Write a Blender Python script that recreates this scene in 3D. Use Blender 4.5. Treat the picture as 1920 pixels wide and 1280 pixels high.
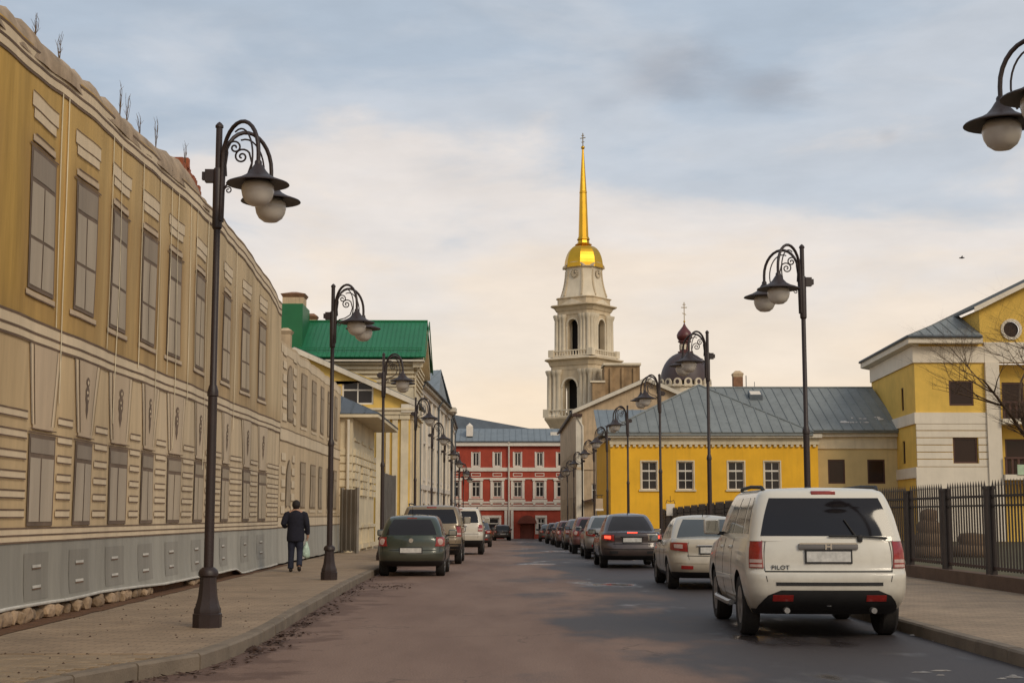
import bpy, bmesh, math, random
from mathutils import Vector, Matrix
random.seed(7)
R = math.radians
scene = bpy.context.scene
for o in list(bpy.data.objects): bpy.data.objects.remove(o)
COL = scene.collection

# ---------------------------------------------------------------- camera
F = 2700.0                       # focal length in photo pixels (photo 1920 x 1280)
CAMZ = 1.5
PITCH = math.atan(325.0/F)
YAW = 15.0*math.cos(PITCH)/F     # street runs along +Y and vanishes at photo pixel (945, 965)
cam_d = bpy.data.cameras.new('camera'); cam = bpy.data.objects.new('camera', cam_d); COL.objects.link(cam)
cam_d.sensor_fit = 'HORIZONTAL'; cam_d.sensor_width = 36.0; cam_d.lens = 36.0*F/1920.0
cam_d.clip_start = 0.1; cam_d.clip_end = 5000
cam.location = (0, 0, CAMZ); cam.rotation_euler = (math.pi/2 + PITCH, 0, -YAW)
scene.camera = cam

# ---------------------------------------------------------------- world: hazy evening overcast over a Nishita sky
SUN_EL, SUN_AZ = R(34), R(145)   # azimuth measured clockwise from +Y
w = bpy.data.worlds.new('World'); scene.world = w; w.use_nodes = True
nt = w.node_tree; nt.nodes.clear()
def N(t, **k):
    n = nt.nodes.new(t)
    for a, b in k.items(): setattr(n, a, b)
    return n
wo = N('ShaderNodeOutputWorld'); bg = N('ShaderNodeBackground'); bg.inputs['Strength'].default_value = 0.1
sky = N('ShaderNodeTexSky', sky_type='NISHITA'); sky.sun_disc = False; sky.sun_elevation = SUN_EL; sky.sun_rotation = SUN_AZ
tc = N('ShaderNodeTexCoord'); sep = N('ShaderNodeSeparateXYZ'); nt.links.new(tc.outputs['Generated'], sep.inputs[0])
ramp = N('ShaderNodeValToRGB'); cr = ramp.color_ramp; cr.interpolation = 'EASE'
stops = [(0.0, (.68,.515,.36)), (.05, (.71,.555,.40)), (.11, (.67,.565,.46)), (.175, (.61,.555,.51)), (.24, (.43,.455,.49)), (.32, (.34,.39,.45)), (1.0, (.40,.41,.43))]
while len(cr.elements) < len(stops): cr.elements.new(.5)
for e, (p, c) in zip(cr.elements, stops): e.position = p; e.color = (*c, 1)
mp = N('ShaderNodeMapping'); mp.inputs['Scale'].default_value = (2.6, 2.6, 8.0); mp.inputs['Rotation'].default_value = (.10, .12, 0)
nt.links.new(tc.outputs['Generated'], mp.inputs['Vector'])
nz = N('ShaderNodeTexNoise'); nz.inputs['Scale'].default_value = 2.1; nz.inputs['Detail'].default_value = 7; nz.inputs['Roughness'].default_value = .52; nz.inputs['Distortion'].default_value = .35
nt.links.new(mp.outputs[0], nz.inputs['Vector'])
# the cloud sheet's ragged edge: noise shifts the elevation at which cream turns to blue-grey
ma = N('ShaderNodeMath', operation='MULTIPLY_ADD'); ma.inputs[1].default_value = .34; ma.inputs[2].default_value = -.155
nt.links.new(nz.outputs['Fac'], ma.inputs[0])
mz = N('ShaderNodeMath', operation='MULTIPLY'); nt.links.new(ma.outputs[0], mz.inputs[0])
zr = N('ShaderNodeMapRange'); zr.inputs['From Min'].default_value = .02; zr.inputs['From Max'].default_value = .22; nt.links.new(sep.outputs['Z'], zr.inputs['Value'])
nt.links.new(zr.outputs[0], mz.inputs[1])
ad = N('ShaderNodeMath', operation='SUBTRACT'); nt.links.new(sep.outputs['Z'], ad.inputs[0]); nt.links.new(mz.outputs[0], ad.inputs[1])
nt.links.new(ad.outputs[0], ramp.inputs[0])
# fine cloud mottling
nz2 = N('ShaderNodeTexNoise'); nz2.inputs['Scale'].default_value = 5.0; nz2.inputs['Detail'].default_value = 6; nz2.inputs['Roughness'].default_value = .6
mp2 = N('ShaderNodeMapping'); mp2.inputs['Scale'].default_value = (2.2, 2.2, 7.0); nt.links.new(tc.outputs['Generated'], mp2.inputs['Vector']); nt.links.new(mp2.outputs[0], nz2.inputs['Vector'])
mr = N('ShaderNodeMapRange'); mr.inputs['From Min'].default_value = .3; mr.inputs['From Max'].default_value = .7; mr.inputs['To Min'].default_value = .93; mr.inputs['To Max'].default_value = 1.06
nt.links.new(nz2.outputs['Fac'], mr.inputs['Value'])
mul = N('ShaderNodeVectorMath', operation='SCALE'); nt.links.new(ramp.outputs[0], mul.inputs[0]); nt.links.new(mr.outputs[0], mul.inputs['Scale'])
last = mul.outputs[0]
def raydir(px, py):
    f = Vector((math.sin(YAW)*math.cos(PITCH), math.cos(YAW)*math.cos(PITCH), math.sin(PITCH)))
    r = Vector((math.cos(YAW), -math.sin(YAW), 0)); u = r.cross(f)
    return f*F + r*(px-960) + u*(640-py)
# a few separate dark cloudlets drifting at their own places in the sky
for (cx, cy, sx, sz, amt) in [(1265,135,.050,.022,.42), (1440,172,.034,.018,.42), (1660,255,.008,.006,.16), (1130,190,.02,.008,.14)]:
    d = raydir(cx, cy).normalized()
    sub = N('ShaderNodeVectorMath', operation='SUBTRACT'); nt.links.new(tc.outputs['Generated'], sub.inputs[0]); sub.inputs[1].default_value = d
    sc = N('ShaderNodeVectorMath', operation='MULTIPLY'); nt.links.new(sub.outputs[0], sc.inputs[0]); sc.inputs[1].default_value = (1/sx, 1/sx, 1/sz)
    jit = N('ShaderNodeVectorMath', operation='SCALE'); nt.links.new(nz2.outputs['Color'], jit.inputs[0]); jit.inputs['Scale'].default_value = 1.7
    sm = N('ShaderNodeVectorMath', operation='ADD'); nt.links.new(sc.outputs[0], sm.inputs[0]); nt.links.new(jit.outputs[0], sm.inputs[1])
    off = N('ShaderNodeVectorMath', operation='SUBTRACT'); nt.links.new(sm.outputs[0], off.inputs[0]); off.inputs[1].default_value = (.85,.85,.85)
    ln = N('ShaderNodeVectorMath', operation='LENGTH'); nt.links.new(off.outputs[0], ln.inputs[0])
    m2 = N('ShaderNodeMapRange', interpolation_type='SMOOTHSTEP'); m2.inputs['From Min'].default_value = .1; m2.inputs['From Max'].default_value = 1.25; m2.inputs['To Min'].default_value = amt; m2.inputs['To Max'].default_value = 0
    nt.links.new(ln.outputs['Value'], m2.inputs['Value'])
    mx = N('ShaderNodeMixRGB'); mx.inputs[2].default_value = (.20,.19,.20,1)
    nt.links.new(m2.outputs[0], mx.inputs[0]); nt.links.new(last, mx.inputs[1]); last = mx.outputs[0]
up = N('ShaderNodeVectorMath', operation='SCALE'); up.inputs['Scale'].default_value = 10.0; nt.links.new(last, up.inputs[0])
mixs = N('ShaderNodeMixRGB'); mixs.inputs[0].default_value = .90     # thin cloud sheet: a tenth of the clear sky shines through
nt.links.new(sky.outputs[0], mixs.inputs[1]); nt.links.new(up.outputs[0], mixs.inputs[2])
nt.links.new(mixs.outputs[0], bg.inputs['Color']); nt.links.new(bg.outputs[0], wo.inputs[0])

# ---------------------------------------------------------------- sun (veiled, low, behind the viewer's right shoulder)
sd = bpy.data.lights.new('sun', 'SUN'); sun = bpy.data.objects.new('sun', sd); COL.objects.link(sun)
sd.energy = 1.10; sd.angle = R(20); sd.color = (1, .86, .66)
sv = Vector((math.sin(SUN_AZ)*math.cos(SUN_EL), math.cos(SUN_AZ)*math.cos(SUN_EL), math.sin(SUN_EL)))
sun.rotation_euler = (-sv).to_track_quat('-Z', 'Y').to_euler(); sun.location = (0, -20, 40)

vs = scene.view_settings; vs.view_transform = 'Standard'; vs.look = 'None'; vs.exposure = 0.46; vs.gamma = 1.0; vs.use_curve_mapping = False
scene.render.engine = 'CYCLES'; scene.cycles.max_bounces = 6

# ---------------------------------------------------------------- geometry helpers
def P(px, py, Y=None, X=None, Z=None):
    """photo pixel -> world point on the plane Y=, X= or Z="""
    v = raydir(px, py)
    t = (Y/v.y) if Y is not None else (X/v.x) if X is not None else ((Z-CAMZ)/v.z)
    return Vector((0, 0, CAMZ)) + v*t
def gz(Y):
    return 0.0 if Y < 50 else -.011*(Y-50)**2/((Y-50)+6.0)
def pchip(pts):
    xs = [p[0] for p in pts]; ys = [p[1] for p in pts]; n = len(xs)
    h = [xs[i+1]-xs[i] for i in range(n-1)]; d = [(ys[i+1]-ys[i])/h[i] for i in range(n-1)]
    m = [d[0]] + [0 if d[i-1]*d[i] <= 0 else 2*d[i-1]*d[i]/(d[i-1]+d[i]) for i in range(1, n-1)] + [d[-1]]
    def f(x):
        if x <= xs[0]: return ys[0]
        if x >= xs[-1]: return ys[-1]
        i = 0
        while x > xs[i+1]: i += 1
        t = (x-xs[i])/h[i]
        return (ys[i]*(1+2*t)*(1-t)**2 + h[i]*m[i]*t*(1-t)**2 + ys[i+1]*t*t*(3-2*t) + h[i]*m[i+1]*t*t*(t-1))
    return f
def lin(pts):
    def f(x):
        if x <= pts[0][0]: return pts[0][1]
        for (a, b), (c, d) in zip(pts, pts[1:]):
            if x <= c: return b+(d-b)*(x-a)/(c-a)
        return pts[-1][1]
    return f

def root_loc(p):
    while p.parent: p = p.parent
    return p.location.copy()
def mesh_obj(name, verts, faces, mat, parent=None, smooth=None, mi=None, local=False):
    me = bpy.data.meshes.new(name)
    off = root_loc(parent) if (parent and not local) else Vector((0,0,0))
    me.from_pydata([(v[0]-off.x, v[1]-off.y, v[2]-off.z) for v in verts], [], faces)
    bm = bmesh.new(); bm.from_mesh(me); bmesh.ops.recalc_face_normals(bm, faces=bm.faces); bm.to_mesh(me); bm.free()
    for m_ in (mat if isinstance(mat, (list, tuple)) else [mat]): me.materials.append(m_)
    if mi:
        for p, i in zip(me.polygons, mi): p.material_index = i
    if smooth is not None:
        for p in me.polygons: p.use_smooth = True
        me.set_sharp_from_angle(angle=R(smooth))
    o = bpy.data.objects.new(name, me); COL.objects.link(o)
    if parent: o.parent = parent
    return o
class MB:
    def __init__(s): s.v = []; s.f = []
    def add(s, vs, fs):
        b = len(s.v); s.v += [tuple(v) for v in vs]; s.f += [tuple(i+b for i in f) for f in fs]; return s
    def box(s, x0, x1, y0, y1, z0, z1):
        return s.add([(x0,y0,z0),(x1,y0,z0),(x1,y1,z0),(x0,y1,z0),(x0,y0,z1),(x1,y0,z1),(x1,y1,z1),(x0,y1,z1)],
                     [(0,3,2,1),(4,5,6,7),(0,1,5,4),(1,2,6,5),(2,3,7,6),(3,0,4,7)])
    def hexa(s, p):   # 8 points, bottom four then top four
        return s.add(p, [(0,3,2,1),(4,5,6,7),(0,1,5,4),(1,2,6,5),(2,3,7,6),(3,0,4,7)])
    def poly(s, pts): return s.add(pts, [tuple(range(len(pts)))])
    def prism(s, pts, vec):
        vec = Vector(vec); n = len(pts); a = [Vector(p) for p in pts]; b = [p+vec for p in a]
        return s.add(a+b, [tuple(range(n))[::-1], tuple(range(n, 2*n))] + [(i, (i+1) % n, n+(i+1) % n, n+i) for i in range(n)])
    def tube(s, pts, r, n=8, caps=True):
        pts = [Vector(p) for p in pts]; k = len(pts); vs = []; fs = []
        up = None
        for i, p in enumerate(pts):
            t = (pts[min(i+1, k-1)]-pts[max(i-1, 0)]).normalized()
            if up is None:
                up = Vector((0,0,1)) if abs(t.z) < .9 else Vector((1,0,0))
            a = t.cross(up)
            if a.length < 1e-5: a = t.cross(Vector((0,1,0)))
            a.normalize(); b = t.cross(a).normalized(); up = -b if False else up
            up = a.cross(t)
            ri = r[i] if isinstance(r, (list, tuple)) else r
            vs += [p + (a*math.cos(2*math.pi*j/n) + b*math.sin(2*math.pi*j/n))*ri for j in range(n)]
        for i in range(k-1):
            for j in range(n): fs.append((i*n+j, i*n+(j+1) % n, (i+1)*n+(j+1) % n, (i+1)*n+j))
        if caps: fs.append(tuple(range(n))[::-1]); fs.append(tuple(range((k-1)*n, k*n)))
        return s.add(vs, fs)
    def lathe(s, prof, c=(0,0,0), n=16, sx=1, sy=1, rot=0, axis='z'):
        vs = []; fs = []; k = len(prof)
        for (r, z) in prof:
            for j in range(n):
                a = 2*math.pi*j/n+rot; x, y = r*math.cos(a)*sx, r*math.sin(a)*sy
                vs.append((c[0]+x, c[1]+y, c[2]+z) if axis == 'z' else (c[0]+z, c[1]+x, c[2]+y))
        for i in range(k-1):
            for j in range(n): fs.append((i*n+j, i*n+(j+1) % n, (i+1)*n+(j+1) % n, (i+1)*n+j))
        fs.append(tuple(range(n))[::-1]); fs.append(tuple(range((k-1)*n, k*n)))
        return s.add(vs, fs)
    def build(s, name, mat, parent=None, smooth=None, local=False):
        return mesh_obj(name, s.v, s.f, mat, parent, smooth, None, local)
def ball(r, n=12, k=7, sz=1.0, z=0):
    return [(max(r*math.sin(math.pi*i/k), .001), z - r*sz*math.cos(math.pi*i/k)) for i in range(k+1)]
def tag(o, label, cat, group=None):
    o['label'] = label; o['category'] = cat
    if group: o['group'] = group
    return o
def thing(name, label, cat, loc=(0,0,0), group=None):
    o = bpy.data.objects.new(name, None); COL.objects.link(o); o.location = loc; o.empty_display_size = .3
    return tag(o, label, cat, group)
def struct(o, kind='structure'): o['kind'] = kind; return o
def copy_tree(o, parent=None):
    c = o.copy(); COL.objects.link(c); c.parent = parent
    for ch in list(o.children): copy_tree(ch, c)
    return c
def dup(o, loc, rz, label=None, group=None):
    c = copy_tree(o); c.location = loc; c.rotation_euler = (0, 0, rz)
    if label: c['label'] = label
    if group: c['group'] = group
    return c
class Fr:       # a vertical wall plane: u runs along it, n points out of it
    def __init__(s, o, u, n): s.o = Vector(o); s.u = Vector(u).normalized(); s.n = Vector(n).normalized()
    def p(s, u, z, d=0): return s.o + s.u*u + s.n*d + Vector((0,0,z))
    def box(s, m, u0, u1, z0, z1, d0, d1):
        return m.hexa([s.p(u0,z0,d0), s.p(u1,z0,d0), s.p(u1,z0,d1), s.p(u0,z0,d1), s.p(u0,z1,d0), s.p(u1,z1,d0), s.p(u1,z1,d1), s.p(u0,z1,d1)])
    def prism(s, m, uz, d0, d1): return m.prism([s.p(u, z, d0) for u, z in uz], s.n*(d1-d0))
def wall(m, fr, u0, u1, z0, z1, holes=(), reveal=.16):
    us = sorted(set([u0,u1]+[h[0] for h in holes]+[h[1] for h in holes])); zs = sorted(set([z0,z1]+[h[2] for h in holes]+[h[3] for h in holes]))
    for a, b in zip(us, us[1:]):
        for c, d in zip(zs, zs[1:]):
            mu, mz_ = (a+b)/2, (c+d)/2
            if any(h[0] < mu < h[1] and h[2] < mz_ < h[3] for h in holes): continue
            m.poly([fr.p(a,c), fr.p(b,c), fr.p(b,d), fr.p(a,d)])
    for h in holes:
        c = [(h[0],h[2]),(h[1],h[2]),(h[1],h[3]),(h[0],h[3])]
        for i in range(4):
            a, b = c[i], c[(i+1) % 4]; m.poly([fr.p(*a), fr.p(*b), fr.p(b[0],b[1],-reveal), fr.p(a[0],a[1],-reveal)])
def window(parent, fr, h, mf, mg, fw=.07, cols=2, rows=(.66,), depth=.10, sill=None, name='window', ms=None):
    u0, u1, z0, z1 = h; m = MB(); d0, d1 = -depth-.05, -depth+.01
    fr.box(m, u0, u0+fw, z0, z1, d0, d1); fr.box(m, u1-fw, u1, z0, z1, d0, d1)
    fr.box(m, u0+fw, u1-fw, z0, z0+fw, d0, d1); fr.box(m, u0+fw, u1-fw, z1-fw, z1, d0, d1)
    for i in range(1, cols):
        u = u0+(u1-u0)*i/cols; fr.box(m, u-fw*.35, u+fw*.35, z0+fw, z1-fw, d0, d1-.008)
    for q in rows:
        z = z0+(z1-z0)*q; fr.box(m, u0+fw, u1-fw, z-fw*.4, z+fw*.4, d0, d1-.004)
    o = m.build(name, mf, parent)
    g = MB(); g.poly([fr.p(u0,z0,-depth-.03), fr.p(u1,z0,-depth-.03), fr.p(u1,z1,-depth-.03), fr.p(u0,z1,-depth-.03)]); g.build('pane', mg, o)
    if sill: s_ = MB(); fr.box(s_, u0-sill, u1+sill, z0-.10, z0-.003, -.02, .09); s_.build('sill', ms or mf, o)
    return o

# ---------------------------------------------------------------- materials
MATS = {}
def mat(name, c, rough=.85, metal=0, var=.18, vs=.8, bump=.25, bs=30, stain=0, stain_c=(.08,.06,.04), coat=0, spec=.4, emit=None, trans=0, rnd=0, streak=(9,9,.7)):
    if name in MATS: return MATS[name]
    m = bpy.data.materials.new(name); m.use_nodes = True; t = m.node_tree; L = t.links; b = t.nodes['Principled BSDF']
    def n(ty, **k):
        q = t.nodes.new(ty)
        for a_, b_ in k.items(): setattr(q, a_, b_)
        return q
    b.inputs['Roughness'].default_value = rough; b.inputs['Metallic'].default_value = metal
    b.inputs['Specular IOR Level'].default_value = spec; b.inputs['Coat Weight'].default_value = coat; b.inputs['Coat Roughness'].default_value = .08
    if trans: b.inputs['Transmission Weight'].default_value = trans
    if emit: b.inputs['Emission Color'].default_value = (*emit[0], 1); b.inputs['Emission Strength'].default_value = emit[1]
    g = n('ShaderNodeNewGeometry'); col = None
    rgb = n('ShaderNodeRGB'); rgb.outputs[0].default_value = (*c, 1); col = rgb.outputs[0]
    if var:
        x = n('ShaderNodeTexNoise'); x.inputs['Scale'].default_value = vs; x.inputs['Detail'].default_value = 6; x.inputs['Roughness'].default_value = .62
        L.new(g.outputs['Position'], x.inputs['Vector'])
        r_ = n('ShaderNodeMapRange'); r_.inputs['From Min'].default_value = .28; r_.inputs['From Max'].default_value = .72; r_.inputs['To Min'].default_value = 1-var; r_.inputs['To Max'].default_value = 1+var
        L.new(x.outputs['Fac'], r_.inputs['Value'])
        s_ = n('ShaderNodeVectorMath', operation='SCALE'); L.new(col, s_.inputs[0]); L.new(r_.outputs[0], s_.inputs['Scale']); col = s_.outputs[0]
    if rnd:
        oi = n('ShaderNodeObjectInfo'); r_ = n('ShaderNodeMapRange'); r_.inputs['To Min'].default_value = 1-rnd; r_.inputs['To Max'].default_value = 1+rnd; L.new(oi.outputs['Random'], r_.inputs['Value'])
        s_ = n('ShaderNodeVectorMath', operation='SCALE'); L.new(col, s_.inputs[0]); L.new(r_.outputs[0], s_.inputs['Scale']); col = s_.outputs[0]
    if stain:
        mp_ = n('ShaderNodeMapping'); mp_.inputs['Scale'].default_value = streak; L.new(g.outputs['Position'], mp_.inputs['Vector'])
        x = n('ShaderNodeTexNoise'); x.inputs['Scale'].default_value = .55; x.inputs['Detail'].default_value = 5; x.inputs['Roughness'].default_value = .6; L.new(mp_.outputs[0], x.inputs['Vector'])
        r_ = n('ShaderNodeMapRange'); r_.inputs['From Min'].default_value = .5; r_.inputs['From Max'].default_value = .78; r_.inputs['To Max'].default_value = stain; L.new(x.outputs['Fac'], r_.inputs['Value'])
        mx_ = n('ShaderNodeMixRGB'); mx_.inputs[2].default_value = (*stain_c, 1); L.new(r_.outputs[0], mx_.inputs[0]); L.new(col, mx_.inputs[1]); col = mx_.outputs[0]
    L.new(col, b.inputs['Base Color'])
    if bump:
        x = n('ShaderNodeTexNoise'); x.inputs['Scale'].default_value = bs; x.inputs['Detail'].default_value = 4; L.new(g.outputs['Position'], x.inputs['Vector'])
        bp = n('ShaderNodeBump'); bp.inputs['Strength'].default_value = bump; bp.inputs['Distance'].default_value = .02; L.new(x.outputs['Fac'], bp.inputs['Height']); L.new(bp.outputs[0], b.inputs['Normal'])
    MATS[name] = m; m['_'] = 1
    return m
# plasters, paints, metals
m_white = mat('white plaster', (.62,.56,.46), stain=.35, stain_c=(.30,.25,.20))
m_cream = mat('cream plaster', (.63,.54,.38), stain=.3, stain_c=(.28,.22,.14))
m_yellow = mat('yellow plaster', (.78,.42,.026), var=.13, stain=.22, stain_c=(.42,.23,.03), vs=.5)
m_yellow2 = mat('muted yellow plaster', (.68,.46,.12), var=.12, stain=.2, stain_c=(.33,.23,.09))
m_pale = mat('pale buff plaster', (.60,.46,.22), var=.10, stain=.25, stain_c=(.3,.23,.13))
m_tan = mat('weathered tan plaster', (.50,.37,.235), var=.22, vs=.9, stain=.5, stain_c=(.18,.14,.10))
m_red = mat('brick red paint', (.38,.060,.033), var=.18, stain=.3, stain_c=(.15,.03,.02))
m_trim = mat('white trim paint', (.70,.63,.54), var=.08, stain=.2, stain_c=(.40,.33,.26))
m_seam = mat('grey green roof metal', (.20,.215,.21), rough=.6, metal=.0, var=.16, vs=.5, stain=.45, stain_c=(.08,.09,.09), bump=.06, bs=6)
m_roofdark = mat('dark slate roof metal', (.085,.10,.115), rough=.5, var=.2, vs=.7, stain=.3, stain_c=(.03,.03,.035), bump=.05, bs=6)
m_roofblue = mat('blue grey roof metal', (.185,.215,.235), rough=.6, var=.15, stain=.3, stain_c=(.08,.10,.12), bump=.05, bs=6)
m_green = mat('green roof paint', (.011,.155,.064), rough=.5, var=.14, vs=.6, stain=.25, stain_c=(.01,.08,.03), bump=.05, bs=8)
m_greendk = mat('dark green sheet metal', (.012,.13,.045), rough=.5, var=.12, bump=.05)
m_brickch = mat('brown chimney brick', (.24,.12,.065), var=.3, vs=5, bump=.5, bs=20)
m_glass = mat('dark window glass', (.022,.020,.022), rough=.07, var=0, bump=0, spec=.3)
m_glass2 = mat('brown tinted glass', (.030,.016,.013), rough=.10, var=0, bump=0, spec=.25)
m_wframe = mat('white window paint', (.68,.63,.55), rough=.6, var=.08, bump=.1)
m_bframe = mat('brown window frame', (.075,.030,.020), rough=.5, var=.15, bump=.1)
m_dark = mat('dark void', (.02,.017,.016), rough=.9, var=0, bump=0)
m_gold = mat('gilded metal', (.66,.38,.04), rough=.40, metal=1, var=.10, vs=.5, bump=.04, bs=3)
m_iron = mat('brown black iron', (.026,.014,.012), rough=.48, var=.25, vs=4, bump=.12, bs=60, spec=.5)
m_ironred = mat('rusty brown iron', (.060,.028,.020), rough=.55, var=.3, vs=4, bump=.15, bs=60)
m_globe = mat('milky lamp glass', (.60,.55,.49), rough=.28, var=.07, vs=6, bump=0, spec=.5, trans=.12)
m_fence = mat('fence iron', (.028,.019,.016), rough=.6, var=.25, vs=3, bump=.1)
m_plinthw = mat('brown fence plinth', (.13,.075,.045), var=.25, vs=2.5, bump=.4, bs=25, stain=.3)
m_kerb = mat('granite kerb', (.185,.145,.105), var=.22, vs=2.5, bump=.35, bs=45, rnd=.07)
m_paver = mat('paving stone', (.265,.195,.125), var=.18, vs=3, bump=.4, bs=50, rnd=.12)
m_soil = mat('red brown soil', (.13,.060,.025), var=.35, vs=5, bump=.8, bs=18)
m_stone = mat('rubble limestone', (.31,.215,.135), var=.35, vs=6, bump=.9, bs=14, rnd=.35)
m_snow = mat('old snow', (.60,.55,.50), var=.12, vs=6, bump=.6, bs=14, rough=.7)
m_bark = mat('dark bark', (.085,.050,.028), var=.3, vs=6, bump=.7, bs=25)
m_twig = mat('dry twig', (.12,.075,.04), var=.2, bump=0)
m_grass = mat('winter grass', (.085,.070,.030), var=.35, vs=1.2, bump=.9, bs=22)
m_litter = mat('wet dead leaves', (.050,.024,.014), var=.4, vs=9, bump=.6, bs=20)
# ================================================================= SETTING: ground, road, pavements
def road_material():
    m = bpy.data.materials.new('muddy asphalt'); m.use_nodes = True; t = m.node_tree; L = t.links; b = t.nodes['Principled BSDF']
    def n(ty, **k):
        q = t.nodes.new(ty)
        for a_, b_ in k.items(): setattr(q, a_, b_)
        return q
    g = n('ShaderNodeNewGeometry'); sp = n('ShaderNodeSeparateXYZ'); L.new(g.outputs['Position'], sp.inputs[0])
    def noise(scale, det=5, vec=None, rough=.6):
        x = n('ShaderNodeTexNoise'); x.inputs['Scale'].default_value = scale; x.inputs['Detail'].default_value = det; x.inputs['Roughness'].default_value = rough
        if vec: mp_ = n('ShaderNodeMapping'); mp_.inputs['Scale'].default_value = vec; L.new(g.outputs['Position'], mp_.inputs['Vector']); L.new(mp_.outputs[0], x.inputs['Vector'])
        else: L.new(g.outputs['Position'], x.inputs['Vector'])
        return x.outputs['Fac']
    def mr(v, a, b_, c, d, smooth=True):
        x = n('ShaderNodeMapRange'); x.interpolation_type = 'SMOOTHSTEP' if smooth else 'LINEAR'
        for k, q in zip(('From Min','From Max','To Min','To Max'), (a,b_,c,d)): x.inputs[k].default_value = q
        L.new(v, x.inputs['Value']); return x.outputs[0]
    def math_(op, a, b_):
        x = n('ShaderNodeMath', operation=op)
        for i, q in enumerate((a, b_)):
            if isinstance(q, (int, float)): x.inputs[i].default_value = q
            else: L.new(q, x.inputs[i])
        return x.outputs[0]
    base = n('ShaderNodeMixRGB'); base.inputs[1].default_value = (.175,.106,.076,1); base.inputs[2].default_value = (.232,.150,.110,1)
    L.new(mr(noise(.55, 7, (1.6,.35,1)), .3, .7, 0, 1), base.inputs[0])
    # wet side: the parking lane on the right, ragged edge
    xw = math_('ADD', sp.outputs['X'], mr(noise(.28, 5, (1,.5,1)), .25, .75, -1.9, 1.9))
    wet = mr(xw, .5, 2.0, 0, 1)
    # and a drier tongue in the far middle lane
    wmix = n('ShaderNodeMixRGB'); L.new(wet, wmix.inputs[0]); L.new(base.outputs[0], wmix.inputs[1]); wmix.inputs[2].default_value = (.048,.039,.038,1)
    # dark grit along the left kerb
    kx = math_('ADD', sp.outputs['X'], mr(noise(1.3, 5, (1,.8,1)), .3, .7, -.7, .7))
    grit = mr(kx, -2.75, -2.25, .55, 0)
    gm = n('ShaderNodeMixRGB'); L.new(grit, gm.inputs[0]); L.new(wmix.outputs[0], gm.inputs[1]); gm.inputs[2].default_value = (.075,.036,.024,1)
    fine = n('ShaderNodeVectorMath', operation='SCALE'); L.new(gm.outputs[0], fine.inputs[0]); L.new(mr(noise(55, 3), .3, .7, .74, 1.24), fine.inputs['Scale'])
    vo = n('ShaderNodeTexVoronoi', feature='DISTANCE_TO_EDGE'); vo.inputs['Scale'].default_value = .42
    wob = n('ShaderNodeVectorMath', operation='MULTIPLY_ADD'); wn = n('ShaderNodeTexNoise'); wn.inputs['Scale'].default_value = 1.6; wn.inputs['Detail'].default_value = 5; L.new(g.outputs['Position'], wn.inputs['Vector']); L.new(wn.outputs['Color'], wob.inputs[0]); wob.inputs[1].default_value = (1.3,1.3,0); L.new(g.outputs['Position'], wob.inputs[2]); L.new(wob.outputs[0], vo.inputs['Vector'])
    crk = math_('MULTIPLY', mr(vo.outputs['Distance'], .0, .010, .55, 0), mr(noise(.35, 2), .45, .6, 0, 1))
    ck = n('ShaderNodeMixRGB'); L.new(crk, ck.inputs[0]); L.new(fine.outputs[0], ck.inputs[1]); ck.inputs[2].default_value = (.04,.026,.02,1); fine = ck
    L.new(fine.outputs[0], b.inputs['Base Color'])
    # puddles: smooth film inside the wet side
    pud = math_('MULTIPLY', wet, mr(noise(.42, 4, (1,.42,1)), .55, .66, 0, 1))
    rr = n('ShaderNodeMapRange'); L.new(pud, rr.inputs['Value']); rr.inputs['To Min'].default_value = .80; rr.inputs['To Max'].default_value = .30
    dry = math_('SUBTRACT', rr.outputs[0], math_('MULTIPLY', wet, .17)); L.new(dry, b.inputs['Roughness'])
    b.inputs['Specular IOR Level'].default_value = .38
    hs = math_('MULTIPLY', noise(38, 4), math_('SUBTRACT', 1.0, math_('MULTIPLY', pud, .93)))
    bp = n('ShaderNodeBump'); bp.inputs['Strength'].default_value = .35; bp.inputs['Distance'].default_value = .02; L.new(hs, bp.inputs['Height']); L.new(bp.outputs[0], b.inputs['Normal'])
    return m
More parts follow.
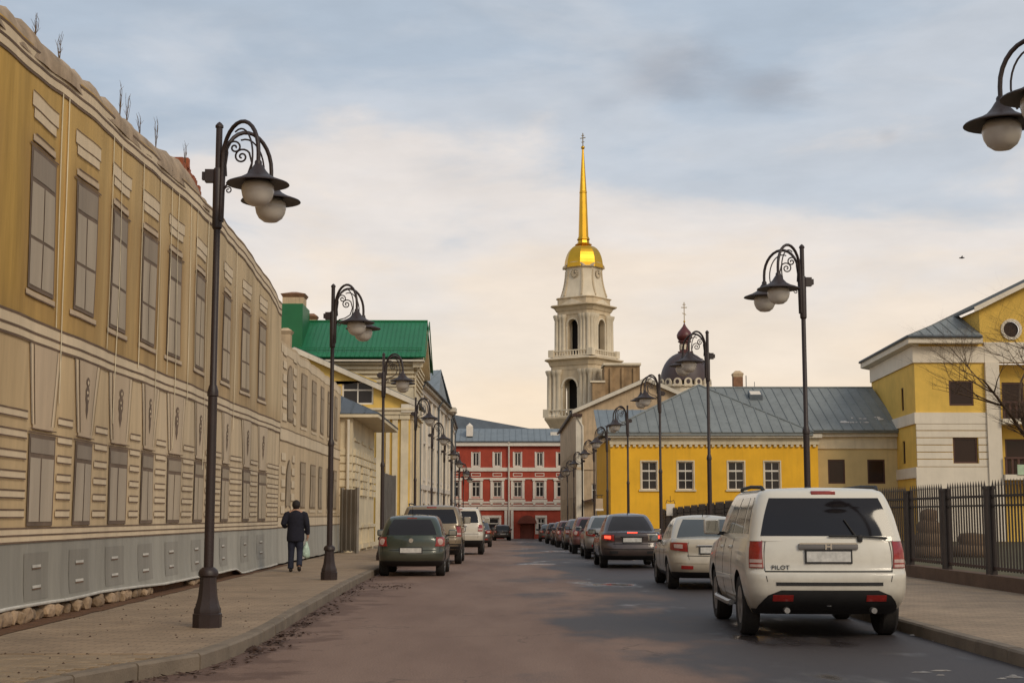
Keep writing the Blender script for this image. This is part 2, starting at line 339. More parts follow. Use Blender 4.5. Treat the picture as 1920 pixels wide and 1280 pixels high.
def paving_material():
    m = bpy.data.materials.new('block paving'); m.use_nodes = True; t = m.node_tree; L = t.links; b = t.nodes['Principled BSDF']
    g = t.nodes.new('ShaderNodeNewGeometry'); br = t.nodes.new('ShaderNodeTexBrick'); L.new(g.outputs['Position'], br.inputs['Vector'])
    br.inputs['Scale'].default_value = 1.0; br.inputs['Brick Width'].default_value = .215; br.inputs['Row Height'].default_value = .125; br.inputs['Mortar Size'].default_value = .006
    br.inputs['Color1'].default_value = (.335,.242,.155,1); br.inputs['Color2'].default_value = (.275,.198,.128,1); br.inputs['Mortar'].default_value = (.17,.115,.075,1)
    nz_ = t.nodes.new('ShaderNodeTexNoise'); nz_.inputs['Scale'].default_value = .9; nz_.inputs['Detail'].default_value = 8; nz_.inputs['Roughness'].default_value = .68; L.new(g.outputs['Position'], nz_.inputs['Vector'])
    r_ = t.nodes.new('ShaderNodeMapRange'); r_.inputs['From Min'].default_value = .3; r_.inputs['From Max'].default_value = .7; r_.inputs['To Min'].default_value = .72; r_.inputs['To Max'].default_value = 1.2; L.new(nz_.outputs['Fac'], r_.inputs['Value'])
    s_ = t.nodes.new('ShaderNodeVectorMath'); s_.operation = 'SCALE'; L.new(br.outputs['Color'], s_.inputs[0]); L.new(r_.outputs[0], s_.inputs['Scale']); L.new(s_.outputs[0], b.inputs['Base Color'])
    b.inputs['Roughness'].default_value = .85
    n2 = t.nodes.new('ShaderNodeTexNoise'); n2.inputs['Scale'].default_value = 30; n2.inputs['Detail'].default_value = 4; L.new(g.outputs['Position'], n2.inputs['Vector'])
    ad_ = t.nodes.new('ShaderNodeMath'); ad_.operation = 'SUBTRACT'; L.new(n2.outputs['Fac'], ad_.inputs[0]); L.new(br.outputs['Fac'], ad_.inputs[1])
    bp = t.nodes.new('ShaderNodeBump'); bp.inputs['Strength'].default_value = .4; bp.inputs['Distance'].default_value = .01; L.new(ad_.outputs[0], bp.inputs['Height']); L.new(bp.outputs[0], b.inputs['Normal'])
    return m
m_road = road_material(); m_pave = paving_material()

g_ = MB(); ys = [-40, 0] + [50+6*i for i in range(22)] + [260, 420, 2500]
def strip(m, xl, xr, ys, zf):
    vs_ = []; fs_ = []
    for i, y in enumerate(ys):
        vs_ += [(xl(y), y, zf(y)), (xr(y), y, zf(y))]
        if i: fs_.append((2*i-2, 2*i-1, 2*i+1, 2*i))
    return m.add(vs_, fs_)
strip(g_, lambda y: -1500, lambda y: 1500, ys, lambda y: min(gz(min(y, 180)), 0)-.05)
struct(g_.build('ground', m_grass))
kl = pchip([(-12,-9.0),(4,-6.6),(9,-4.6),(11.76,-3.78),(12.9,-3.56),(13.7,-3.24),(14.6,-2.93),(16.8,-2.84),(21.6,-2.96),(34,-3.2),(60,-3.3),(190,-3.4)])
KR = 5.15
ysr = [-30] + [2*i for i in range(0, 89)]
r_ = MB(); strip(r_, lambda y: -9.5, lambda y: 6.0, ysr, gz); strip(r_, lambda y: -30, lambda y: 30, [164.2, 168, 173.6], lambda y: gz(y)-.004)
road = struct(r_.build('road', m_road))
PZ = .15
pl = MB(); ysp = [14.45 + .8*i for i in range(195)]
strip(pl, lambda y: -6.9, lambda y: kl(y)-.155, [14.45]+ysp[1:], lambda y: gz(y)+PZ)
strip(pl, lambda y: -6.9, lambda y: kl(y)-.155, [4, 6, 8, 10, 10.8, 11.4, 12, 12.6, 13.2, 13.8, 14.45], lambda y: PZ-.022)
pl.poly([(-6.9,14.45,PZ-.022),(kl(14.45)-.155,14.45,PZ-.022),(kl(14.45)-.155,14.45,PZ),(-6.9,14.45,PZ)])
pav_l = struct(pl.build('pavement_left', m_pave))
pr = MB(); strip(pr, lambda y: KR+.155, lambda y: 9.0, [-6]+[2*i for i in range(0, 82)], lambda y: gz(y)+PZ)
pav_r = struct(pr.build('pavement_right', m_pave))
cy_ = MB(); strip(cy_, lambda y: 9.2, lambda y: 60, [0]+[4*i for i in range(1, 40)], lambda y: gz(y)*.6+.16)
struct(cy_.build('courtyard', m_grass))
# kerb stones, one by one
ks = MB(); ks.add(*[[(-.075,-.49,-.17),(.075,-.49,-.17),(.075,.49,-.17),(-.075,.49,-.17),(-.075,-.49,.003),(.055,-.49,.003),(.055,.49,.003),(-.075,.49,.003),(.075,-.49,-.02),(.075,.49,-.02)],
   [(0,3,2,1),(4,5,6,7),(0,1,8,5,4),(2,3,7,6,9),(1,2,9,8),(8,9,6,5),(3,0,4,7)]])
k0 = ks.build('kerb_stone', m_kerb, pav_l)
def place_kerb(a, b, par, flip, first=None):
    d = b-a; o = first or k0.copy()
    if not first: COL.objects.link(o)
    o.parent = par; c = (a+b)/2; o.location = (c.x, c.y, gz(c.y)+PZ+random.uniform(-.004,.004))
    o.rotation_euler = (math.atan((gz(b.y)-gz(a.y))/max(d.length,.1)), 0, math.atan2(-d.x, d.y) + (math.pi if flip else 0) + random.uniform(-.006,.006))
y = 5.0; first = k0; cnt = 0
while y < 168 and cnt < 175:
    st = .995 if y < 60 else 1.0
    dx = kl(y+.5)-kl(y); s_ = .5*2/math.hypot(2*dx, 1)
    a = Vector((kl(y)-.08, y, 0)); b = Vector((kl(y+s_)-.08, y+s_, 0)); place_kerb(a, b, pav_l, False, first); first = None; y += s_; cnt += 1
for i in range(160):
    place_kerb(Vector((KR+.08, 4+i, 0)), Vector((KR+.08, 5+i, 0)), pav_r, True)
# near paving blocks, one by one
pv = MB(); a, b_ = .1045, .0595
pv.add([(-a,-b_,-.03),(a,-b_,-.03),(a,b_,-.03),(-a,b_,-.03),(-a,-b_,-.006),(a,-b_,-.006),(a,b_,-.006),(-a,b_,-.006),(-a+.006,-b_+.006,0),(a-.006,-b_+.006,0),(a-.006,b_-.006,0),(-a+.006,b_-.006,0)],
   [(0,3,2,1),(8,9,10,11)]+[(i,(i+1)%4,4+(i+1)%4,4+i) for i in range(4)]+[(4+i,4+(i+1)%4,8+(i+1)%4,8+i) for i in range(4)])
pv0 = pv.build('paving_block', m_paver, pav_l); used = False; npv = 0; rest = MB()
for j in range(34):
    yy = 10.3+.125*j; xr_ = kl(yy)-.165; i = 0
    if yy > 14.40: break
    while True:
        xx = -6.30 + .215*i + (.1075 if j % 2 else 0); i += 1
        if xx+.105 > min(xr_, kl(yy-.06)-.165): break
        pp = (xx, yy, PZ+random.uniform(-.004,.002))
        pxl = 945 + xx*F/yy
        if yy < 11.2 or pxl < -60 or npv >= 300:
            rest.add([(p_[0]+pp[0], p_[1]+pp[1], p_[2]+pp[2]) for p_ in pv.v], pv.f); continue
        o = pv0 if not used else pv0.copy()
        if used: COL.objects.link(o); o.parent = pav_l
        used = True; npv += 1; o.location = pp; o.rotation_euler = (random.uniform(-.008,.008), random.uniform(-.006,.006), random.uniform(-.012,.012))
if rest.v: ro = rest.build('paving_blocks', m_paver, pav_l); ro['kind'] = 'stuff'

# ================================================================= LEFT: old building wrapped in printed netting
from mathutils import noise as mnoise
XW = -6.05
def wx(Y, z):
    return XW + .016*math.sin(Y*1.9+.5*math.sin(z*.9)) + .007*math.sin(Y*5.1+1.3*z) + .030*mnoise.noise(Vector((Y*.45, z*.35, 1.7))) + (.05*math.exp(-max(z-.3,0)*5) if z < 1.6 else 0)
Ycorner = P(523, 900, X=XW).y; Yend2 = P(637, 900, X=XW).y
top_px = [(-420,-330),(0,26),(60,82),(120,128),(200,202),(260,260),(330,322),(392,384),(414,404),(426,420),(440,434),(460,460),(480,490),(500,517),(516,545),(523,560)]
top = lin([(P(a, b, X=XW).y, P(a, b, X=XW).z) for a, b in top_px])
bot_px = [(-420,1240),(0,1142),(60,1132),(125,1122),(190,1108),(250,1099),(300,1094),(370,1080),(400,1074),(440,1066),(447,1074),(520,1056)]
bot = lin([(P(a, b, X=XW).y, P(a, b, X=XW).z) for a, b in bot_px])
wb = thing('wrapped_building', 'long two-storey building wrapped in ochre netting printed with a fake facade', 'building', (XW, 24, PZ))
def grid(Y0, Y1, zb, zt, off=0, dy=.25, dz=.25, m=None):
    """sheet following the wrap surface; zb, zt are functions of Y"""
    m = m or MB(); ny = max(1, math.ceil((Y1-Y0)/dy)); nzz = max(1, math.ceil(max(abs(zt(Y0)-zb(Y0)), abs(zt(Y1)-zb(Y1)))/dz)); vs_ = []; fs_ = []
    for i in range(ny+1):
        Y = Y0+(Y1-Y0)*i/ny; a_, b2 = zb(Y), zt(Y)
        for j in range(nzz+1): z = a_+(b2-a_)*j/nzz; vs_.append((wx(Y, z)+off, Y, z))
    for i in range(ny):
        for j in range(nzz): q = i*(nzz+1)+j; fs_.append((q, q+1, q+nzz+2, q+nzz+1))
    return m.add(vs_, fs_)
cst = lambda c: (lambda Y: c)
def rect(Y0, Y1, z0, z1, off, name, mt, par): return grid(Y0, Y1, cst(z0), cst(z1), off).build(name, mt, par, 40)
def trap(Yc, wt, wbm, z0, z1, off, name, mt, par):
    m = MB(); vs_ = []; nn = 6
    for j in range(nn+1):
        z = z0+(z1-z0)*j/nn; h = (wbm+(wt-wbm)*j/nn)/2
        vs_ += [(wx(Yc+h*k, z)+off, Yc+h*k, z) for k in (-1,-.5,0,.5,1)]
    m.add(vs_, [(j*5+k, j*5+k+1, j*5+k+6, j*5+k+5) for j in range(nn) for k in range(4)])
    return m.build(name, mt, par, 40)
def netting(name, ca, cb, fade, stain=.35, shade=None):
    m = bpy.data.materials.new(name); m.use_nodes = True; t = m.node_tree; L = t.links; b = t.nodes['Principled BSDF']; b.inputs['Roughness'].default_value = .9; b.inputs['Specular IOR Level'].default_value = .15
    def n(ty): return t.nodes.new(ty)
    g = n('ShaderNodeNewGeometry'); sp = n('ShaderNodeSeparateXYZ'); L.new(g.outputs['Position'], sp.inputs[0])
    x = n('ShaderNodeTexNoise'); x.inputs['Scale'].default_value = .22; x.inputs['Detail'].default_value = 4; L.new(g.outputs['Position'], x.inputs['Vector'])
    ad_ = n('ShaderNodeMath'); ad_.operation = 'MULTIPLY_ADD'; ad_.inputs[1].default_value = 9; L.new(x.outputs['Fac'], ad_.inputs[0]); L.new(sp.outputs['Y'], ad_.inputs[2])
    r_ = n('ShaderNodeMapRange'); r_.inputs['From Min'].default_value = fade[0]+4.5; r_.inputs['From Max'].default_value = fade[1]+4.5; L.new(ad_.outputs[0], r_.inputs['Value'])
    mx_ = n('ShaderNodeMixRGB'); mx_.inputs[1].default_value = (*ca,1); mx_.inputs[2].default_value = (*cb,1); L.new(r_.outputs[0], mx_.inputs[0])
    if shade:      # the print carries its own brown vignette round each printed window
        at_ = n('ShaderNodeAttribute'); at_.attribute_name = 'printed'; mh = n('ShaderNodeMixRGB'); mh.inputs[2].default_value = (*shade,1); L.new(at_.outputs['Fac'], mh.inputs[0]); L.new(mx_.outputs[0], mh.inputs[1]); mx_ = mh
    # vertical water streaks and faded folds
    mp_ = n('ShaderNodeMapping'); mp_.inputs['Scale'].default_value = (1.6,1.6,.16); L.new(g.outputs['Position'], mp_.inputs['Vector'])
    x2 = n('ShaderNodeTexNoise'); x2.inputs['Scale'].default_value = 1.0; x2.inputs['Detail'].default_value = 6; x2.inputs['Roughness'].default_value = .65; L.new(mp_.outputs[0], x2.inputs['Vector'])
    r2 = n('ShaderNodeMapRange'); r2.inputs['From Min'].default_value = .3; r2.inputs['From Max'].default_value = .7; r2.inputs['To Min'].default_value = 1-stain*.7; r2.inputs['To Max'].default_value = 1+stain*.4; L.new(x2.outputs['Fac'], r2.inputs['Value'])
    s_ = n('ShaderNodeVectorMath'); s_.operation = 'SCALE'; L.new(mx_.outputs[0], s_.inputs[0]); L.new(r2.outputs[0], s_.inputs['Scale']); L.new(s_.outputs[0], b.inputs['Base Color'])
    wv = n('ShaderNodeTexNoise'); wv.inputs['Scale'].default_value = 3.0; wv.inputs['Detail'].default_value = 5
    mp3 = n('ShaderNodeMapping'); mp3.inputs['Scale'].default_value = (1,1.6,.35); L.new(g.outputs['Position'], mp3.inputs['Vector']); L.new(mp3.outputs[0], wv.inputs['Vector'])
    bp = n('ShaderNodeBump'); bp.inputs['Strength'].default_value = .4; bp.inputs['Distance'].default_value = .05; L.new(wv.outputs['Fac'], bp.inputs['Height']); L.new(bp.outputs[0], b.inputs['Normal'])
    return m
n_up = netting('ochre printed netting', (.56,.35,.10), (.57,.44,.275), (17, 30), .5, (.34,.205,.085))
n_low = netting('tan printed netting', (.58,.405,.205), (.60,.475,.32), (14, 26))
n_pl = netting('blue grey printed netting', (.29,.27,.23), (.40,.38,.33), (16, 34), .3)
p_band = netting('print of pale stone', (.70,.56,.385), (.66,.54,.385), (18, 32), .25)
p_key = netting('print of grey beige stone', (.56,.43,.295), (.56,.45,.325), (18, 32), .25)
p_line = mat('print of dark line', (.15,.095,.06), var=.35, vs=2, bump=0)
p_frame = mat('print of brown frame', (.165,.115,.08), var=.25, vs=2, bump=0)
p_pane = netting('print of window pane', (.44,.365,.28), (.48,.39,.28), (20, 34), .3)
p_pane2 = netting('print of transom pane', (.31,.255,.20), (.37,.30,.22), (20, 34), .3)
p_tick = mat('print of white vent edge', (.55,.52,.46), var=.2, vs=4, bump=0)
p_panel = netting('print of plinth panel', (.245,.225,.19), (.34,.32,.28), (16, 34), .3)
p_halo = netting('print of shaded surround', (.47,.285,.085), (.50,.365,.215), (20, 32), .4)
p_seam = mat('pale seam rope', (.80,.68,.46), var=.3, vs=1.5, bump=0)
m_tarp = mat('torn tan roof sheeting', (.36,.265,.175), var=.4, vs=2.2, bump=.6, bs=4, stain=.5, stain_c=(.16,.09,.05))
m_boards = mat('weathered brown boards', (.20,.115,.065), var=.4, vs=5, bump=.6, bs=14)
m_tile = mat('broken red brick', (.30,.085,.035), var=.4, vs=6, bump=.6, bs=20)
Y00 = 8.0
ZS, ZP = 3.72, 1.20     # string course bottom, plinth top
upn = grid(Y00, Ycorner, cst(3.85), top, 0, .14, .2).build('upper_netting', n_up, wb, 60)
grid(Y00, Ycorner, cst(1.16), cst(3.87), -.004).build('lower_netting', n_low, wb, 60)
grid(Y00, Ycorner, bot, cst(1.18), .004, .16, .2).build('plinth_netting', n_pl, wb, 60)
# rolled bottom hem
hem = MB(); hem.tube([(wx(Y00+.3*i, bot(Y00+.3*i))+.012, Y00+.3*i, bot(Y00+.3*i)) for i in range(int((Ycorner-Y00)/.3))], .022, 6); hem.build('hem', p_tick, wb, 60)
# core walls behind the netting
core = MB(); core.box(-15, XW-.30, Y00, Ycorner-.05, .0, 6.9); core.build('wall', m_tan, wb)
cn = MB(); grid(Y00, Ycorner, lambda Y: top(Y)-.34, lambda Y: top(Y)-.06, .010, m=cn); cn.build('cornice', p_band, wb, 60)
for dz, nm in ((-.37,'cornice_line'), (-.22,'cornice_line'), (-.05,'cornice_line')):
    grid(Y00, Ycorner, lambda Y, d=dz: top(Y)+d-.018, lambda Y, d=dz: top(Y)+d+.018, .016).build(nm, p_line, wb)
rect(Y00, Ycorner, 3.72, 3.98, .010, 'string_course', p_band, wb)
for z in (3.70, 3.82, 3.98): rect(Y00, Ycorner, z-.016, z+.016, .016, 'string_line', p_line, wb)
rect(Y00, Ycorner, 1.17, 1.33, .012, 'plinth_band', p_band, wb)
for z in (1.16, 1.245, 1.335): rect(Y00, Ycorner, z-.011, z+.011, .018, 'plinth_line', p_line, wb)
def pwindow(Yc, z0, z1, w_, upper, par, arch=False):
    h = w_/2; fw = .055
    o = rect(Yc-h, Yc+h, z0, z1, .014, 'window', p_frame, par)
    zt_ = z1-(z1-z0)*.235
    rect(Yc-h+fw, Yc+h-fw, zt_+.03, z1-fw, .020, 'pane', p_pane2, o)
    zm = z0+(zt_-z0)*.47
    for s in (0, 1):
        a_, b2 = (Yc-h+fw, Yc-.022) if s == 0 else (Yc+.022, Yc+h-fw)
        if upper:
            rect(a_, b2, z0+fw, zm-.022, .020, 'pane', p_pane, o); rect(a_, b2, zm+.022, zt_-.03, .020, 'pane', p_pane, o)
        else: rect(a_, b2, z0+fw, zt_-.03, .020, 'pane', p_pane, o)
    return o
up_px = [78,157,224,279,328,375,425,462,494]; Yl = [P(a-3, 900, X=XW).y for a in up_px]; Yup = [P(a, 430+.35*(a-78), X=XW).y for a in up_px]
Yu = [Yl[0]-6.75, Yl[0]-4.55, Yl[0]-2.45] + Yl; Yup = [Yup[0]-6.75, Yup[0]-4.55, Yup[0]-2.45] + Yup
for i, (Yq_, Yc) in enumerate(zip(Yu, Yup)):
    pw = 1.10 if i <= 3 else .98; pl_ = 1.04 if i <= 3 else .94
    # upper storey
    pwindow(Yc, 4.36, 6.20, pw, True, wb)
    hd = rect(Yc-.50, Yc+.50, 6.27, 6.36, .014, 'window_hood', p_key, wb); rect(Yc-.62, Yc+.62, 6.205, 6.23, .020, 'hood_line', p_line, hd); rect(Yc-.5, Yc+.5, 6.26, 6.275, .020, 'hood_line', p_line, hd); rect(Yc-.42, Yc+.42, 6.36, 6.385, .020, 'hood_line', p_line, hd)
    sl = rect(Yc-.62, Yc+.62, 4.27, 4.34, .014, 'window_sill', p_key, wb); rect(Yc-.62, Yc+.62, 4.255, 4.275, .020, 'sill_line', p_line, sl)
    t1 = rect(Yc-.58, Yc+.58, 6.72, 6.90, .014, 'tablet', p_band, wb); rect(Yc-.50, Yc+.50, 6.575, 6.695, .014, 'tablet', p_band, wb)
    rect(Yc-.58, Yc+.58, 6.70, 6.716, .02, 'tablet_line', p_line, t1); rect(Yc-.5, Yc+.5, 6.555, 6.57, .02, 'tablet_line', p_line, t1); rect(Yc-.58, Yc+.58, 6.90, 6.916, .02, 'tablet_line', p_line, t1)
    Yc = Yq_
    # keystone panel and printed mask
    k_ = trap(Yc, 1.30, .86, 2.66, 3.69, .010, 'keystone', p_band, wb); trap(Yc, .98, .62, 2.66, 3.68, .016, 'keystone_face', p_key, k_)
    for s in (-1, 1):
        for wt, wb2 in ((1.30,.86), (.98,.62)):
            m = MB(); vs_ = []
            for j in range(6):
                z = 2.66+1.03*j/5; yy = Yc+s*(wb2+(wt-wb2)*j/5)/2
                vs_ += [(wx(yy, z)+.022, yy-.010, z), (wx(yy, z)+.022, yy+.010, z)]
            m.add(vs_, [(2*j, 2*j+1, 2*j+3, 2*j+2) for j in range(5)]); m.build('keystone_line', p_line, k_)
    if i != 3:
        m = MB(); shp = [(.33,.035),(.29,.10),(.24,.10),(.20,.05),(.15,.11),(.08,.10),(.02,.11),(-.06,.06),(-.14,.07),(-.22,.025),(-.27,.008)]; vs_ = []
        for z, h in shp:
            yy = Yc+(.015 if z > .18 else 0); vs_ += [(wx(yy-h, 3.14+z)+.024, yy-h, 3.14+z), (wx(yy+h, 3.14+z)+.024, yy+h, 3.14+z)]
        m.add(vs_, [(2*j, 2*j+1, 2*j+3, 2*j+2) for j in range(len(shp)-1)]); k2 = m.build('mask', p_frame, k_)
        for z, dy_, h, hh in ((.255,.01,.045,.04),(.11,-.02,.05,.03),(.03,.02,.04,.03)):
            m = MB(); m.add([(wx(Yc+dy_, 3.14+z)+.029, Yc+dy_+a_*h, 3.14+z+b2*hh) for a_, b2 in ((-1,0),(0,-1),(1,0),(0,1))], [(0,1,2,3)])
            m.build('mask_highlight', p_band, k_)
    # lower storey
    pwindow(Yc, 1.36, 2.54, pl_, False, wb)
    hd = rect(Yc-.40, Yc+.40, 2.60, 2.66, .018, 'window_hood', p_key, wb); rect(Yc-.60, Yc+.60, 2.545, 2.565, .020, 'hood_line', p_line, hd); rect(Yc-.52, Yc+.52, 2.595, 2.61, .024, 'hood_line', p_line, hd)
    # plinth vent
    v_ = rect(Yc-.55, Yc+.45, .42, 1.02, .010, 'plinth_panel', p_panel, wb)
    for z in (.83, .57): rect(Yc-.24, Yc+.14, z, z+.035, .018, 'vent_edge', p_tick, v_); rect(Yc-.24, Yc+.14, z-.022, z-.002, .018, 'vent_shadow_line', p_line, v_)
at_ = upn.data.attributes.new('printed', 'FLOAT', 'POINT')
for v_, d_ in zip(upn.data.vertices, at_.data):
    Y_, z_ = v_.co.y+wb.location.y, v_.co.z+wb.location.z; best = 9
    for Yc in Yup: best = min(best, math.hypot(max(abs(Y_-Yc)-.57, 0), max(4.5-z_, z_-6.1, 0)*.9))
    lowz = max(0, 1-(z_-4.0)/.5)*.35
    d_.value = min(.75, .72*max(0, 1-best/.55)**1.4+lowz)
# rusticated courses between the lower windows
gaps = [(Y00, Yu[0]-.62)] + [(a_+.62, b2-.62) for a_, b2 in zip(Yu, Yu[1:])] + [(Yu[-1]+.62, Ycorner-.05)]
for (a_, b2) in gaps:
    if b2-a_ < .12: continue
    for z in (2.72, 2.47, 2.21, 1.96, 1.72, 1.48):
        bd = rect(a_, b2, z, z+.075, .010, 'course', p_band, wb)
        rect(a_, b2, z+.075, z+.095, .016, 'course_line', p_line, bd); rect(a_, b2, z-.02, z-.002, .016, 'course_line', p_line, bd)
# pale rope seams where netting widths meet
for k, (a_, zb_) in enumerate(((117,3.0),(106,4.0),(203,4.0),(222,2.9),(262,3.9),(296,3.1),(318,4.0),(331,2.7),(352,3.6),(364,4.3),(388,2.4),(405,2.2),(444,3.4))):
    Yq = P(a_, 500, X=XW).y; grid(Yq-.018, Yq+.018, cst(zb_), lambda Y: top(Y)-.36, .026).build('seam', p_seam, wb)
# torn sheeting along the roof edge
hump = lin([(P(a_, b2, X=XW-.25).y, P(a_, b2, X=XW-.25).z) for a_, b2 in ((-420,-360),(0,-8),(30,10),(60,50),(110,92),(160,138),(215,190),(262,238),(300,262),(325,275),(345,300),(362,345),(380,372),(392,384))])
m = MB(); vs_ = []; fs_ = []; nn = 110
for i in range(nn+1):
    Y = Y00+(P(392, 384, X=XW).y-Y00)*i/nn; z0 = top(Y)-.16; z1 = max(top(Y)+(hump(Y)-top(Y))*.72, z0+.06)-.04+.09*mnoise.noise(Vector((Y*2.4,0,0)))+.07*mnoise.noise(Vector((Y*7,3,0)))
    for j in range(5):
        q = j/4; vs_.append((XW+.02-.34*q*q+.05*mnoise.noise(Vector((Y*1.3,q*2,4))), Y, z0+(z1-z0)*math.sin(q*math.pi/2)))
fs_ = [(i*5+j, i*5+j+1, i*5+j+6, i*5+j+5) for i in range(nn) for j in range(4)]
m.add(vs_, fs_); m.build('roof_sheeting', m_tarp, wb, 60)
m = MB(); Ya, Yb = P(332, 280, X=XW-.3).y, P(364, 340, X=XW-.3).y
for i in range(16):
    Y = Ya+(Yb-Ya)*i/15; z = hump(Y)-.02-.25*random.random()
    m.box(XW-.5+.1*random.random(), XW-.2+.05*random.random(), Y-.09, Y+.07, z-.1, z+.10)
m.build('broken_brickwork', m_tile, wb)
core = MB(); core.box(-15, XW-.34, Y00, P(392, 384, X=XW).y, 6.9, 7.25); core.build('roof', m_tarp, wb)
# second, lower length of the wrapped front
wb2 = thing('wrapped_annex', 'lower beige building wrapped in printed netting with arched corner window', 'building', (XW, 46, PZ))
T2 = lambda Y: 6.22 + .05*mnoise.noise(Vector((Y*.9, 3, 0)))
b2f = lambda Y: gz(Y)+PZ+.06+.03*mnoise.noise(Vector((Y, 8, 0)))
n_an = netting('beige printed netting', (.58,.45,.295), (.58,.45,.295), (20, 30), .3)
p_an = mat('print of faded pane', (.36,.28,.19), var=.2, vs=2, bump=0)
p_anf = mat('print of faded frame', (.24,.17,.105), var=.2, vs=2, bump=0)
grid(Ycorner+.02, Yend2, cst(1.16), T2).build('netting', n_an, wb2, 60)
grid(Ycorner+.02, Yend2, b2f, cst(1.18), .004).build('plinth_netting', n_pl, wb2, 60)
core = MB(); core.box(-15, XW-.3, Ycorner-.04, Yend2, 0, 5.9); core.build('wall', m_tan, wb2)
core = MB(); core.box(-15, XW-.04, Yend2-.02, Yend2+.02, 0, 6.1); core.build('end_wall', m_tan, wb2)
rect(Ycorner+.02, Yend2, 3.52, 3.86, .012, 'string_course', p_band, wb2); rect(Ycorner+.02, Yend2, 1.17, 1.45, .012, 'plinth_band', p_band, wb2)
for z in (3.52, 3.86, 1.17, 1.45): rect(Ycorner+.02, Yend2, z-.015, z+.015, .018, 'band_line', p_anf, wb2)
grid(Ycorner+.02, Yend2, lambda Y: T2(Y)-.3, lambda Y: T2(Y)-.08, .012).build('cornice', p_band, wb2, 60)
for pxw in (567, 586, 601, 616, 628):
    Yc = P(pxw, 900, X=XW).y
    for (z0, z1) in ((4.15, 5.72), (1.7, 3.08)):
        o = rect(Yc-.56, Yc+.56, z0, z1, .014, 'window', p_anf, wb2)
        for (a_, b2_) in ((-.5,-.025), (.025,.5)): rect(Yc+a_, Yc+b2_, z0+.05, z0+(z1-z0)*.72, .02, 'pane', p_an, o)
        rect(Yc-.5, Yc+.5, z0+(z1-z0)*.75, z1-.05, .02, 'pane', p_an, o)
        rect(Yc-.62, Yc+.62, z0-.12, z0-.05, .016, 'window_sill', p_band, wb2)
Yc = P(540, 900, X=XW).y
for z0 in (4.1, 1.7):
    m = MB(); hw = .55; zt_ = z0+(1.45 if z0 > 3 else 1.2)
    pts = [(-hw, z0), (hw, z0), (hw, zt_-.4)] + [(hw*math.cos(a), zt_-.4+.55*math.sin(a)) for a in [i*math.pi/8 for i in range(1, 8)]] + [(-hw, zt_-.4)]
    m.add([(wx(Yc+u, z)+.016, Yc+u, z) for u, z in pts], [tuple(range(len(pts)))]); o = m.build('arched_window', p_anf, wb2)
    m = MB(); m.add([(wx(Yc+u*.85, z)+.022, Yc+u*.85, z0+.06+(z-z0)*.92) for u, z in pts], [tuple(range(len(pts)))]); m.build('pane', p_an, o)
for s in (-1, 1):
    for k in range(13):
        z = 1.55+.36*k
        if 3.3 < z < 3.9: continue
        q = rect(Yc+s*.98-.32, Yc+s*.98+.32, z, z+.2, .016, 'quoin', p_band, wb2); rect(Yc+s*.98-.32, Yc+s*.98+.32, z-.02, z, .022, 'quoin_line', p_anf, q)
# rubble footing: each stone apart
soil = MB(); yss = [Y00+.4*i for i in range(int((40-Y00)/.4))]
strip(soil, lambda y: XW-.3, lambda y: XW+.20+.20*max(0, 1-(y-14)/22)+.06*mnoise.noise(Vector((y*1.5,0,0))), yss, lambda y: gz(y)+PZ+.008)
struct(soil.build('soil_strip', m_soil))
stone_meshes = []
for k in range(5):
    bm = bmesh.new(); bmesh.ops.create_icosphere(bm, subdivisions=2, radius=.5)
    for v in bm.verts:
        v.co = Vector([math.copysign(abs(c)**.62, c) for c in v.co*1.6])*.5; v.co *= 1+.30*mnoise.noise(v.co*2.6+Vector((k*7,0,0)))+.08*mnoise.noise(v.co*9)
    me = bpy.data.meshes.new('stone'); bm.to_mesh(me); bm.free(); me.materials.append(m_stone); stone_meshes.append(me)
back = MB(); back.box(XW-.28, XW-.10, Y00, Ycorner, 0, 1.0); back.build('footing', m_soil, wb)
y = Y00+.2
while y < 29.5:
    if not (P(290, 1000, X=XW).y < y < P(352, 1000, X=XW).y):
        hh = max(bot(y)-PZ, .08); row = 2 if hh > .26 else 1
        for rw in range(row):
            wd = random.uniform(.18,.40); ht = hh/row*random.uniform(.8,1.15)
            if random.random() < .12: continue
            o = bpy.data.objects.new('stone', random.choice(stone_meshes)); COL.objects.link(o); o.parent = wb
            o.location = Vector((XW-.02+random.uniform(-.04,.05), y+(.1 if rw else 0), PZ+ht*.45+rw*hh/row)) - wb.location
            o.scale = (.22, wd*.95, ht*.95); o.rotation_euler = (random.uniform(-.15,.15), random.uniform(-.2,.2), random.uniform(-.2,.2))
    y += random.uniform(.22,.36)
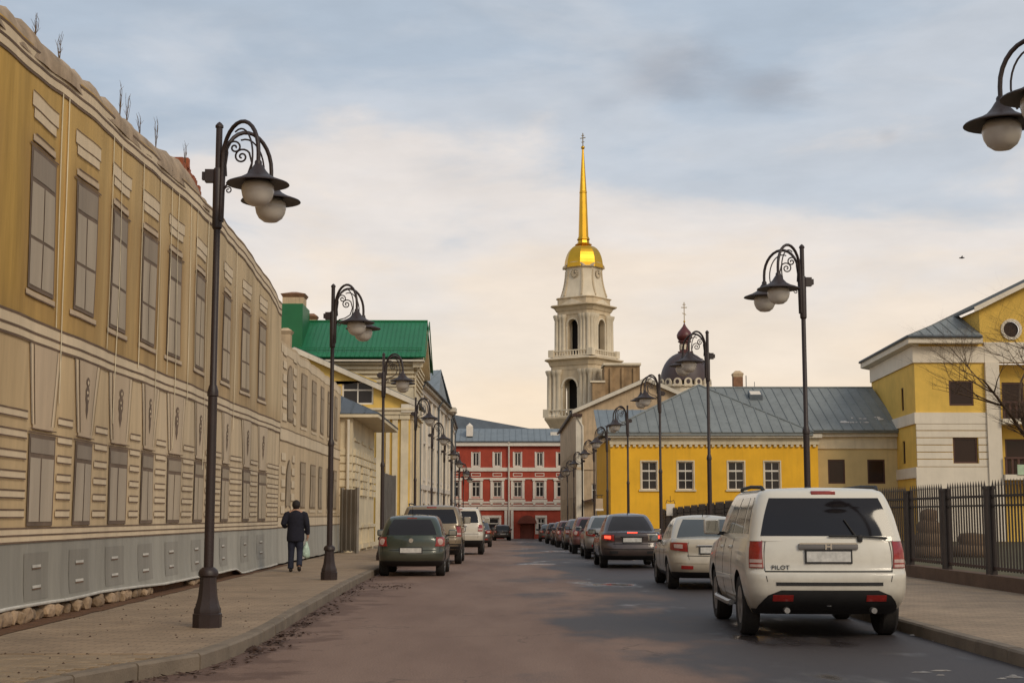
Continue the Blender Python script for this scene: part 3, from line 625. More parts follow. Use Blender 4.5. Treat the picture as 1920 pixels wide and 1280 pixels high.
# dry weeds on the roof edge
for k, (a_, b2, hpx) in enumerate(((66,62,38),(112,95,40),(225,200,52),(238,212,42),(262,240,30),(292,268,44),(347,312,44))):
    base_ = P(a_, b2, X=XW-.2); base_.z = top(base_.y)+max(hump(base_.y)-top(base_.y), 0)*.7-.08
    m = MB(); hgt = hpx*base_.y/F*1.15
    for j in range(random.randint(4, 7)):
        d = Vector((random.uniform(-.12,.12), random.uniform(-.22,.22), 1)); pts = [base_+d*hgt*t*random.uniform(.8,1)+Vector((0, random.uniform(-.02,.02), 0)) for t in (0,.35,.7,1)]
        m.tube(pts, [.007,.005,.004,.002], 4)
        for q in range(3):
            s_ = pts[1+q % 3]; m.tube([s_, s_+Vector((random.uniform(-.05,.05), random.uniform(-.1,.1), .10))], [.004,.002], 3)
    labs = ['short dry weed stalk standing alone on the nearest roof edge', 'pair of thin dry stalks beyond the lone stalk on the roof edge', 'tall dry weed clump on middle of wrapped roof edge', 'bushy dry weed beside the tall clump on wrapped roof', 'small dry weed between tall clump and next clump on wrapped roof', 'spiky dry weed on wrapped roof before the broken bricks', 'two dry twigs rising behind the broken red brickwork on roof']
    tag(m.build('dry_weed', m_twig), labs[k], 'weed', 'dry weeds on the wrapped roof')
# ================================================================= BUILDINGS
def roof_plane(parent, pts, mt, spacing=.55, rib=.03, single=True, name='roof', thick=.07, rib_name='roof_seam', rmat=None):
    pts = [Vector(p) for p in pts]; nrm = (pts[1]-pts[0]).cross(pts[2]-pts[0])
    if nrm.length < 1e-6: nrm = (pts[2]-pts[1]).cross(pts[3]-pts[1])
    nrm.normalize(); nrm = nrm if nrm.z > 0 else -nrm
    m = MB(); m.prism(pts, -nrm*thick); o = m.build(name, mt, parent)
    h = Vector((0,0,1)).cross(nrm)
    if h.length < 1e-4 or not spacing: return o
    h.normalize(); cs = [p.dot(h) for p in pts]; c = min(cs)+spacing*.5; J = MB()
    while c < max(cs)-.05:
        hit = []
        for a, b in zip(pts, pts[1:]+pts[:1]):
            da, db = a.dot(h)-c, b.dot(h)-c
            if da*db < 0: hit.append(a+(b-a)*(da/(da-db)))
        if len(hit) >= 2 and (hit[0]-hit[1]).length > .2:
            a, b = hit[0]+nrm*.002, hit[1]+nrm*.002; q = MB() if single else J
            q.hexa([a-h*rib*.5, a+h*rib*.5, b+h*rib*.5, b-h*rib*.5, a-h*rib*.4+nrm*rib, a+h*rib*.4+nrm*rib, b+h*rib*.4+nrm*rib, b-h*rib*.4+nrm*rib])
            if single: q.build(rib_name, rmat or mt, o)
        c += spacing
    if not single and J.v: s_ = J.build(rib_name+'s', rmat or mt, o); s_['kind'] = 'stuff'
    return o
def fbox(fr, name, mt, par, *a): m = MB(); fr.box(m, *a); return m.build(name, mt, par)
def xbox(name, mt, par, *a): m = MB(); m.box(*a); return m.build(name, mt, par)
def downpipe(par, pts, r=.06, mt=None): m = MB(); m.tube(pts, r, 8); return m.build('downpipe', mt or m_white, par, 50)

# ---- corner pavilion with dark hipped roof
pvn = thing('gate_pavilion', 'small cream rusticated pavilion with dark hipped roof and deep eaves', 'building', (-7.5, 57, 0))
gp = gz(56); fF = Fr((-9.5, 53.3, 0), (1,0,0), (0,-1,0)); fS = Fr((-5.6, 53.3, 0), (0,1,0), (1,0,0))
m = MB(); wall(m, fF, 0, 3.9, gp-.3, 5.15); wall(m, fS, 0, 9, gp-.3, 5.15); m.poly([(-9.5,53.3,gp-.3),(-9.5,62.3,gp-.3),(-9.5,62.3,5.15),(-9.5,53.3,5.15)]); m.poly([(-9.5,62.3,gp-.3),(-5.6,62.3,gp-.3),(-5.6,62.3,5.15),(-9.5,62.3,5.15)])
m.build('wall', m_cream, pvn)
for k in range(6):   # smooth bands on the front, rows of projecting blocks on the street side
    z = 2.25+.29*k; fbox(fF, 'rustic_band', m_cream, pvn, 3.0, 3.9, z, z+.23, -.01, .06)
    for q in range(9):
        if q in (2, 6) and k < 4: continue
        u = .12+q*.98+(.2 if k % 2 else 0); fbox(fS, 'rustic_block', m_cream, pvn, u, min(u+.72, 8.95), z, z+.23, -.01, .10)
for u0 in (.4, 3.3, 6.2):
    pn = fbox(fS, 'panel', m_cream, pvn, u0, u0+2.3, .25+gp, .42+gp, -.01, .12); fbox(fS, 'panel_rail', m_cream, pn, u0, u0+2.3, 1.05+gp, 1.17+gp, -.01, .12)
    for q in range(5): fbox(fS, 'baluster', m_cream, pn, u0+.15+q*.45, u0+.35+q*.45, .43+gp, 1.04+gp, -.01, .08)
    fbox(fS, 'upper_panel', m_cream, pvn, u0+.2, u0+2.1, 4.25, 4.36, -.01, .05)
downpipe(pvn, [(-5.75,53.18,5.0),(-5.75,53.18,.3+gp)])
E = [(-10.4,53.05),(-4.62,53.05),(-4.62,63.1),(-10.4,63.1)]; ze = 5.22
for (a, b, c) in (((-10.4,53.05,ze),(-4.62,53.05,ze),(-7.4,56,6.55)), ((-4.62,53.05,ze),(-4.62,63.1,ze),(-7.4,56,6.55)), ((-4.62,63.1,ze),(-10.4,63.1,ze),(-7.4,60,6.55)), ((-10.4,63.1,ze),(-10.4,53.05,ze),(-7.4,60,6.55))):
    pts = [a, b, c]
    if a[0] == -4.62 and b[0] == -4.62: pts = [a, b, (-7.4,60,6.55), (-7.4,56,6.55)]
    if a[0] == -10.4 and b[0] == -10.4: pts = [a, b, (-7.4,56,6.55), (-7.4,60,6.55)]
    roof_plane(pvn, pts, m_roofdark, .5, .03, True, thick=.03)
m = MB(); m.box(-10.38,-4.64,53.07,63.08,5.08,5.20); m.build('eaves', m_cream, pvn)
# ---- gates
def sheet_gate(name, lab, a, b, z0, z1, mt, n_rib, cat='gate', th=.05):
    a = Vector(a); b = Vector(b); u = (b-a).normalized(); L_ = (b-a).length; fr = Fr((a.x, a.y, 0), u, (u.y,-u.x,0)); t = thing(name, lab, cat, (a.x, a.y, z0))
    fbox(fr, 'sheet', mt, t, 0, L_, z0+.08, z1, -th/2, th/2)
    for k in range(n_rib+1): uu = L_*k/n_rib; fbox(fr, 'rib', mt, t, uu-.025, uu+.025, z0+.05, z1+.01, th/2+.001, th/2+.035)
    for z in (z0+.3, z1-.3): fbox(fr, 'rail', mt, t, 0, L_, z-.04, z+.04, -th/2-.04, -th/2-.001)
    for uu in (-.06, L_+.06): fbox(fr, 'post', mt, t, uu-.055, uu+.055, z0, z1+.06, -.05, .05)
    return t
m_gate = mat('grey brown sheet metal', (.20,.175,.145), rough=.6, var=.2, vs=1.5, stain=.5, stain_c=(.10,.06,.04), bump=.08)
m_gate2 = mat('dull grey sheet metal', (.135,.125,.115), rough=.6, var=.2, vs=1.5, stain=.4, stain_c=(.07,.05,.04), bump=.08)
sheet_gate('metal_gate', 'rusty grey brown metal gate leaf standing open against cream pavilion', (-5.84,52.6,0), (-5.3,52.0,0), PZ, 2.42, m_gate, 3)
sheet_gate('metal_gate', 'tall dull grey sheet metal gate beyond the cream pavilion', (-5.35,64.4,0), (-5.3,70.2,0), gz(66)+.1, 3.35, m_gate2, 8)

# ---- yellow gabled house, its gable towards us
Yy = 81.0
apx = P(552, 650, Y=Yy); eav = P(784, 752, Y=Yy)
yg = thing('gabled_house', 'yellow gabled house with white corner pilasters below the green roof', 'house', (-10, Yy, gz(84)))
fF = Fr((-18.3, Yy+.35, 0), (1,0,0), (0,-1,0)); XR = -5.32; U = lambda X: X+18.3
zE = eav.z-.15; gb = gz(82)-.3
def ygz(X): return apx.z + (eav.z-apx.z)*abs(X-apx.x)/(eav.x-apx.x) - .12
pw = P(640, 713, Y=Yy); pw2 = P(699, 757, Y=Yy)
hole = (U(pw.x), U(pw2.x), pw2.z, pw.z)
m = MB(); zt = min(ygz(XR), ygz(-18.3)); wall(m, fF, 0, U(XR), gb, hole[2]-.3); wall(m, fF, 0, U(XR), hole[2]-.3, 7.45, [hole] if hole[3] < 7.45 else [])
m2 = MB(); zc = hole[3]+.1
m = MB(); wall(m, fF, 0, U(XR), gb, hole[2]); wall(m, fF, 0, hole[0], hole[2], hole[3]); wall(m, fF, hole[1], U(XR)-1.9, hole[2], hole[3])
m.poly([fF.p(U(XR)-1.9, hole[2]), fF.p(U(XR), hole[2]), fF.p(U(XR), min(hole[3], ygz(XR))), fF.p(U(XR)-1.9, min(hole[3], ygz(XR-1.9)))])
m.poly([fF.p(0, hole[3]), fF.p(hole[0], hole[3]), fF.p(hole[1], hole[3]), fF.p(U(XR)-1.9, hole[3]), fF.p(U(XR)-1.9, max(hole[3], ygz(XR-1.9))), fF.p(U(apx.x), ygz(apx.x)), fF.p(0, ygz(-18.3))])
c4 = [(hole[0],hole[2]),(hole[1],hole[2]),(hole[1],hole[3]),(hole[0],hole[3])]
for i in range(4): a, b = c4[i], c4[(i+1) % 4]; m.poly([fF.p(*a), fF.p(*b), fF.p(b[0],b[1],-.2), fF.p(a[0],a[1],-.2)])
fS = Fr((XR, Yy+.35, 0), (0,1,0), (1,0,0)); wall(m, fS, 0, 8.2, gb, ygz(XR))
m.build('wall', m_yellow2, yg)
window(yg, fF, hole, m_wframe, m_glass, .10, 2, (.62,), .12)
for (a, b) in ((706,719), (724,731), (736,746), (752,766)):
    p0, p1 = P(a, 800, Y=Yy+.3), P(b, 800, Y=Yy+.3); q = fbox(fF, 'pilaster', m_cream, yg, U(p0.x), min(U(p1.x), U(XR)+.06), gb, 6.85, -.01, .14); fbox(fF, 'capital', m_cream, q, U(p0.x)-.08, U(p1.x)+.08, 6.86, 7.12, -.01, .22)
fbox(fF, 'entablature', m_cream, yg, U(P(690,780,Y=Yy).x), U(XR)+.2, 7.13, 7.36, -.01, .30); fbox(fF, 'cornice', m_cream, yg, U(P(690,780,Y=Yy).x)-.1, U(XR)+.35, 7.361, 7.48, -.01, .42)
for k in range(5):
    u = .3+k*1.55; q = fbox(fS, 'pilaster', m_cream, yg, u, u+.8, gb, 6.85, -.01, .12); fbox(fS, 'capital', m_cream, q, u-.06, u+.86, 6.86, 7.12, -.01, .18)
fbox(fS, 'entablature', m_cream, yg, .21, 8.2, 7.13, 7.48, -.01, .32)
L_ = 2*apx.x-eav.x
for s in (0, 1):
    xe = eav.x if s == 0 else L_
    r1 = roof_plane(yg, [(apx.x, Yy, apx.z), (xe, Yy, eav.z), (xe, 89.3, eav.z), (apx.x, 89.3, apx.z)], m_green if False else m_roofdark, .6, .03, True, thick=.10)
    m = MB(); a = Vector((apx.x, Yy-.06, apx.z-.02)); b = Vector((xe, Yy-.06, eav.z-.02)); m.prism([a, b, b+Vector((0,0,-.30)), a+Vector((0,0,-.30))], (0,.05,0)); m.build('bargeboard', m_white, yg)
xbox('cornice_return', m_white, yg, eav.x-.95, eav.x+.02, Yy-.02, Yy+.5, eav.z-.62, eav.z-.16)
downpipe(yg, [(XR+.28, Yy+.6, 7.1), (XR+.28, Yy+.6, gb+.4)], .06, m_cream)

# ---- big house with the bright green roof
gh = thing('green_roofed_house', 'tall cream house with bright green metal roof and two storeys', 'house', (-10, 93, gz(93)))
ge = P(796, 668, Y=89.0); gr = P(802, 603, Y=94.0); XL = -19.0; xo = ge.x
r1 = roof_plane(gh, [(XL, 89, ge.z), (xo, 89, ge.z), (gr.x, 94, gr.z), (XL, 94, gr.z)], m_green, .29, .035, False, thick=.08)
roof_plane(gh, [(XL, 94.01, gr.z), (gr.x, 94.01, gr.z), (xo, 99, ge.z), (XL, 99, ge.z)], m_green, .29, .035, False, thick=.08)
m = MB(); m.tube([(XL,94,gr.z+.03),(gr.x,94,gr.z+.03)], .08, 6); m.build('ridge_cap', m_greendk, gh)
m = MB()
for k in range(24): xx = XL+.3+k*.58; m.box(xx-.015, xx+.015, 89.58, 89.62, ge.z+.32, ge.z+.62)
m.tube([(XL,89.6,ge.z+.62),(xo-.2,89.6,ge.z+.62)], .02, 5); m.tube([(XL,89.6,ge.z+.48),(xo-.2,89.6,ge.z+.48)], .02, 5); m.build('snow_guard', m_greendk, gh)
wr = xo-.75; fF = Fr((XL+.5, 89.9, 0), (1,0,0), (0,-1,0)); fS = Fr((wr, 89.9, 0), (0,1,0), (1,0,0)); ul = wr-XL-.5; zb = gz(90)-.3; zt = ge.z-.25
holes = [(2.2+q*2.6, 3.3+q*2.6, zz, zz+1.9) for q in range(4) for zz in (5.3,)]
m = MB(); wall(m, fF, 0, ul, zb, zt, holes); hs = [(1.3+q*2.4, 2.3+q*2.4, zz, zz+1.8) for q in range(3) for zz in (4.6, 1.3)]; wall(m, fS, 0, 8.2, zb, zt, hs)
m.poly([(wr,89.9,zt),(wr,98.1,zt),(wr,94,gr.z-.3)]); m.poly([(XL+.5,98.1,zb),(wr,98.1,zb),(wr,98.1,zt),(XL+.5,98.1,zt)]); m.build('wall', m_cream, gh)
for h in holes: window(gh, fF, h, m_wframe, m_glass, .08)
for h in hs: window(gh, fS, h, m_wframe, m_glass, .08)
for k in range(6):
    z = zt-.20-.27*k; fbox(fF, 'cornice_band', m_cream, gh, 0, ul+.06, z, z+.13, -.01, .30-.045*k); fbox(fS, 'cornice_band', m_cream, gh, .05, 8.2, z, z+.13, -.01, .28-.04*k)
for s in (-1, 1):   # raking cornice towards the street
    a = Vector((wr, 94, gr.z-.28)); b = Vector((wr, 94+s*4.6, ge.z-.28)); m = MB(); m.prism([a, b, b+Vector((0,0,-.35)), a+Vector((0,0,-.35))], (.62,0,0)); m.build('raking_cornice', m_cream, gh)
    a = Vector((xo+.0, 94, gr.z-.0)); b = Vector((xo, 94+s*5, ge.z)); m = MB(); m.prism([a, b, b+Vector((0,0,-.22)), a+Vector((0,0,-.22))], (.06,0,0)); m.build('verge', m_greendk, gh)
xbox('eaves', m_white, gh, XL, xo-.02, 89.05, 89.9, zt-.04, zt+.06)
downpipe(gh, [(wr+.6,90,zt),(wr+.12,90.05,zt-.8),(wr+.12,90.05,zb+.4)], .07, m_cream)
def chimney(par, c, w_, z0, z1, mt, cap, flare=.12, name='chimney'):
    q = xbox(name, mt, par, c.x-w_/2, c.x+w_/2, c.y-w_/2, c.y+w_/2, z0, z1)
    m = MB(); h = w_/2; zz = z1
    m.hexa([(c.x-h*.98,c.y-h*.98,zz+.001),(c.x+h*.98,c.y-h*.98,zz+.001),(c.x+h*.98,c.y+h*.98,zz+.001),(c.x-h*.98,c.y+h*.98,zz+.001),(c.x-h-flare,c.y-h-flare,zz+.22),(c.x+h+flare,c.y-h-flare,zz+.22),(c.x+h+flare,c.y+h+flare,zz+.22),(c.x-h-flare,c.y+h+flare,zz+.22)])
    m.hexa([(c.x-h-flare,c.y-h-flare,zz+.222),(c.x+h+flare,c.y-h-flare,zz+.222),(c.x+h+flare,c.y+h+flare,zz+.222),(c.x-h-flare,c.y+h+flare,zz+.222)]+[(c.x+a*.15,c.y+b*.15,zz+.42) for a, b in ((-1,-1),(1,-1),(1,1),(-1,1))]); m.build('cap', cap, q); return q
c = P(549, 600, Y=91); zt1 = P(549, 572, Y=91).z; zt2 = P(549, 556, Y=91).z
q = xbox('dormer_box', m_greendk, gh, c.x-.72, c.x+.72, 90.3, 93.5, ge.z, zt1); m = MB(); chimney(gh, Vector((c.x, 91.6, 0)), 1.35, zt1+.002, zt2-.05, m_tan, m_brickch)
c = P(585, 598, Y=94.3); chimney(gh, c, .62, gr.z-.4, P(585, 600, Y=94.3).z, m_tan, m_brickch, .1)
c = P(537, 630, Y=88.0); chimney(yg, Vector((c.x, 87.8, 0)), .65, ygz(c.x)-.2, P(537, 628, Y=87.8).z, m_tan, m_tan, .12)

# ---- white street houses further on
def street_house(name, lab, A, B, zt, zb, mt, nwin, proj=.5, depth=11, roofm=None, rise=1.6, wins=True):
    A = Vector((*A,0)); B = Vector((*B,0)); u = (B-A).normalized(); n_ = Vector((u.y,-u.x,0)); L_ = (B-A).length; t = thing(name, lab, 'house', ((A.x+B.x)/2-2, (A.y+B.y)/2, zb))
    fr = Fr(A, u, n_); hs = []
    if wins:
        for k in range(nwin):
            uc = L_*(k+.5)/nwin
            for z0, hh in ((zb+1.5, 1.9), (zb+5.4, 2.3)): hs.append((uc-.6, uc+.6, z0, z0+hh))
    m = MB(); wall(m, fr, 0, L_, zb, zt, hs); f0 = Fr(A-n_*depth, n_, -u); wall(m, f0, 0, depth, zb, zt); f1 = Fr(B, -n_, u); wall(m, f1, 0, depth, zb, zt); m.build('wall', mt, t)
    for h in hs:
        window(t, fr, h, m_wframe, m_glass, .09, 2, (.68,), .14); q = fbox(fr, 'surround', m_trim, t, h[0]-.2, h[1]+.2, h[3]+.02, h[3]+.2, -.01, .10); fbox(fr, 'apron', m_trim, t, h[0]-.15, h[1]+.15, h[2]-.35, h[2]-.12, -.01, .07)
    for k in range(nwin+1):
        uc = min(max(L_*k/nwin, .35), L_-.35); fbox(fr, 'pilaster', m_trim, t, uc-.33, uc+.33, zb, zt-.7, -.01, .13)
    fbox(fr, 'string_course', m_trim, t, 0, L_, zb+4.4, zb+4.75, -.01, .16)
    fbox(fr, 'frieze', m_trim, t, 0, L_, zt-.68, zt-.30, -.01, .18); fbox(fr, 'eaves', mt, t, -.2, L_+.2, zt-.28, zt-.02, -.01, proj)
    r = roof_plane(t, [fr.p(-.3, zt, proj+.08), fr.p(L_+.3, zt, proj+.08), fr.p(L_+.3, zt+rise, -depth/2), fr.p(-.3, zt+rise, -depth/2)], roofm or m_roofdark, .7, .04, False)
    m = MB(); m.tube([fr.p(-.3, zt-.03, proj+.13), fr.p(L_+.3, zt-.03, proj+.13)], .07, 6); m.build('gutter', m_roofdark, t)
    for uu in (.5, L_*.52, L_-.4): downpipe(t, [fr.p(uu, zt-.05, proj+.1), fr.p(uu, zt-.75, .24), fr.p(uu, zb+.4, .24)], .075, m_roofdark)
    return t, fr, L_
w1, f1, L1 = street_house('white_house', 'long white plastered house with grey pointed gable above the eaves', (-6.05, 99.2), (-4.95, 130.5), 10.75, gz(110)-.5, m_white, 8, .5)
# pointed gable on the eaves
a0 = L1*.40; a1 = L1*.86; zg = 10.8; mid = (a0+a1)/2; pkz = P(827, 692, Y=(99.2+31*.62)).z
q = roof_plane(w1, [f1.p(a0, zg, .55), f1.p(mid, pkz, .15), f1.p(mid, pkz-.3, -4.5), f1.p(a0, zg+.6, -4.5)], m_roofblue, .7, .04, True, name='gable_roof')
roof_plane(w1, [f1.p(mid, pkz, .15), f1.p(a1, zg, .55), f1.p(a1, zg+.6, -4.5), f1.p(mid, pkz-.3, -4.5)], m_roofblue, .7, .04, True, name='gable_roof')
m = MB(); m.prism([f1.p(a0+.3, zg, .3), f1.p(a1-.3, zg, .3), f1.p(mid, pkz-.25, .1)], f1.n*-.15); m.build('gable_wall', m_roofblue, w1)
m = MB(); f1.box(m, a1-1.6, a1+.35, zg-.42, zg-.05, -.2, .95); m.build('gable_cornice', m_white, w1)
w2, f2, L2 = street_house('white_house', 'farthest white house on the left beside the red building', (-5.35, 131.2), (-5.75, 163.5), 11.3, gz(150)-.5, m_white, 7, .35)

# ---- red three-storey house closing the street
YR = 174.0; sR = YR/F; zR = gz(YR)
rd = thing('red_house', 'three-storey brick red house with white trim closing the street end', 'house', (1.5, YR, zR))
Xof = lambda px: (px-945)*sR; Zof = lambda py: CAMZ+(965-py)*sR*1.0
fR = Fr((0, YR, 0), (1,0,0), (0,-1,0)); uL, uR = Xof(790), Xof(1140); ztR = Zof(836)
cx5 = [853, 892.5, 932.5, 970.5, 1011.5, 1051, 1091]
h3 = [(Xof(c-6.5), Xof(c+6.5), Zof(875), Zof(848)) for c in cx5]; h2 = [(Xof(c-8), Xof(c+8), Zof(932), Zof(903)) for c in cx5]
h1 = [(Xof(908), Xof(936), Zof(1001), Zof(970)), (Xof(1007), Xof(1021), Zof(1000), Zof(970)), (Xof(1058), Xof(1072), Zof(998), Zof(970))]
arch = (Xof(975), Xof(1001), zR-.2, Zof(975))
m = MB(); wall(m, fR, uL, uR, zR-.6, Zof(945), h1+[arch], .25); wall(m, fR, uL, uR, Zof(945), ztR, h2+h3, .25)
m.poly([fR.p(uL,zR-.6), fR.p(uL,zR-.6,-10), fR.p(uL,ztR,-10), fR.p(uL,ztR)]); m.poly([fR.p(uR,zR-.6), fR.p(uR,zR-.6,-10), fR.p(uR,ztR,-10), fR.p(uR,ztR)]); m.build('wall', m_red, rd)
for h in h3:
    window(rd, fR, h, m_wframe, m_glass, .13, 2, (), .10); fbox(fR, 'sill', m_trim, rd, h[0]-.12, h[1]+.12, h[2]-.16, h[2]-.01, -.01, .10)
    for d in (0, 1): q = fbox(fR, 'window_trim', m_trim, rd, (h[0]-.16 if d == 0 else h[1]+.005), (h[0]-.005 if d == 0 else h[1]+.12), h[2], h[3]+.02, -.01, .05)
for h in h2:
    window(rd, fR, h, m_wframe, m_glass, .12, 2, (.68,), .10); a, b = h[0]-.30, h[1]+.30
    for (p, q) in ((a, h[0]-.01), (h[1]+.01, b)): fbox(fR, 'window_trim', m_trim, rd, p, q, h[2]-.1, h[3]+.10, -.01, .08)
    fbox(fR, 'window_hood', m_trim, rd, a-.08, b+.08, h[3]+.11, h[3]+.36, -.01, .16); ap = fbox(fR, 'apron', m_trim, rd, a-.1, b+.1, h[2]-.58, h[2]-.30, -.01, .14)
    fbox(fR, 'sill', m_trim, rd, a-.02, b+.02, h[2]-.22, h[2]-.11, -.01, .13)
    for p in (a-.05, b-.35): m = MB(); fR.prism(m, [(p, h[2]-.59), (p+.4, h[2]-.59), (p+.28, h[2]-.95), (p+.12, h[2]-.95)], .0, .12); m.build('console', m_trim, ap)
    z = Zof(891)
    pn = fbox(fR, 'tablet', m_trim, rd, h[0]-.05, h[1]+.05, z+.17, z+.25, -.01, .05); fbox(fR, 'tablet_edge', m_trim, pn, h[0]-.05, h[1]+.05, z-.17, z-.09, -.01, .05)
    for p in (h[0]-.05, h[1]-.03): fbox(fR, 'tablet_edge', m_trim, pn, p, p+.08, z-.085, z+.165, -.01, .05)
for h in h1:
    window(rd, fR, h, m_wframe, m_glass, .14, 2 if h[1]-h[0] < 1.2 else 1, (.66,), .12)
    for (p, q) in ((h[0]-.25, h[0]-.01), (h[1]+.01, h[1]+.25)): fbox(fR, 'window_trim', m_trim, rd, p, q, h[2], h[3]+.0, -.01, .08)
    fbox(fR, 'window_hood', m_trim, rd, h[0]-.25, h[1]+.25, h[3]+.01, h[3]+.28, -.01, .10)
for (y0, y1, d) in ((877,884,.14), (896,898.5,.10), (940,943,.10), (949,956,.18), (945.5,947.5,.12)):
    fbox(fR, 'string_course', m_trim, rd, uL, uR, Zof(y1), Zof(y0), -.01, d)
fbox(fR, 'cornice', m_trim, rd, uL-.1, uR+.1, Zof(837), Zof(830), -.01, .45); fbox(fR, 'cornice_edge', m_roofdark, rd, uL-.1, uR+.1, Zof(829.9), Zof(828), -.01, .6)
for c in (948.5, 960): fbox(fR, 'pilaster', m_trim, rd, Xof(c-2.6), Xof(c+2.6), zR-.3, Zof(956.3), -.01, .2)
downpipe(rd, [(Xof(954),YR-.55,Zof(829)),(Xof(954),YR-.3,Zof(836)),(Xof(954),YR-.25,zR+.4)], .10, m_trim)
m = MB(); uc = (arch[0]+arch[1])/2; rr = (arch[1]-arch[0])/2
pts = [(uc+rr*math.cos(t), arch[3]-.55+.75*math.sin(t)) for t in [i*math.pi/12 for i in range(13)]]
m_redpale = mat('faded red gate paint', (.17,.045,.028), var=.25, vs=1)
m = MB(); fR.prism(m, [(arch[1], arch[2]), (arch[1], arch[3])] + [(arch[0], arch[3]), (arch[0], arch[2])], -.24, -.20); m.build('carriage_gate', m_redpale, rd)
m = MB(); fR.prism(m, [(uc+1.35*rr*math.cos(t), arch[3]-.35+.95*math.sin(t)) for t in [i*math.pi/12 for i in range(13)]], .02, 1.0); m.build('gate_canopy', m_redpale, rd)
zrt = P(960, 803, Y=YR+4.5).z
roof_plane(rd, [(uL-.2, YR-.6, Zof(828)), (uR+.2, YR-.6, Zof(828)), (uR+.2, YR+5, zrt), (uL-.2, YR+5, zrt)], m_roofblue, .75, .05, False)
xbox('roof_dormer', m_trim, rd, Xof(874), Xof(886), YR+.8, YR+3.5, Zof(818), Zof(800))
m = MB(); m.lathe([(.42,0),(.42,.12),(.001,.5)], (Xof(880), YR+1.4, Zof(800)+.002), 10); m.build('dormer_cap', m_trim, rd)
xbox('chimney', m_trim, rd, Xof(1033), Xof(1049), YR+2, YR+3, Zof(822), Zof(809))
# darker roof rising behind it
bh = thing('far_roofed_house', 'house with long dark blue roof rising behind the red house', 'house', (-2, 190, zR))
a, b, c = P(850, 777, Y=192), P(1010, 806, Y=192), P(1010, 840, Y=186)
roof_plane(bh, [(a.x-8, 185.5, c.z), (b.x, 185.5, c.z), (b.x, 192, b.z), (a.x, 192, a.z), (a.x-8, 192, a.z)], m_roofdark, 0); xbox('wall', m_tan, bh, a.x-8, b.x, 186.2, 198, zR-.5, c.z-.15)
xbox('parapet', m_white, bh, b.x-6, b.x+2, 192.2, 192.7, b.z-.3, b.z+.25)

# ---- tan gabled building on the right side of the street
tg = thing('tan_gabled_house', 'weathered tan house with a broad gable behind the yellow house', 'house', (10, 125, gz(125)))
Yt = 125.0; ap = P(1213, 707, Y=Yt); el = P(1073, 768, Y=Yt); xr = 2*ap.x-el.x; zb = gz(Yt)-.5; xl = P(1081, 800, Y=Yt).x
fF = Fr((0, Yt+.4, 0), (1,0,0), (0,-1,0)); sl = (ap.z-el.z)/(ap.x-el.x)
hs = [(7.6, 8.5, 2.6, 4.2)]
m = MB(); wall(m, fF, xl, xr-.5, zb, el.z-.1, hs); m.poly([fF.p(xl, el.z-.1), fF.p(xr-.5, el.z-.1), fF.p(xr-.5, el.z+.15), fF.p(ap.x, ap.z-.2), fF.p(xl, el.z+.15)]); fS = Fr((xl, Yt+.4, 0), (0,1,0), (-1,0,0)); hh = [(2+q*3.2, 3.1+q*3.2, z0, z0+1.9) for q in range(10) for z0 in (1.2, 5.2)]; wall(m, fS, 0, 36, zb, el.z, hh); m.build('wall', m_tan, tg)
for h in hs: window(tg, fF, h, m_wframe, m_glass, .08)
for h in hh: window(tg, fS, h, m_wframe, m_glass, .09)
for (xe,) in ((el.x,), (xr,)):
    roof_plane(tg, [(ap.x, Yt, ap.z), (xe, Yt, el.z), (xe, Yt+37, el.z), (ap.x, Yt+37, ap.z)], m_roofdark, .8, .04, False, thick=.12)
    m = MB(); a = Vector((ap.x, Yt-.08, ap.z-.01)); b = Vector((xe, Yt-.08, el.z-.01)); m.prism([a, b, b+Vector((0,0,-.34)), a+Vector((0,0,-.34))], (0,.07,0)); m.build('bargeboard', m_white, tg)
m = MB(); m.box(el.x, xl+.5, Yt-.1, Yt+.6, el.z-.55, el.z-.35); m.build('cornice_return', m_ironred, tg)
downpipe(tg, [(xl+.1,Yt+.28,el.z-.6),(xl+.55,Yt+.28,el.z-1.4),(xl+.55,Yt+.28,zb+.4)], .08, m_white)
fbox(fF, 'string_course', m_tan, tg, xl, 12, 5.4, 5.62, -.01, .10); fbox(fF, 'quoin_strip', m_white, tg, xl-.04, xl+.5, zb, el.z-.6, -.01, .07)
m = MB(); m.hexa([(6.9,Yt-.6,2.6),(9.2,Yt-.6,3.2),(9.2,Yt+.38,3.2),(6.9,Yt+.38,2.6),(6.9,Yt-.6,2.72),(9.2,Yt-.6,3.32),(9.2,Yt+.38,3.32),(6.9,Yt+.38,2.72)]); m.build('awning', m_ironred, tg)
# hanging shop sign on a bracket
hg = thing('hanging_sign', 'small brown hanging sign with cream base on pole before tan house', 'sign', (P(1124, 940, Y=84).x, 84, gz(84)+PZ)); hx = hg.location.x; z0 = P(1124, 953, Y=84).z; z1 = P(1124, 934, Y=84).z
m = MB(); m.tube([(hx-.3, 84, gz(84)+PZ), (hx-.3, 84, z1+.45)], .025, 6); m.tube([(hx-.3,84,z1+.18),(hx+.22,84,z1+.18)], .018, 5); m.build('bracket', m_iron, hg)
xbox('board', m_tan, hg, hx-.2, hx+.2, 83.97, 84.03, z0, z1); xbox('board_foot', m_trim, hg, hx-.23, hx+.23, 83.96, 84.04, z0-.12, z0-.003)
for zz in (z1+.09,): m = MB(); m.tube([(hx-.12,84,z1),(hx-.12,84,z1+.18)], .01, 4); m.tube([(hx+.12,84,z1),(hx+.12,84,z1+.18)], .01, 4); m.build('hanger', m_iron, hg)

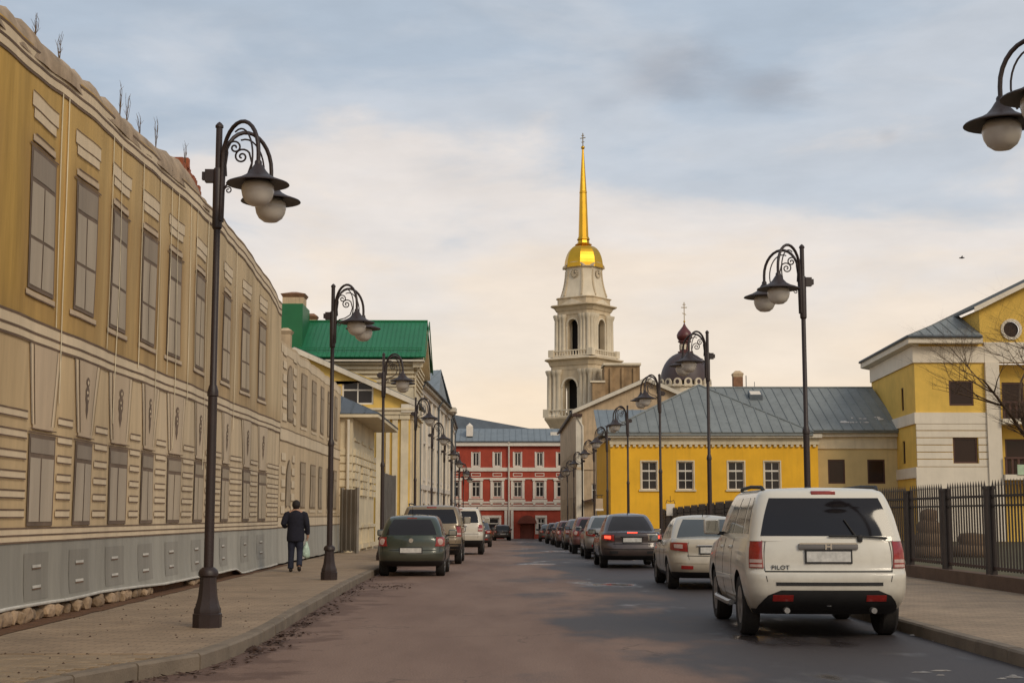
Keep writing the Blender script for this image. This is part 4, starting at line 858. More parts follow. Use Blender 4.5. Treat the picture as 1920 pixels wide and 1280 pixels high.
# ---- low yellow house with seamed hipped roof
Yh = 87.0; sY = Yh/F; XH = lambda px: (px-945)*sY; ZH = lambda py: CAMZ+(965-py)*sY
yh = thing('yellow_house', 'low bright yellow house with grey seamed hip roof and white windows', 'house', (12, Yh, gz(Yh)))
fF = Fr((0, Yh, 0), (1,0,0), (0,-1,0)); x0, x1 = XH(1144), XH(1533); zb = gz(Yh)-.3; ze = ZH(822)
hs = [(XH(a), XH(b), ZH(918), ZH(866)) for a, b in ((1202,1231),(1270,1299),(1364,1394),(1432,1461))]
m = MB(); wall(m, fF, x0, x1, zb, ze, hs, .2); fS = Fr((x0, Yh, 0), (0,1,0), (-1,0,0)); wall(m, fS, 0, 13, zb, ze); fE = Fr((x1, Yh, 0), (0,1,0), (1,0,0)); wall(m, fE, 0, 3, zb, ze); m.build('wall', m_yellow, yh)
for h in hs:
    q = window(yh, fF, h, m_wframe, m_glass, .06, 2, (.33, .655, .685), .11, .16, ms=m_cream)
    for (p, q2) in ((h[0]-.08, h[0]-.003), (h[1]+.003, h[1]+.08)): fbox(fF, 'window_trim', m_cream, yh, p, q2, h[2], h[3]+.0, -.01, .03)
    fbox(fF, 'window_trim', m_cream, yh, h[0]-.08, h[1]+.08, h[3]+.003, h[3]+.08, -.01, .03)
fbox(fF, 'frieze', m_cream, yh, x0-.05, x1+.05, ZH(834), ZH(822), -.01, .14); fbox(fF, 'cornice', m_white, yh, x0-.3, x1+.2, ZH(821.9), ZH(815), -.01, .40)
m = MB(); u = x0
dent = MB()
while u < x1-.1: dd = MB(); fF.box(dent, u, u+.17, ZH(838.5), ZH(834.3), -.01, .12); u += .34
q = dent.build('dentils', m_cream, yh); q['kind'] = 'stuff'
e0, e1, Ye = x0-.45, XH(1522), Yh-.55; za = ZH(812); zl = za-.06
A_ = P(1310, 722, Y=92.6)
roof_plane(yh, [(e0, Ye, za), (e1, Ye, za), A_], m_seam, .62, .05, True)
roof_plane(yh, [(e0, Ye, za), A_, (A_.x, 99, A_.z-.6), (e0, 99, za)], m_seam, .62, .05, True)
roof_plane(yh, [(e1, Ye, za), (e1, 99, za), (A_.x, 99, A_.z-.6), A_], m_seam, .62, .05, True)
m = MB()
for pnt in ((e0, Ye, za), (e1, Ye, za)): m.tube([Vector(pnt)+Vector((0,0,.03)), A_+Vector((0,0,.03))], .055, 6)
m.build('hip_cap', m_seam, yh)
fbox(fF, 'eaves_board', m_seam, yh, e0, e1, za-.20, za-.075, .1, .50)
# pale wing set back on its right
pw_ = thing('pale_wing', 'pale buff wing with two dark windows and patches of snow on roof', 'house', (21, 88.4, gz(Yh)))
Yp = 88.4; sP = Yp/F; XP = lambda px: (px-945)*sP; ZP_ = lambda py: CAMZ+(965-py)*sP
fF = Fr((0, Yp, 0), (1,0,0), (0,-1,0)); hs = [(XP(1551), XP(1583), ZP_(907), ZP_(862)), (XP(1625), XP(1658), ZP_(907), ZP_(862))]
xe_ = XP(1683)
m = MB(); wall(m, fF, x1-.3, xe_, zb, ZP_(818), hs, .2); m.build('wall', m_pale, pw_)
for h in hs: window(pw_, fF, h, m_bframe, m_glass2, .09, 1, (), .06)
fbox(fF, 'frieze', m_cream, pw_, x1+.02, xe_, ZP_(842), ZP_(820), -.01, .10); fbox(fF, 'cornice', m_white, pw_, x1+.02, xe_, ZP_(819.9), ZP_(813), -.01, .34)
xbox('soffit', m_seam, pw_, A_.x+.6, xe_, Yp-.60, Yp+.25, ZP_(813)+.003, ZP_(808)-.045); xbox('roof_end', m_pale, pw_, xe_-.3, xe_-.05, Yp+.02, 100.5, zb, ZP_(818)-.02); rL = P(1345, 729, Y=94.5); rRr = P(1640, 727, Y=94.5); zer = ZP_(808)
rp = roof_plane(pw_, [(A_.x+.4, Yp-.7, zer), (xe_+.12, Yp-.7, zer), (rRr.x-.15, 94.5, rRr.z), (A_.x+.4, 94.5, rRr.z)], m_seam, .62, .05, True)
roof_plane(pw_, [(A_.x+.4, 94.51, rRr.z), (rRr.x-.15, 94.51, rRr.z), (rRr.x, 101, zer), (A_.x+.4, 101, zer)], m_seam, .62, .05, False)
m = MB(); m.tube([(A_.x+.4,94.5,rRr.z+.03),(rRr.x-.15,94.5,rRr.z+.03)], .06, 6); m.build('ridge_cap', m_seam, pw_)
def on_slope(px, py):     # where a pixel's ray meets the pale wing's front roof slope
    a = Vector((A_.x, Yp-.7, zer)); e = Vector((0, 94.5-Yp+.7, rRr.z-zer)).normalized(); nn_ = Vector((1,0,0)).cross(e); v = raydir(px, py); o = Vector((0,0,CAMZ)); return o+v*((a-o).dot(nn_)/v.dot(nn_)), e, nn_
c, e, nn_ = on_slope(1385, 726); chimney(pw_, Vector((c.x, c.y+.4, 0)), .62, c.z-.7, P(1383, 706, Y=c.y).z, m_brickch, m_tan, .05)
m = MB(); m.tube([(c.x+.55,c.y+.3,c.z-.2),(c.x+.55,c.y+.3,P(1397,703,Y=c.y).z)], .03, 6); m.build('flue', m_roofdark, pw_); m = MB(); m.tube([(c.x+1.1,c.y+.3,c.z-.2),(c.x+1.1,c.y+.3,P(1412,715,Y=c.y).z)], .02, 6); m.build('aerial', m_roofdark, pw_)
c, e, nn_ = on_slope(1418, 750); m = MB(); a = c-Vector((.42,0,0)); m.hexa([a, a+Vector((.84,0,0)), a+Vector((.84,0,0))+e*.8, a+e*.8]+[q_+Vector((0,0,.34)) for q_ in (a, a+Vector((.84,0,0)), a+Vector((.84,0,0))+e*.8, a+e*.8)]); sk = m.build('skylight', m_roofdark, pw_)
m = MB(); m.poly([q_+Vector((0,0,.345)) for q_ in (a+Vector((.08,0,0))+e*.08, a+Vector((.76,0,0))+e*.08, a+Vector((.76,0,0))+e*.72, a+Vector((.08,0,0))+e*.72)]); m.build('pane', m_trim, sk)
for k in range(15):     # thin leftovers of snow on the slope
    px_, py_ = random.choice([(1600,795,22,9),(1625,785,12,10),(1610,802,30,3)]) [0:2]; px_ += random.uniform(-22,26); py_ = min(py_+random.uniform(-12,2), 792); c, e, nn_ = on_slope(px_, py_)
    m = MB(); n_ = 9; rx, ry = random.uniform(.06,.24), random.uniform(.05,.20); ring = [c+Vector((1,0,0))*rx*math.cos(t)*random.uniform(.6,1.2)+e*ry*math.sin(t)*random.uniform(.6,1.2)+nn_*.02 for t in [i*2*math.pi/n_ for i in range(n_)]]
    m.add(ring+[c+nn_*.06], [(i, (i+1) % n_, n_) for i in range(n_)]); m.build('snow_patch', m_snow, rp, 60)
# small roof seen to the left behind the yellow house
rb = thing('rear_outbuilding', 'small blue grey roofed outbuilding behind left corner of yellow house', 'outbuilding', (8.5, 103, gz(100)))
a, b = P(1121, 812, Y=100), P(1121, 768, Y=104.5)
roof_plane(rb, [(a.x, 100, a.z), (11, 100, a.z), (11, 104.5, b.z), (a.x, 104.5, b.z)], m_roofblue, .62, .04, True); xbox('wall', m_tan, rb, a.x+.25, 11, 100.5, 107, gz(104)-.5, a.z-.05)

# ---- large yellow and white house on the right
bhs = thing('large_yellow_house', 'large yellow and white house with banded walls and balconies behind fence', 'house', (28, 84, .1))
Yb = 83.0; sB = Yb/F; XB = lambda px: (px-945)*sB; ZB = lambda py: CAMZ+(965-py)*sB
Cn = Vector((XB(1719), Yb, 0)); Cf = Vector((Cn.x+.06*12.8, Yb+12.8, 0)); u = (Cf-Cn).normalized()
fL = Fr(Cn, u, (-u.y, u.x, 0)); fF = Fr((0, Yb, 0), (1,0,0), (0,-1,0)); zb = -.4; xp0, xp1 = XB(1851), XB(1877)
m_bw = mat('warm white plaster', (.70,.62,.50), var=.08, stain=.2, stain_c=(.42,.36,.28))
hF = [(XB(1783), XB(1829), ZB(761), ZB(714)), (XB(1787), XB(1833), ZB(869), ZB(821))]
m = MB(); wall(m, fF, Cn.x, xp0, zb, ZB(638), hF, .2); hL = [(3.1, 3.75, ZB(763), ZB(718)), (3.1, 3.75, ZB(866), ZB(822))]; wall(m, fL, 0, 12.8, zb, ZB(638), hL, .2); m.build('wall', m_yellow2 if False else mat('golden yellow plaster', (.68,.44,.09), var=.13, stain=.2, stain_c=(.40,.27,.07)), bhs)
m_gy = MATS['golden yellow plaster']
for h in hF: window(bhs, fF, h, m_bframe, m_glass2, .10, 1, (), .06)
for h in hL: window(bhs, fL, h, m_bframe, m_glass2, .07, 1, (), .06)
for (y0, y1, d) in ((649,680,.10), (774,795,.10)):
    fbox(fF, 'white_band', m_bw, bhs, Cn.x-.1, xp0, ZB(y1), ZB(y0), -.01, d); fbox(fL, 'white_band', m_bw, bhs, .01, 12.8, ZB(y1), ZB(y0), -.01, d)
fbox(fL, 'white_band', m_bw, bhs, .01, 12.8, ZB(896), ZB(876), -.01, .10); fbox(fF, 'white_band', m_bw, bhs, Cn.x-.1, xp0, .0, ZB(876), -.01, .11)
for k, (a, b) in enumerate(((795.8,807),(808.6,820.4),(822,833.8),(835.4,847.2),(848.8,860.4),(862,874.8))):
    h = hF[1]
    if k == 5: fbox(fF, 'rustic_band', m_bw, bhs, h[0]-.035, h[1]+.035, ZB(b), h[2]-.01, -.01, .088)
    if ZB(b) < h[3]-.02:
        for (p, q) in ((Cn.x-.02, h[0]-.04), (h[1]+.04, xp0)): fbox(fF, 'rustic_band', m_bw, bhs, p, q, ZB(b), ZB(a), -.01, .09)
    else: fbox(fF, 'rustic_band', m_bw, bhs, Cn.x-.02, xp0, ZB(b), ZB(a), -.01, .09)
fbox(fF, 'corner_pilaster', m_bw, bhs, xp0+.005, xp1, .0, ZB(680), -.4, .22)
# recessed bay with balconies under the gable
fB = Fr((0, Yb+1.0, 0), (1,0,0), (0,-1,0)); hB = [(XB(1894), XB(1936), ZB(786), ZB(714)), (XB(1896), XB(1938), ZB(892), ZB(822))]
m = MB(); wall(m, fB, xp1-.2, 40, zb, ZB(680), hB, .2); m.build('bay_wall', m_gy, bhs)
for h in hB: window(bhs, fB, h, m_bframe, m_glass2, .10, 1, (), .06)
for z in (ZB(796), ZB(900)):
    bl = xbox('balcony', m_bw, bhs, xp1+.02, 37, Yb-.5, Yb+.98, z, z+.3)
    for k in range(24): xx = xp1+.12+k*.36; xbox('baluster', m_bframe, bl, xx-.06, xx+.06, Yb-.44, Yb-.36, z+.302, z+1.2)
    xbox('handrail', m_bframe, bl, xp1+.05, 36.9, Yb-.47, Yb-.33, z+1.202, z+1.3)
m_mint = mat('pale green cloth', (.42,.52,.36), var=.2, vs=4, bump=.3)
cl = tag(xbox('hanging_cloth', m_mint, None, XB(1900), XB(1919), Yb-.56, Yb-.505, ZB(891), ZB(872)), 'pale green cloth hung over the lower balcony rail', 'cloth')
fbox(fF, 'entablature', m_bw, bhs, xp0+.01, 40, ZB(679.5), ZB(642), -.6, .12)
# gable over the bay
gx0 = XB(1838); ga = Vector((34.5, Yb, ZB(573)+(34.5-gx0)*.485)); fG = Fr((0, Yb-.1, 0), (1,0,0), (0,-1,0)); zc = ZB(641.5)
rw = (XB(1904), ZB(617)); rr = 15*sB
m = MB(); ring = [fG.p(rw[0]+rr*math.cos(t), rw[1]+rr*math.sin(t)) for t in [i*2*math.pi/24 for i in range(24)]]
outl = [fG.p(gx0+.2, zc), fG.p(2*ga.x-gx0-.2, zc), fG.p(2*ga.x-gx0-.2, ZB(573)-.2), fG.p(ga.x, ga.z-.25), fG.p(gx0+.2, ZB(573)-.2)]
# wall with a round hole: two polygons split at the window's height
R_ = ring[0:13]; Lr = ring[12:24]+[ring[0]]
m.poly([fG.p(gx0+.2, rw[1])] + list(reversed(ring[0:13]))[0:13] + [fG.p(2*ga.x-gx0-.2, rw[1]), outl[2], outl[3], outl[4]])
m.poly([fG.p(gx0+.2, rw[1])] + ring[12:24]+[ring[0]] + [fG.p(2*ga.x-gx0-.2, rw[1]), outl[1], outl[0]])
m.poly([fG.p(gx0+.2, zc), fG.p(gx0+.2, zc, -5), fG.p(gx0+.2, ZB(573)-.2, -5), fG.p(gx0+.2, ZB(573)-.2)])
m.build('gable_wall', m_gy, bhs)
m = MB(); n_ = 24; vs_ = []
for (r2, d) in ((rr*1.0,.0), (rr*1.0,.08), (rr*1.34,.08), (rr*1.34,.0)): vs_ += [fG.p(rw[0]+r2*math.cos(t), rw[1]+r2*math.sin(t), d+.004) for t in [i*2*math.pi/n_ for i in range(n_)]]
m.add(vs_, [(k*n_+i, k*n_+(i+1) % n_, ((k+1) % 4)*n_+(i+1) % n_, ((k+1) % 4)*n_+i) for k in range(4) for i in range(n_)]); o = m.build('round_window', m_bw, bhs, 40)
m = MB(); m.poly([fG.p(rw[0]+rr*math.cos(t), rw[1]+rr*math.sin(t), -.12) for t in [i*2*math.pi/n_ for i in range(n_)]]); m.build('pane', m_glass2, o)
for s in (0, 1):
    xe = gx0-.25 if s == 0 else 2*ga.x-gx0+.25; zz = ZB(573)-.12
    roof_plane(bhs, [(xe, Yb-.7, zz), (ga.x, Yb-.7, ga.z+.02), (ga.x, Yb+10, ga.z+.02), (xe, Yb+10, zz)], m_roofdark, .6, .04, False, name='gable_roof', thick=.12)
    m = MB(); a = Vector((xe, Yb-.72, zz)); b = Vector((ga.x, Yb-.72, ga.z+.02)); m.prism([a, b, b-Vector((0,0,.28)), a-Vector((0,0,.28))], (0,.06,0)); m.build('bargeboard', m_bw, bhs)
# hipped roof of the corner block
en = Vector((P(1703, 629, Y=Yb-.75).x, Yb-.75, P(1703, 629, Y=Yb-.75).z)); ef = P(1613, 675, Y=Yb+13.6); ef.z = en.z; tp = Vector((27.5, 86.6, 13.55)); X1 = gx0+.15
roof_plane(bhs, [en, (X1, Yb-.75, en.z), (X1, tp.y, tp.z), tp], m_seam, .6, .05, True, name='hip_roof')
roof_plane(bhs, [en, tp, (tp.x, ef.y, tp.z), ef], m_seam, .6, .05, True, name='hip_roof')
m = MB(); d_ = (ef-en); m.hexa([en+Vector((0,0,-.45)), ef+Vector((0,0,-.45)), ef+Vector((.95,0,-.62)), en+Vector((.95,.9,-.62)), en+Vector((0,0,-.1)), ef+Vector((0,0,-.1)), ef+Vector((.95,0,-.1)), en+Vector((.95,.9,-.1))]); m.build('eaves', m_bw, bhs)
m = MB(); m.box(en.x+.02, gx0+.15, Yb-.74, Yb-.02, en.z-.42, en.z-.1); m.build('eaves', m_bw, bhs)
m = MB(); m.tube([en+Vector((-.05,-.05,-.05)), ef+Vector((-.05,0,-.05))], .09, 6); m.tube([en+Vector((-.05,-.06,-.05)), Vector((gx0+.1, Yb-.81, en.z-.05))], .09, 6); m.build('gutter', m_roofdark, bhs)
# ================================================================= CHURCH TOWER AND DOME (far background)
m_tw = mat('tower white stucco', (.68,.59,.45), var=.16, vs=.25, bump=.15, bs=3, stain=.35, stain_c=(.34,.28,.20), streak=(1.2,1.2,.12))
m_tw2 = mat('tower buff stucco', (.57,.46,.315), var=.2, vs=.25, bump=.15, bs=3, stain=.4, stain_c=(.25,.20,.13), streak=(1.2,1.2,.12))
YT = 343.0; kT = YT/F; TX = (1096-945)*kT; ZT = lambda y: CAMZ+(965-y)*kT
tw = thing('bell_tower', 'tall white tiered bell tower with golden dome and needle spire', 'tower', (0,0,0))
def chsq(s, ch, z):   # chamfered square outline
    h = s/2; c = ch; return [(h-c,-h,z),(h,-h+c,z),(h,h-c,z),(h-c,h,z),(-h+c,h,z),(-h,h-c,z),(-h,-h+c,z),(-h+c,-h,z)]
def stack(name, lv, mt, par=tw, smooth=None):
    m = MB(); vs_ = []
    for (s, ch, z) in lv: vs_ += chsq(s, ch, z)
    fs_ = [(k*8+i, k*8+(i+1) % 8, (k+1)*8+(i+1) % 8, (k+1)*8+i) for k in range(len(lv)-1) for i in range(8)] + [tuple(range(8))[::-1], tuple(range((len(lv)-1)*8, len(lv)*8))]
    m.add(vs_, fs_); return m.build(name, mt, par, smooth, local=True)
def faces4():
    for k in range(4):
        a = k*math.pi/2; yield k, Vector((math.cos(a), math.sin(a), 0)), Vector((math.sin(a), -math.cos(a), 0))
def tier(s, z0, z1, aw, ah, colr, mt):
    """arched storey: four walls with an arched opening, corner columns in pairs"""
    h = s/2
    for k, u, n_ in faces4():
        fr = Fr(n_*h, u, n_); m = MB(); hw = aw/2; spr = z0+ah-hw; nA = 12
        e = h-s*.10
        arc = [(hw*math.cos(t), spr+hw*math.sin(t)) for t in [i*math.pi/nA for i in range(nA+1)]]
        left = [(-e,z0),(-hw,z0)] + [(-p[0], p[1]) for p in arc[:nA//2+1]] + [(0,z1),(-e,z1)]
        right = [(hw,z0),(e,z0),(e,z1),(0,z1)] + [(p[0], p[1]) for p in reversed(arc[:nA//2+1])]
        fr.prism(m, left, -1.3, 0); fr.prism(m, right, -1.3, 0); m.build('wall', mt, tw, local=True)
        m = MB()
        for i in range(nA):
            a, b = arc[i], arc[i+1]; o1 = lambda p, q=1.22: (p[0]*q, spr+(p[1]-spr)*q)
            A, B, C, D = a, b, o1(b), o1(a)
            m.prism([fr.p(*A, .01), fr.p(*B, .01), fr.p(*C, .01), fr.p(*D, .01)], n_*.28)
        ar = m.build('archivolt', m_tw, tw, local=True)
        for sx in (-1, 1): m = MB(); fr.box(m, sx*hw*1.02 if sx > 0 else -hw*1.26, hw*1.26 if sx > 0 else -hw*1.02, z0, spr-.05, .01, .22); m.build('jamb', m_tw, ar, local=True)
        for uu in (-.46,-.35,-.26,.26,.35,.46):
            m = MB(); c = fr.p(s*uu, 0, .18); r = colr
            m.lathe([(r*1.5,z0),(r*1.5,z0+.5),(r*1.1,z0+.7),(r,z0+1.0),(r*.88,z1-1.3),(r*1.1,z1-1.1),(r*1.55,z1-.35),(r*1.6,z1-.05)], (c.x,c.y,0), 12); m.build('column', m_tw, tw, 40, local=True)
    # near-black block: shade of the open bell chamber put in as colour
    m = MB(); q = h*.42; m.box(-q, q, -q, q, z0, z1); m.build('chamber_shade', m_dark, tw, local=True)
def balustrade(s, z0, z1):
    h = s/2
    for k, u, n_ in faces4():
        fr = Fr(n_*h, u, n_); m = MB(); fr.box(m, -h*.8, h*.8, z0, z0+.3, -.3, 0); fr.box(m, -h*.8, h*.8, z1-.25, z1, -.3, 0); b = m.build('balustrade', m_tw, tw, local=True)
        for i in range(13):
            x = -h*.76+i*h*1.52/12; m = MB(); fr.box(m, x-.12, x+.12, z0+.3, z1-.25, -.24, -.06); m.build('baluster', m_tw, b, local=True)
    for sx in (-1,1):
        for sy in (-1,1): m = MB(); m.box(sx*h*.9-h*.12, sx*h*.9+h*.12, sy*h*.9-h*.12, sy*h*.9+h*.12, z0, z1+.2); m.build('pedestal', m_tw, tw, local=True)
stack('base', [(12.5,1,-3),(12.5,1,ZT(806)),(13.6,1.2,ZT(797)),(14.9,1.4,ZT(788)),(14.9,1.4,ZT(785.5))], m_tw2)
balustrade(14.0, ZT(785), ZT(771))
tier(12.2, ZT(785), ZT(697), 4.0, 9.0, .62, m_tw2)
stack('entablature', [(12.4,1.2,ZT(697)),(12.4,1.2,ZT(690)),(12.8,1.2,ZT(689)),(13.5,1.3,ZT(681)),(14.8,1.4,ZT(678)),(14.8,1.4,ZT(676))], m_tw2)
stack('cornice_flashing', [(14.6,1.4,ZT(675.8)),(12.0,1.3,ZT(672.5))], m_tw)
balustrade(12.2, ZT(672), ZT(660))
tier(9.6, ZT(672.2), ZT(592), 2.9, 9.0, .52, m_tw2)
stack('entablature', [(10.0,1.0,ZT(592)),(10.0,1.0,ZT(586)),(10.4,1.0,ZT(585)),(11.2,1.1,ZT(579)),(12.5,1.2,ZT(576)),(12.5,1.2,ZT(574))], m_tw2)
for k, u, n_ in faces4():
    fr = Fr(n_*5.15, u, n_); m = MB(); fr.prism(m, [(-3.6,ZT(574)),(3.6,ZT(574)),(0,ZT(563.5))], -.5, .28); m.build('pediment', m_tw, tw, local=True)
stack('attic', [(10.1,1.2,ZT(574)),(10.1,1.2,ZT(562.5)),(10.6,1.2,ZT(561)),(10.6,1.2,ZT(559.5))], m_tw2)
lv = []
for i in range(11):
    q = i/10; lv.append((9.9-2.3*(1-(1-q)**2.2), 2.1-.5*q, ZT(559.4)+(ZT(503)-ZT(559.4))*q))
stack('clock_drum', lv, m_tw, smooth=35)
for k, u, n_ in faces4():
    fr = Fr(n_*3.72, u, n_); m = MB(); c = fr.p(0, ZT(515)); m.add([fr.p(1.05*math.cos(t), ZT(514)+1.05*math.sin(t), .42) for t in [i*2*math.pi/20 for i in range(20)]], [tuple(range(20))]); 
    m.add([fr.p(1.05*math.cos(t), ZT(514)+1.05*math.sin(t), -.4) for t in [i*2*math.pi/20 for i in range(20)]], []); ck = m.build('clock_face', m_tw2, tw, local=True)
    m = MB(); fr.box(m, -.07,.07, ZT(514), ZT(514)+.85, .43,.47); fr.box(m, .0,.55, ZT(514)-.07, ZT(514)+.07, .435,.475); m.build('clock_hand', m_dark, ck, local=True)
    m = MB()
    for i in range(12): t = i*math.pi/6; fr.box(m, .9*math.cos(t)-.08, .9*math.cos(t)+.08, ZT(514)+.9*math.sin(t)-.08, ZT(514)+.9*math.sin(t)+.08, .43,.46)
    m.build('clock_numeral', m_dark, ck, local=True)
    m = MB()
    arcp = [(2.55*math.cos(t), ZT(503)+1.15*math.sin(t)) for t in [i*math.pi/10 for i in range(11)]]
    for a, b in zip(arcp, arcp[1:]): fr.prism(m, [a, b, (b[0]*1.08, b[1]+.3), (a[0]*1.08, a[1]+.3)], -.6, .62)
    m.build('curved_cornice', m_tw2, tw, local=True)
    for s_ in (-1, 1):
        m = MB()
        for q in range(8):
            z0_ = ZT(556)+(ZT(506)-ZT(556))*q/8; z1_ = ZT(556)+(ZT(506)-ZT(556))*(q+1)/8; f_ = lambda q2: (9.9-2.3*(1-(1-q2)**2.2))/2-3.72+.16
            d0, d1 = f_(q/8), f_((q+1)/8); uu = s_*(2.4-.5*q/8); fr_ = fr
            m.hexa([fr.p(uu-.22,z0_,d0-.3), fr.p(uu+.22,z0_,d0-.3), fr.p(uu+.22,z0_,d0), fr.p(uu-.22,z0_,d0), fr.p(uu-.22,z1_,d1-.3), fr.p(uu+.22,z1_,d1-.3), fr.p(uu+.22,z1_,d1), fr.p(uu-.22,z1_,d1)])
        m.build('volute_strip', m_tw2, tw, local=True)
stack('drum_cornice', [(7.9,1.6,ZT(503)),(8.5,1.7,ZT(501.5)),(8.5,1.7,ZT(500))], m_tw2)
def octo(name, prof, mt, rot=0, n=8, par=tw): m = MB(); m.lathe(prof, (0,0,0), n, rot=rot); return m.build(name, mt, par, None, local=True)
o8 = math.pi/8; zb, zt = ZT(501), ZT(457); prof = [(4.75*math.cos(q*math.pi/2*.86)**.8, zb+(zt-zb)*math.sin(q*math.pi/2)) for q in [i/9 for i in range(10)]]
octo('dome', prof, m_gold, o8)
octo('spire_ring', [(1.7,ZT(457.5)),(2.15,ZT(455)),(1.5,ZT(452)),(1.35,ZT(447)),(1.6,ZT(445)),(1.3,ZT(440))], m_gold, o8)
octo('spire', [(1.22,ZT(440)),(.88,ZT(355)),(.94,ZT(354)),(.94,ZT(352)),(.85,ZT(351)),(.22,ZT(268))], m_gold, o8)
m = MB(); m.lathe(ball(.48, z=ZT(265.5)), n=12); m.build('orb', m_gold, tw, 60, local=True)
m_cross = mat('dull gilt cross', (.35,.27,.16), rough=.5, metal=.4, var=.1, bump=0)
def cross(par, c, z0, z1, w_, t): 
    m = MB(); h = z1-z0; m.box(c[0]-t, c[0]+t, c[1]-t, c[1]+t, z0, z1); m.box(c[0]-w_, c[0]+w_, c[1]-t*.9, c[1]+t*.9, z0+h*.62, z0+h*.62+2*t); m.box(c[0]-w_*.5, c[0]+w_*.5, c[1]-t*.9, c[1]+t*.9, z0+h*.80, z0+h*.80+1.6*t)
    m.box(c[0]-w_*.55, c[0]+w_*.55, c[1]-t*.85, c[1]+t*.85, z0+h*.33, z0+h*.33+1.6*t); return m.build('cross', m_cross, par, local=True)
cross(tw, (0,0), ZT(264), ZT(237), .75, .09)
tw.location = (TX, YT, 0); tw.rotation_euler = (0, 0, R(-36)+0); 
# cathedral body beside the tower
m_rub = mat('weathered brown masonry', (.31,.205,.11), var=.4, vs=.35, bump=.4, bs=2, stain=.6, stain_c=(.10,.07,.045), streak=(.8,.8,.3))
Yc_ = 326.0; kC = Yc_/F; XC = lambda px: (px-945)*kC; ZC = lambda py: CAMZ+(965-py)*kC
cb = thing('cathedral_hall', 'weathered brown masonry hall joined to the bell tower with white parapet', 'building', ((XC(1165)), Yc_, -3))
xbox('wall', m_rub, cb, XC(1134), XC(1201), Yc_, Yc_+8, -3, ZC(687)); xbox('parapet', m_tw, cb, XC(1132), XC(1203), Yc_-.6, Yc_+8, ZC(685), ZC(681)); xbox('parapet_rail', m_tw, cb, XC(1136), XC(1202), Yc_-.2, Yc_, ZC(686.8), ZC(685.2))
xbox('lower_wall', m_rub, cb, XC(1110), XC(1133.9), Yc_-2.5, Yc_-.01, -3, ZC(720)); xbox('lower_cornice', m_tw, cb, XC(1106), XC(1134), Yc_-2.8, Yc_-.02, ZC(719.5), ZC(716))
for i in range(3): xbox('pilaster', m_rub, cb, XC(1144+i*22), XC(1149+i*22), Yc_-.5, Yc_-.01, -3, ZC(690))
# domed church
m_domeb = mat('dark brown dome sheet', (.060,.038,.038), rough=.5, var=.15, vs=.4, bump=.05, bs=2, spec=.5)
m_onion = mat('dark red cupola sheet', (.10,.022,.022), rough=.4, var=.15, vs=.6, bump=.05, bs=3, spec=.5)
YD = 372.0; kD = YD/F; DX = (1286-945)*kD; ZD = lambda py: CAMZ+(965-py)*kD
dc = thing('domed_church', 'church with dark brown dome, red onion cupola and cross', 'church', (DX, YD, -3))
def dl(name, prof, mt, n=28, c=(DX,YD,0), sm=40, par=None): m = MB(); m.lathe(prof, c, n); return m.build(name, mt, par or dc, sm)
r = 47*kD
dl('drum', [(r*.98,-3),(r*.98,ZD(729)),(r*1.06,ZD(727.5)),(r*1.06,ZD(726))], m_tw)
dl('dome', [(r*1.0*math.cos(q*math.pi/2*.95), ZD(717)+(ZD(661)-ZD(717))*math.sin(q*math.pi/2)) for q in [i/10 for i in range(11)]], m_domeb)
for i in range(15):
    a = i*2*math.pi/15+.1; c = Vector((DX+r*1.0*math.cos(a), YD+r*1.0*math.sin(a), 0)); n_ = Vector((math.cos(a), math.sin(a), 0)); u = Vector((-math.sin(a), math.cos(a), 0)); fr = Fr(c, u, n_); z0 = ZD(729); w_ = 1.0
    m = MB(); fr.prism(m, [(-w_,z0),(w_,z0)]+[(w_*math.cos(t), z0+1.3+w_*math.sin(t)) for t in [k*math.pi/8 for k in range(9)]], -.5, .25); o = m.build('gablet', m_tw, dc)
    m = MB(); fr.prism(m, [(.5*math.cos(t), z0+1.3+.6*math.sin(t)) for t in [k*math.pi/6 for k in range(12)]], .255, .28); m.build('niche', m_domeb, o)
dl('lantern', [(r*.28,ZD(662)),(r*.28,ZD(659)),(r*.20,ZD(658)),(r*.20,ZD(643)),(r*.27,ZD(641)),(r*.27,ZD(639))], m_onion, 12)
for i in range(8):
    a = i*math.pi/4; c = Vector((DX+r*.205*math.cos(a), YD+r*.205*math.sin(a), 0)); fr = Fr(c, (-math.sin(a), math.cos(a), 0), (math.cos(a), math.sin(a), 0)); fbox(fr, 'lantern_panel', m_tw, dc, -.28, .28, ZD(656), ZD(646), -.1, .05)
pro = [(.14,0),(.26,.06),(.33,.2),(.34,.34),(.28,.5),(.17,.66),(.08,.8),(.035,.92),(.02,1)]; z0, z1 = ZD(640), ZD(604)
dl('onion_cupola', [(r*q*.93, z0+(z1-z0)*t) for q, t in pro], m_onion, 16)
m = MB(); m.lathe(ball(.28, z=ZD(602)), (DX,YD,0), 10); m.build('orb', m_gold, dc, 60)
h0, h1 = ZD(601), ZD(565); m = MB(); t = .10; m.box(DX-t,DX+t,YD-t,YD+t,h0,h1); m.box(DX-.75,DX+.75,YD-.09,YD+.09,h0+(h1-h0)*.7,h0+(h1-h0)*.7+.2); m.box(DX-.4,DX+.4,YD-.085,YD+.085,h0+(h1-h0)*.86,h0+(h1-h0)*.86+.16); m.hexa([(DX-.5,YD-.08,h0+2.0),(DX+.5,YD-.08,h0+1.6),(DX+.5,YD+.08,h0+1.6),(DX-.5,YD+.08,h0+2.0),(DX-.5,YD-.08,h0+2.18),(DX+.5,YD-.08,h0+1.78),(DX+.5,YD+.08,h0+1.78),(DX-.5,YD+.08,h0+2.18)]); m.build('cross', m_cross, dc)
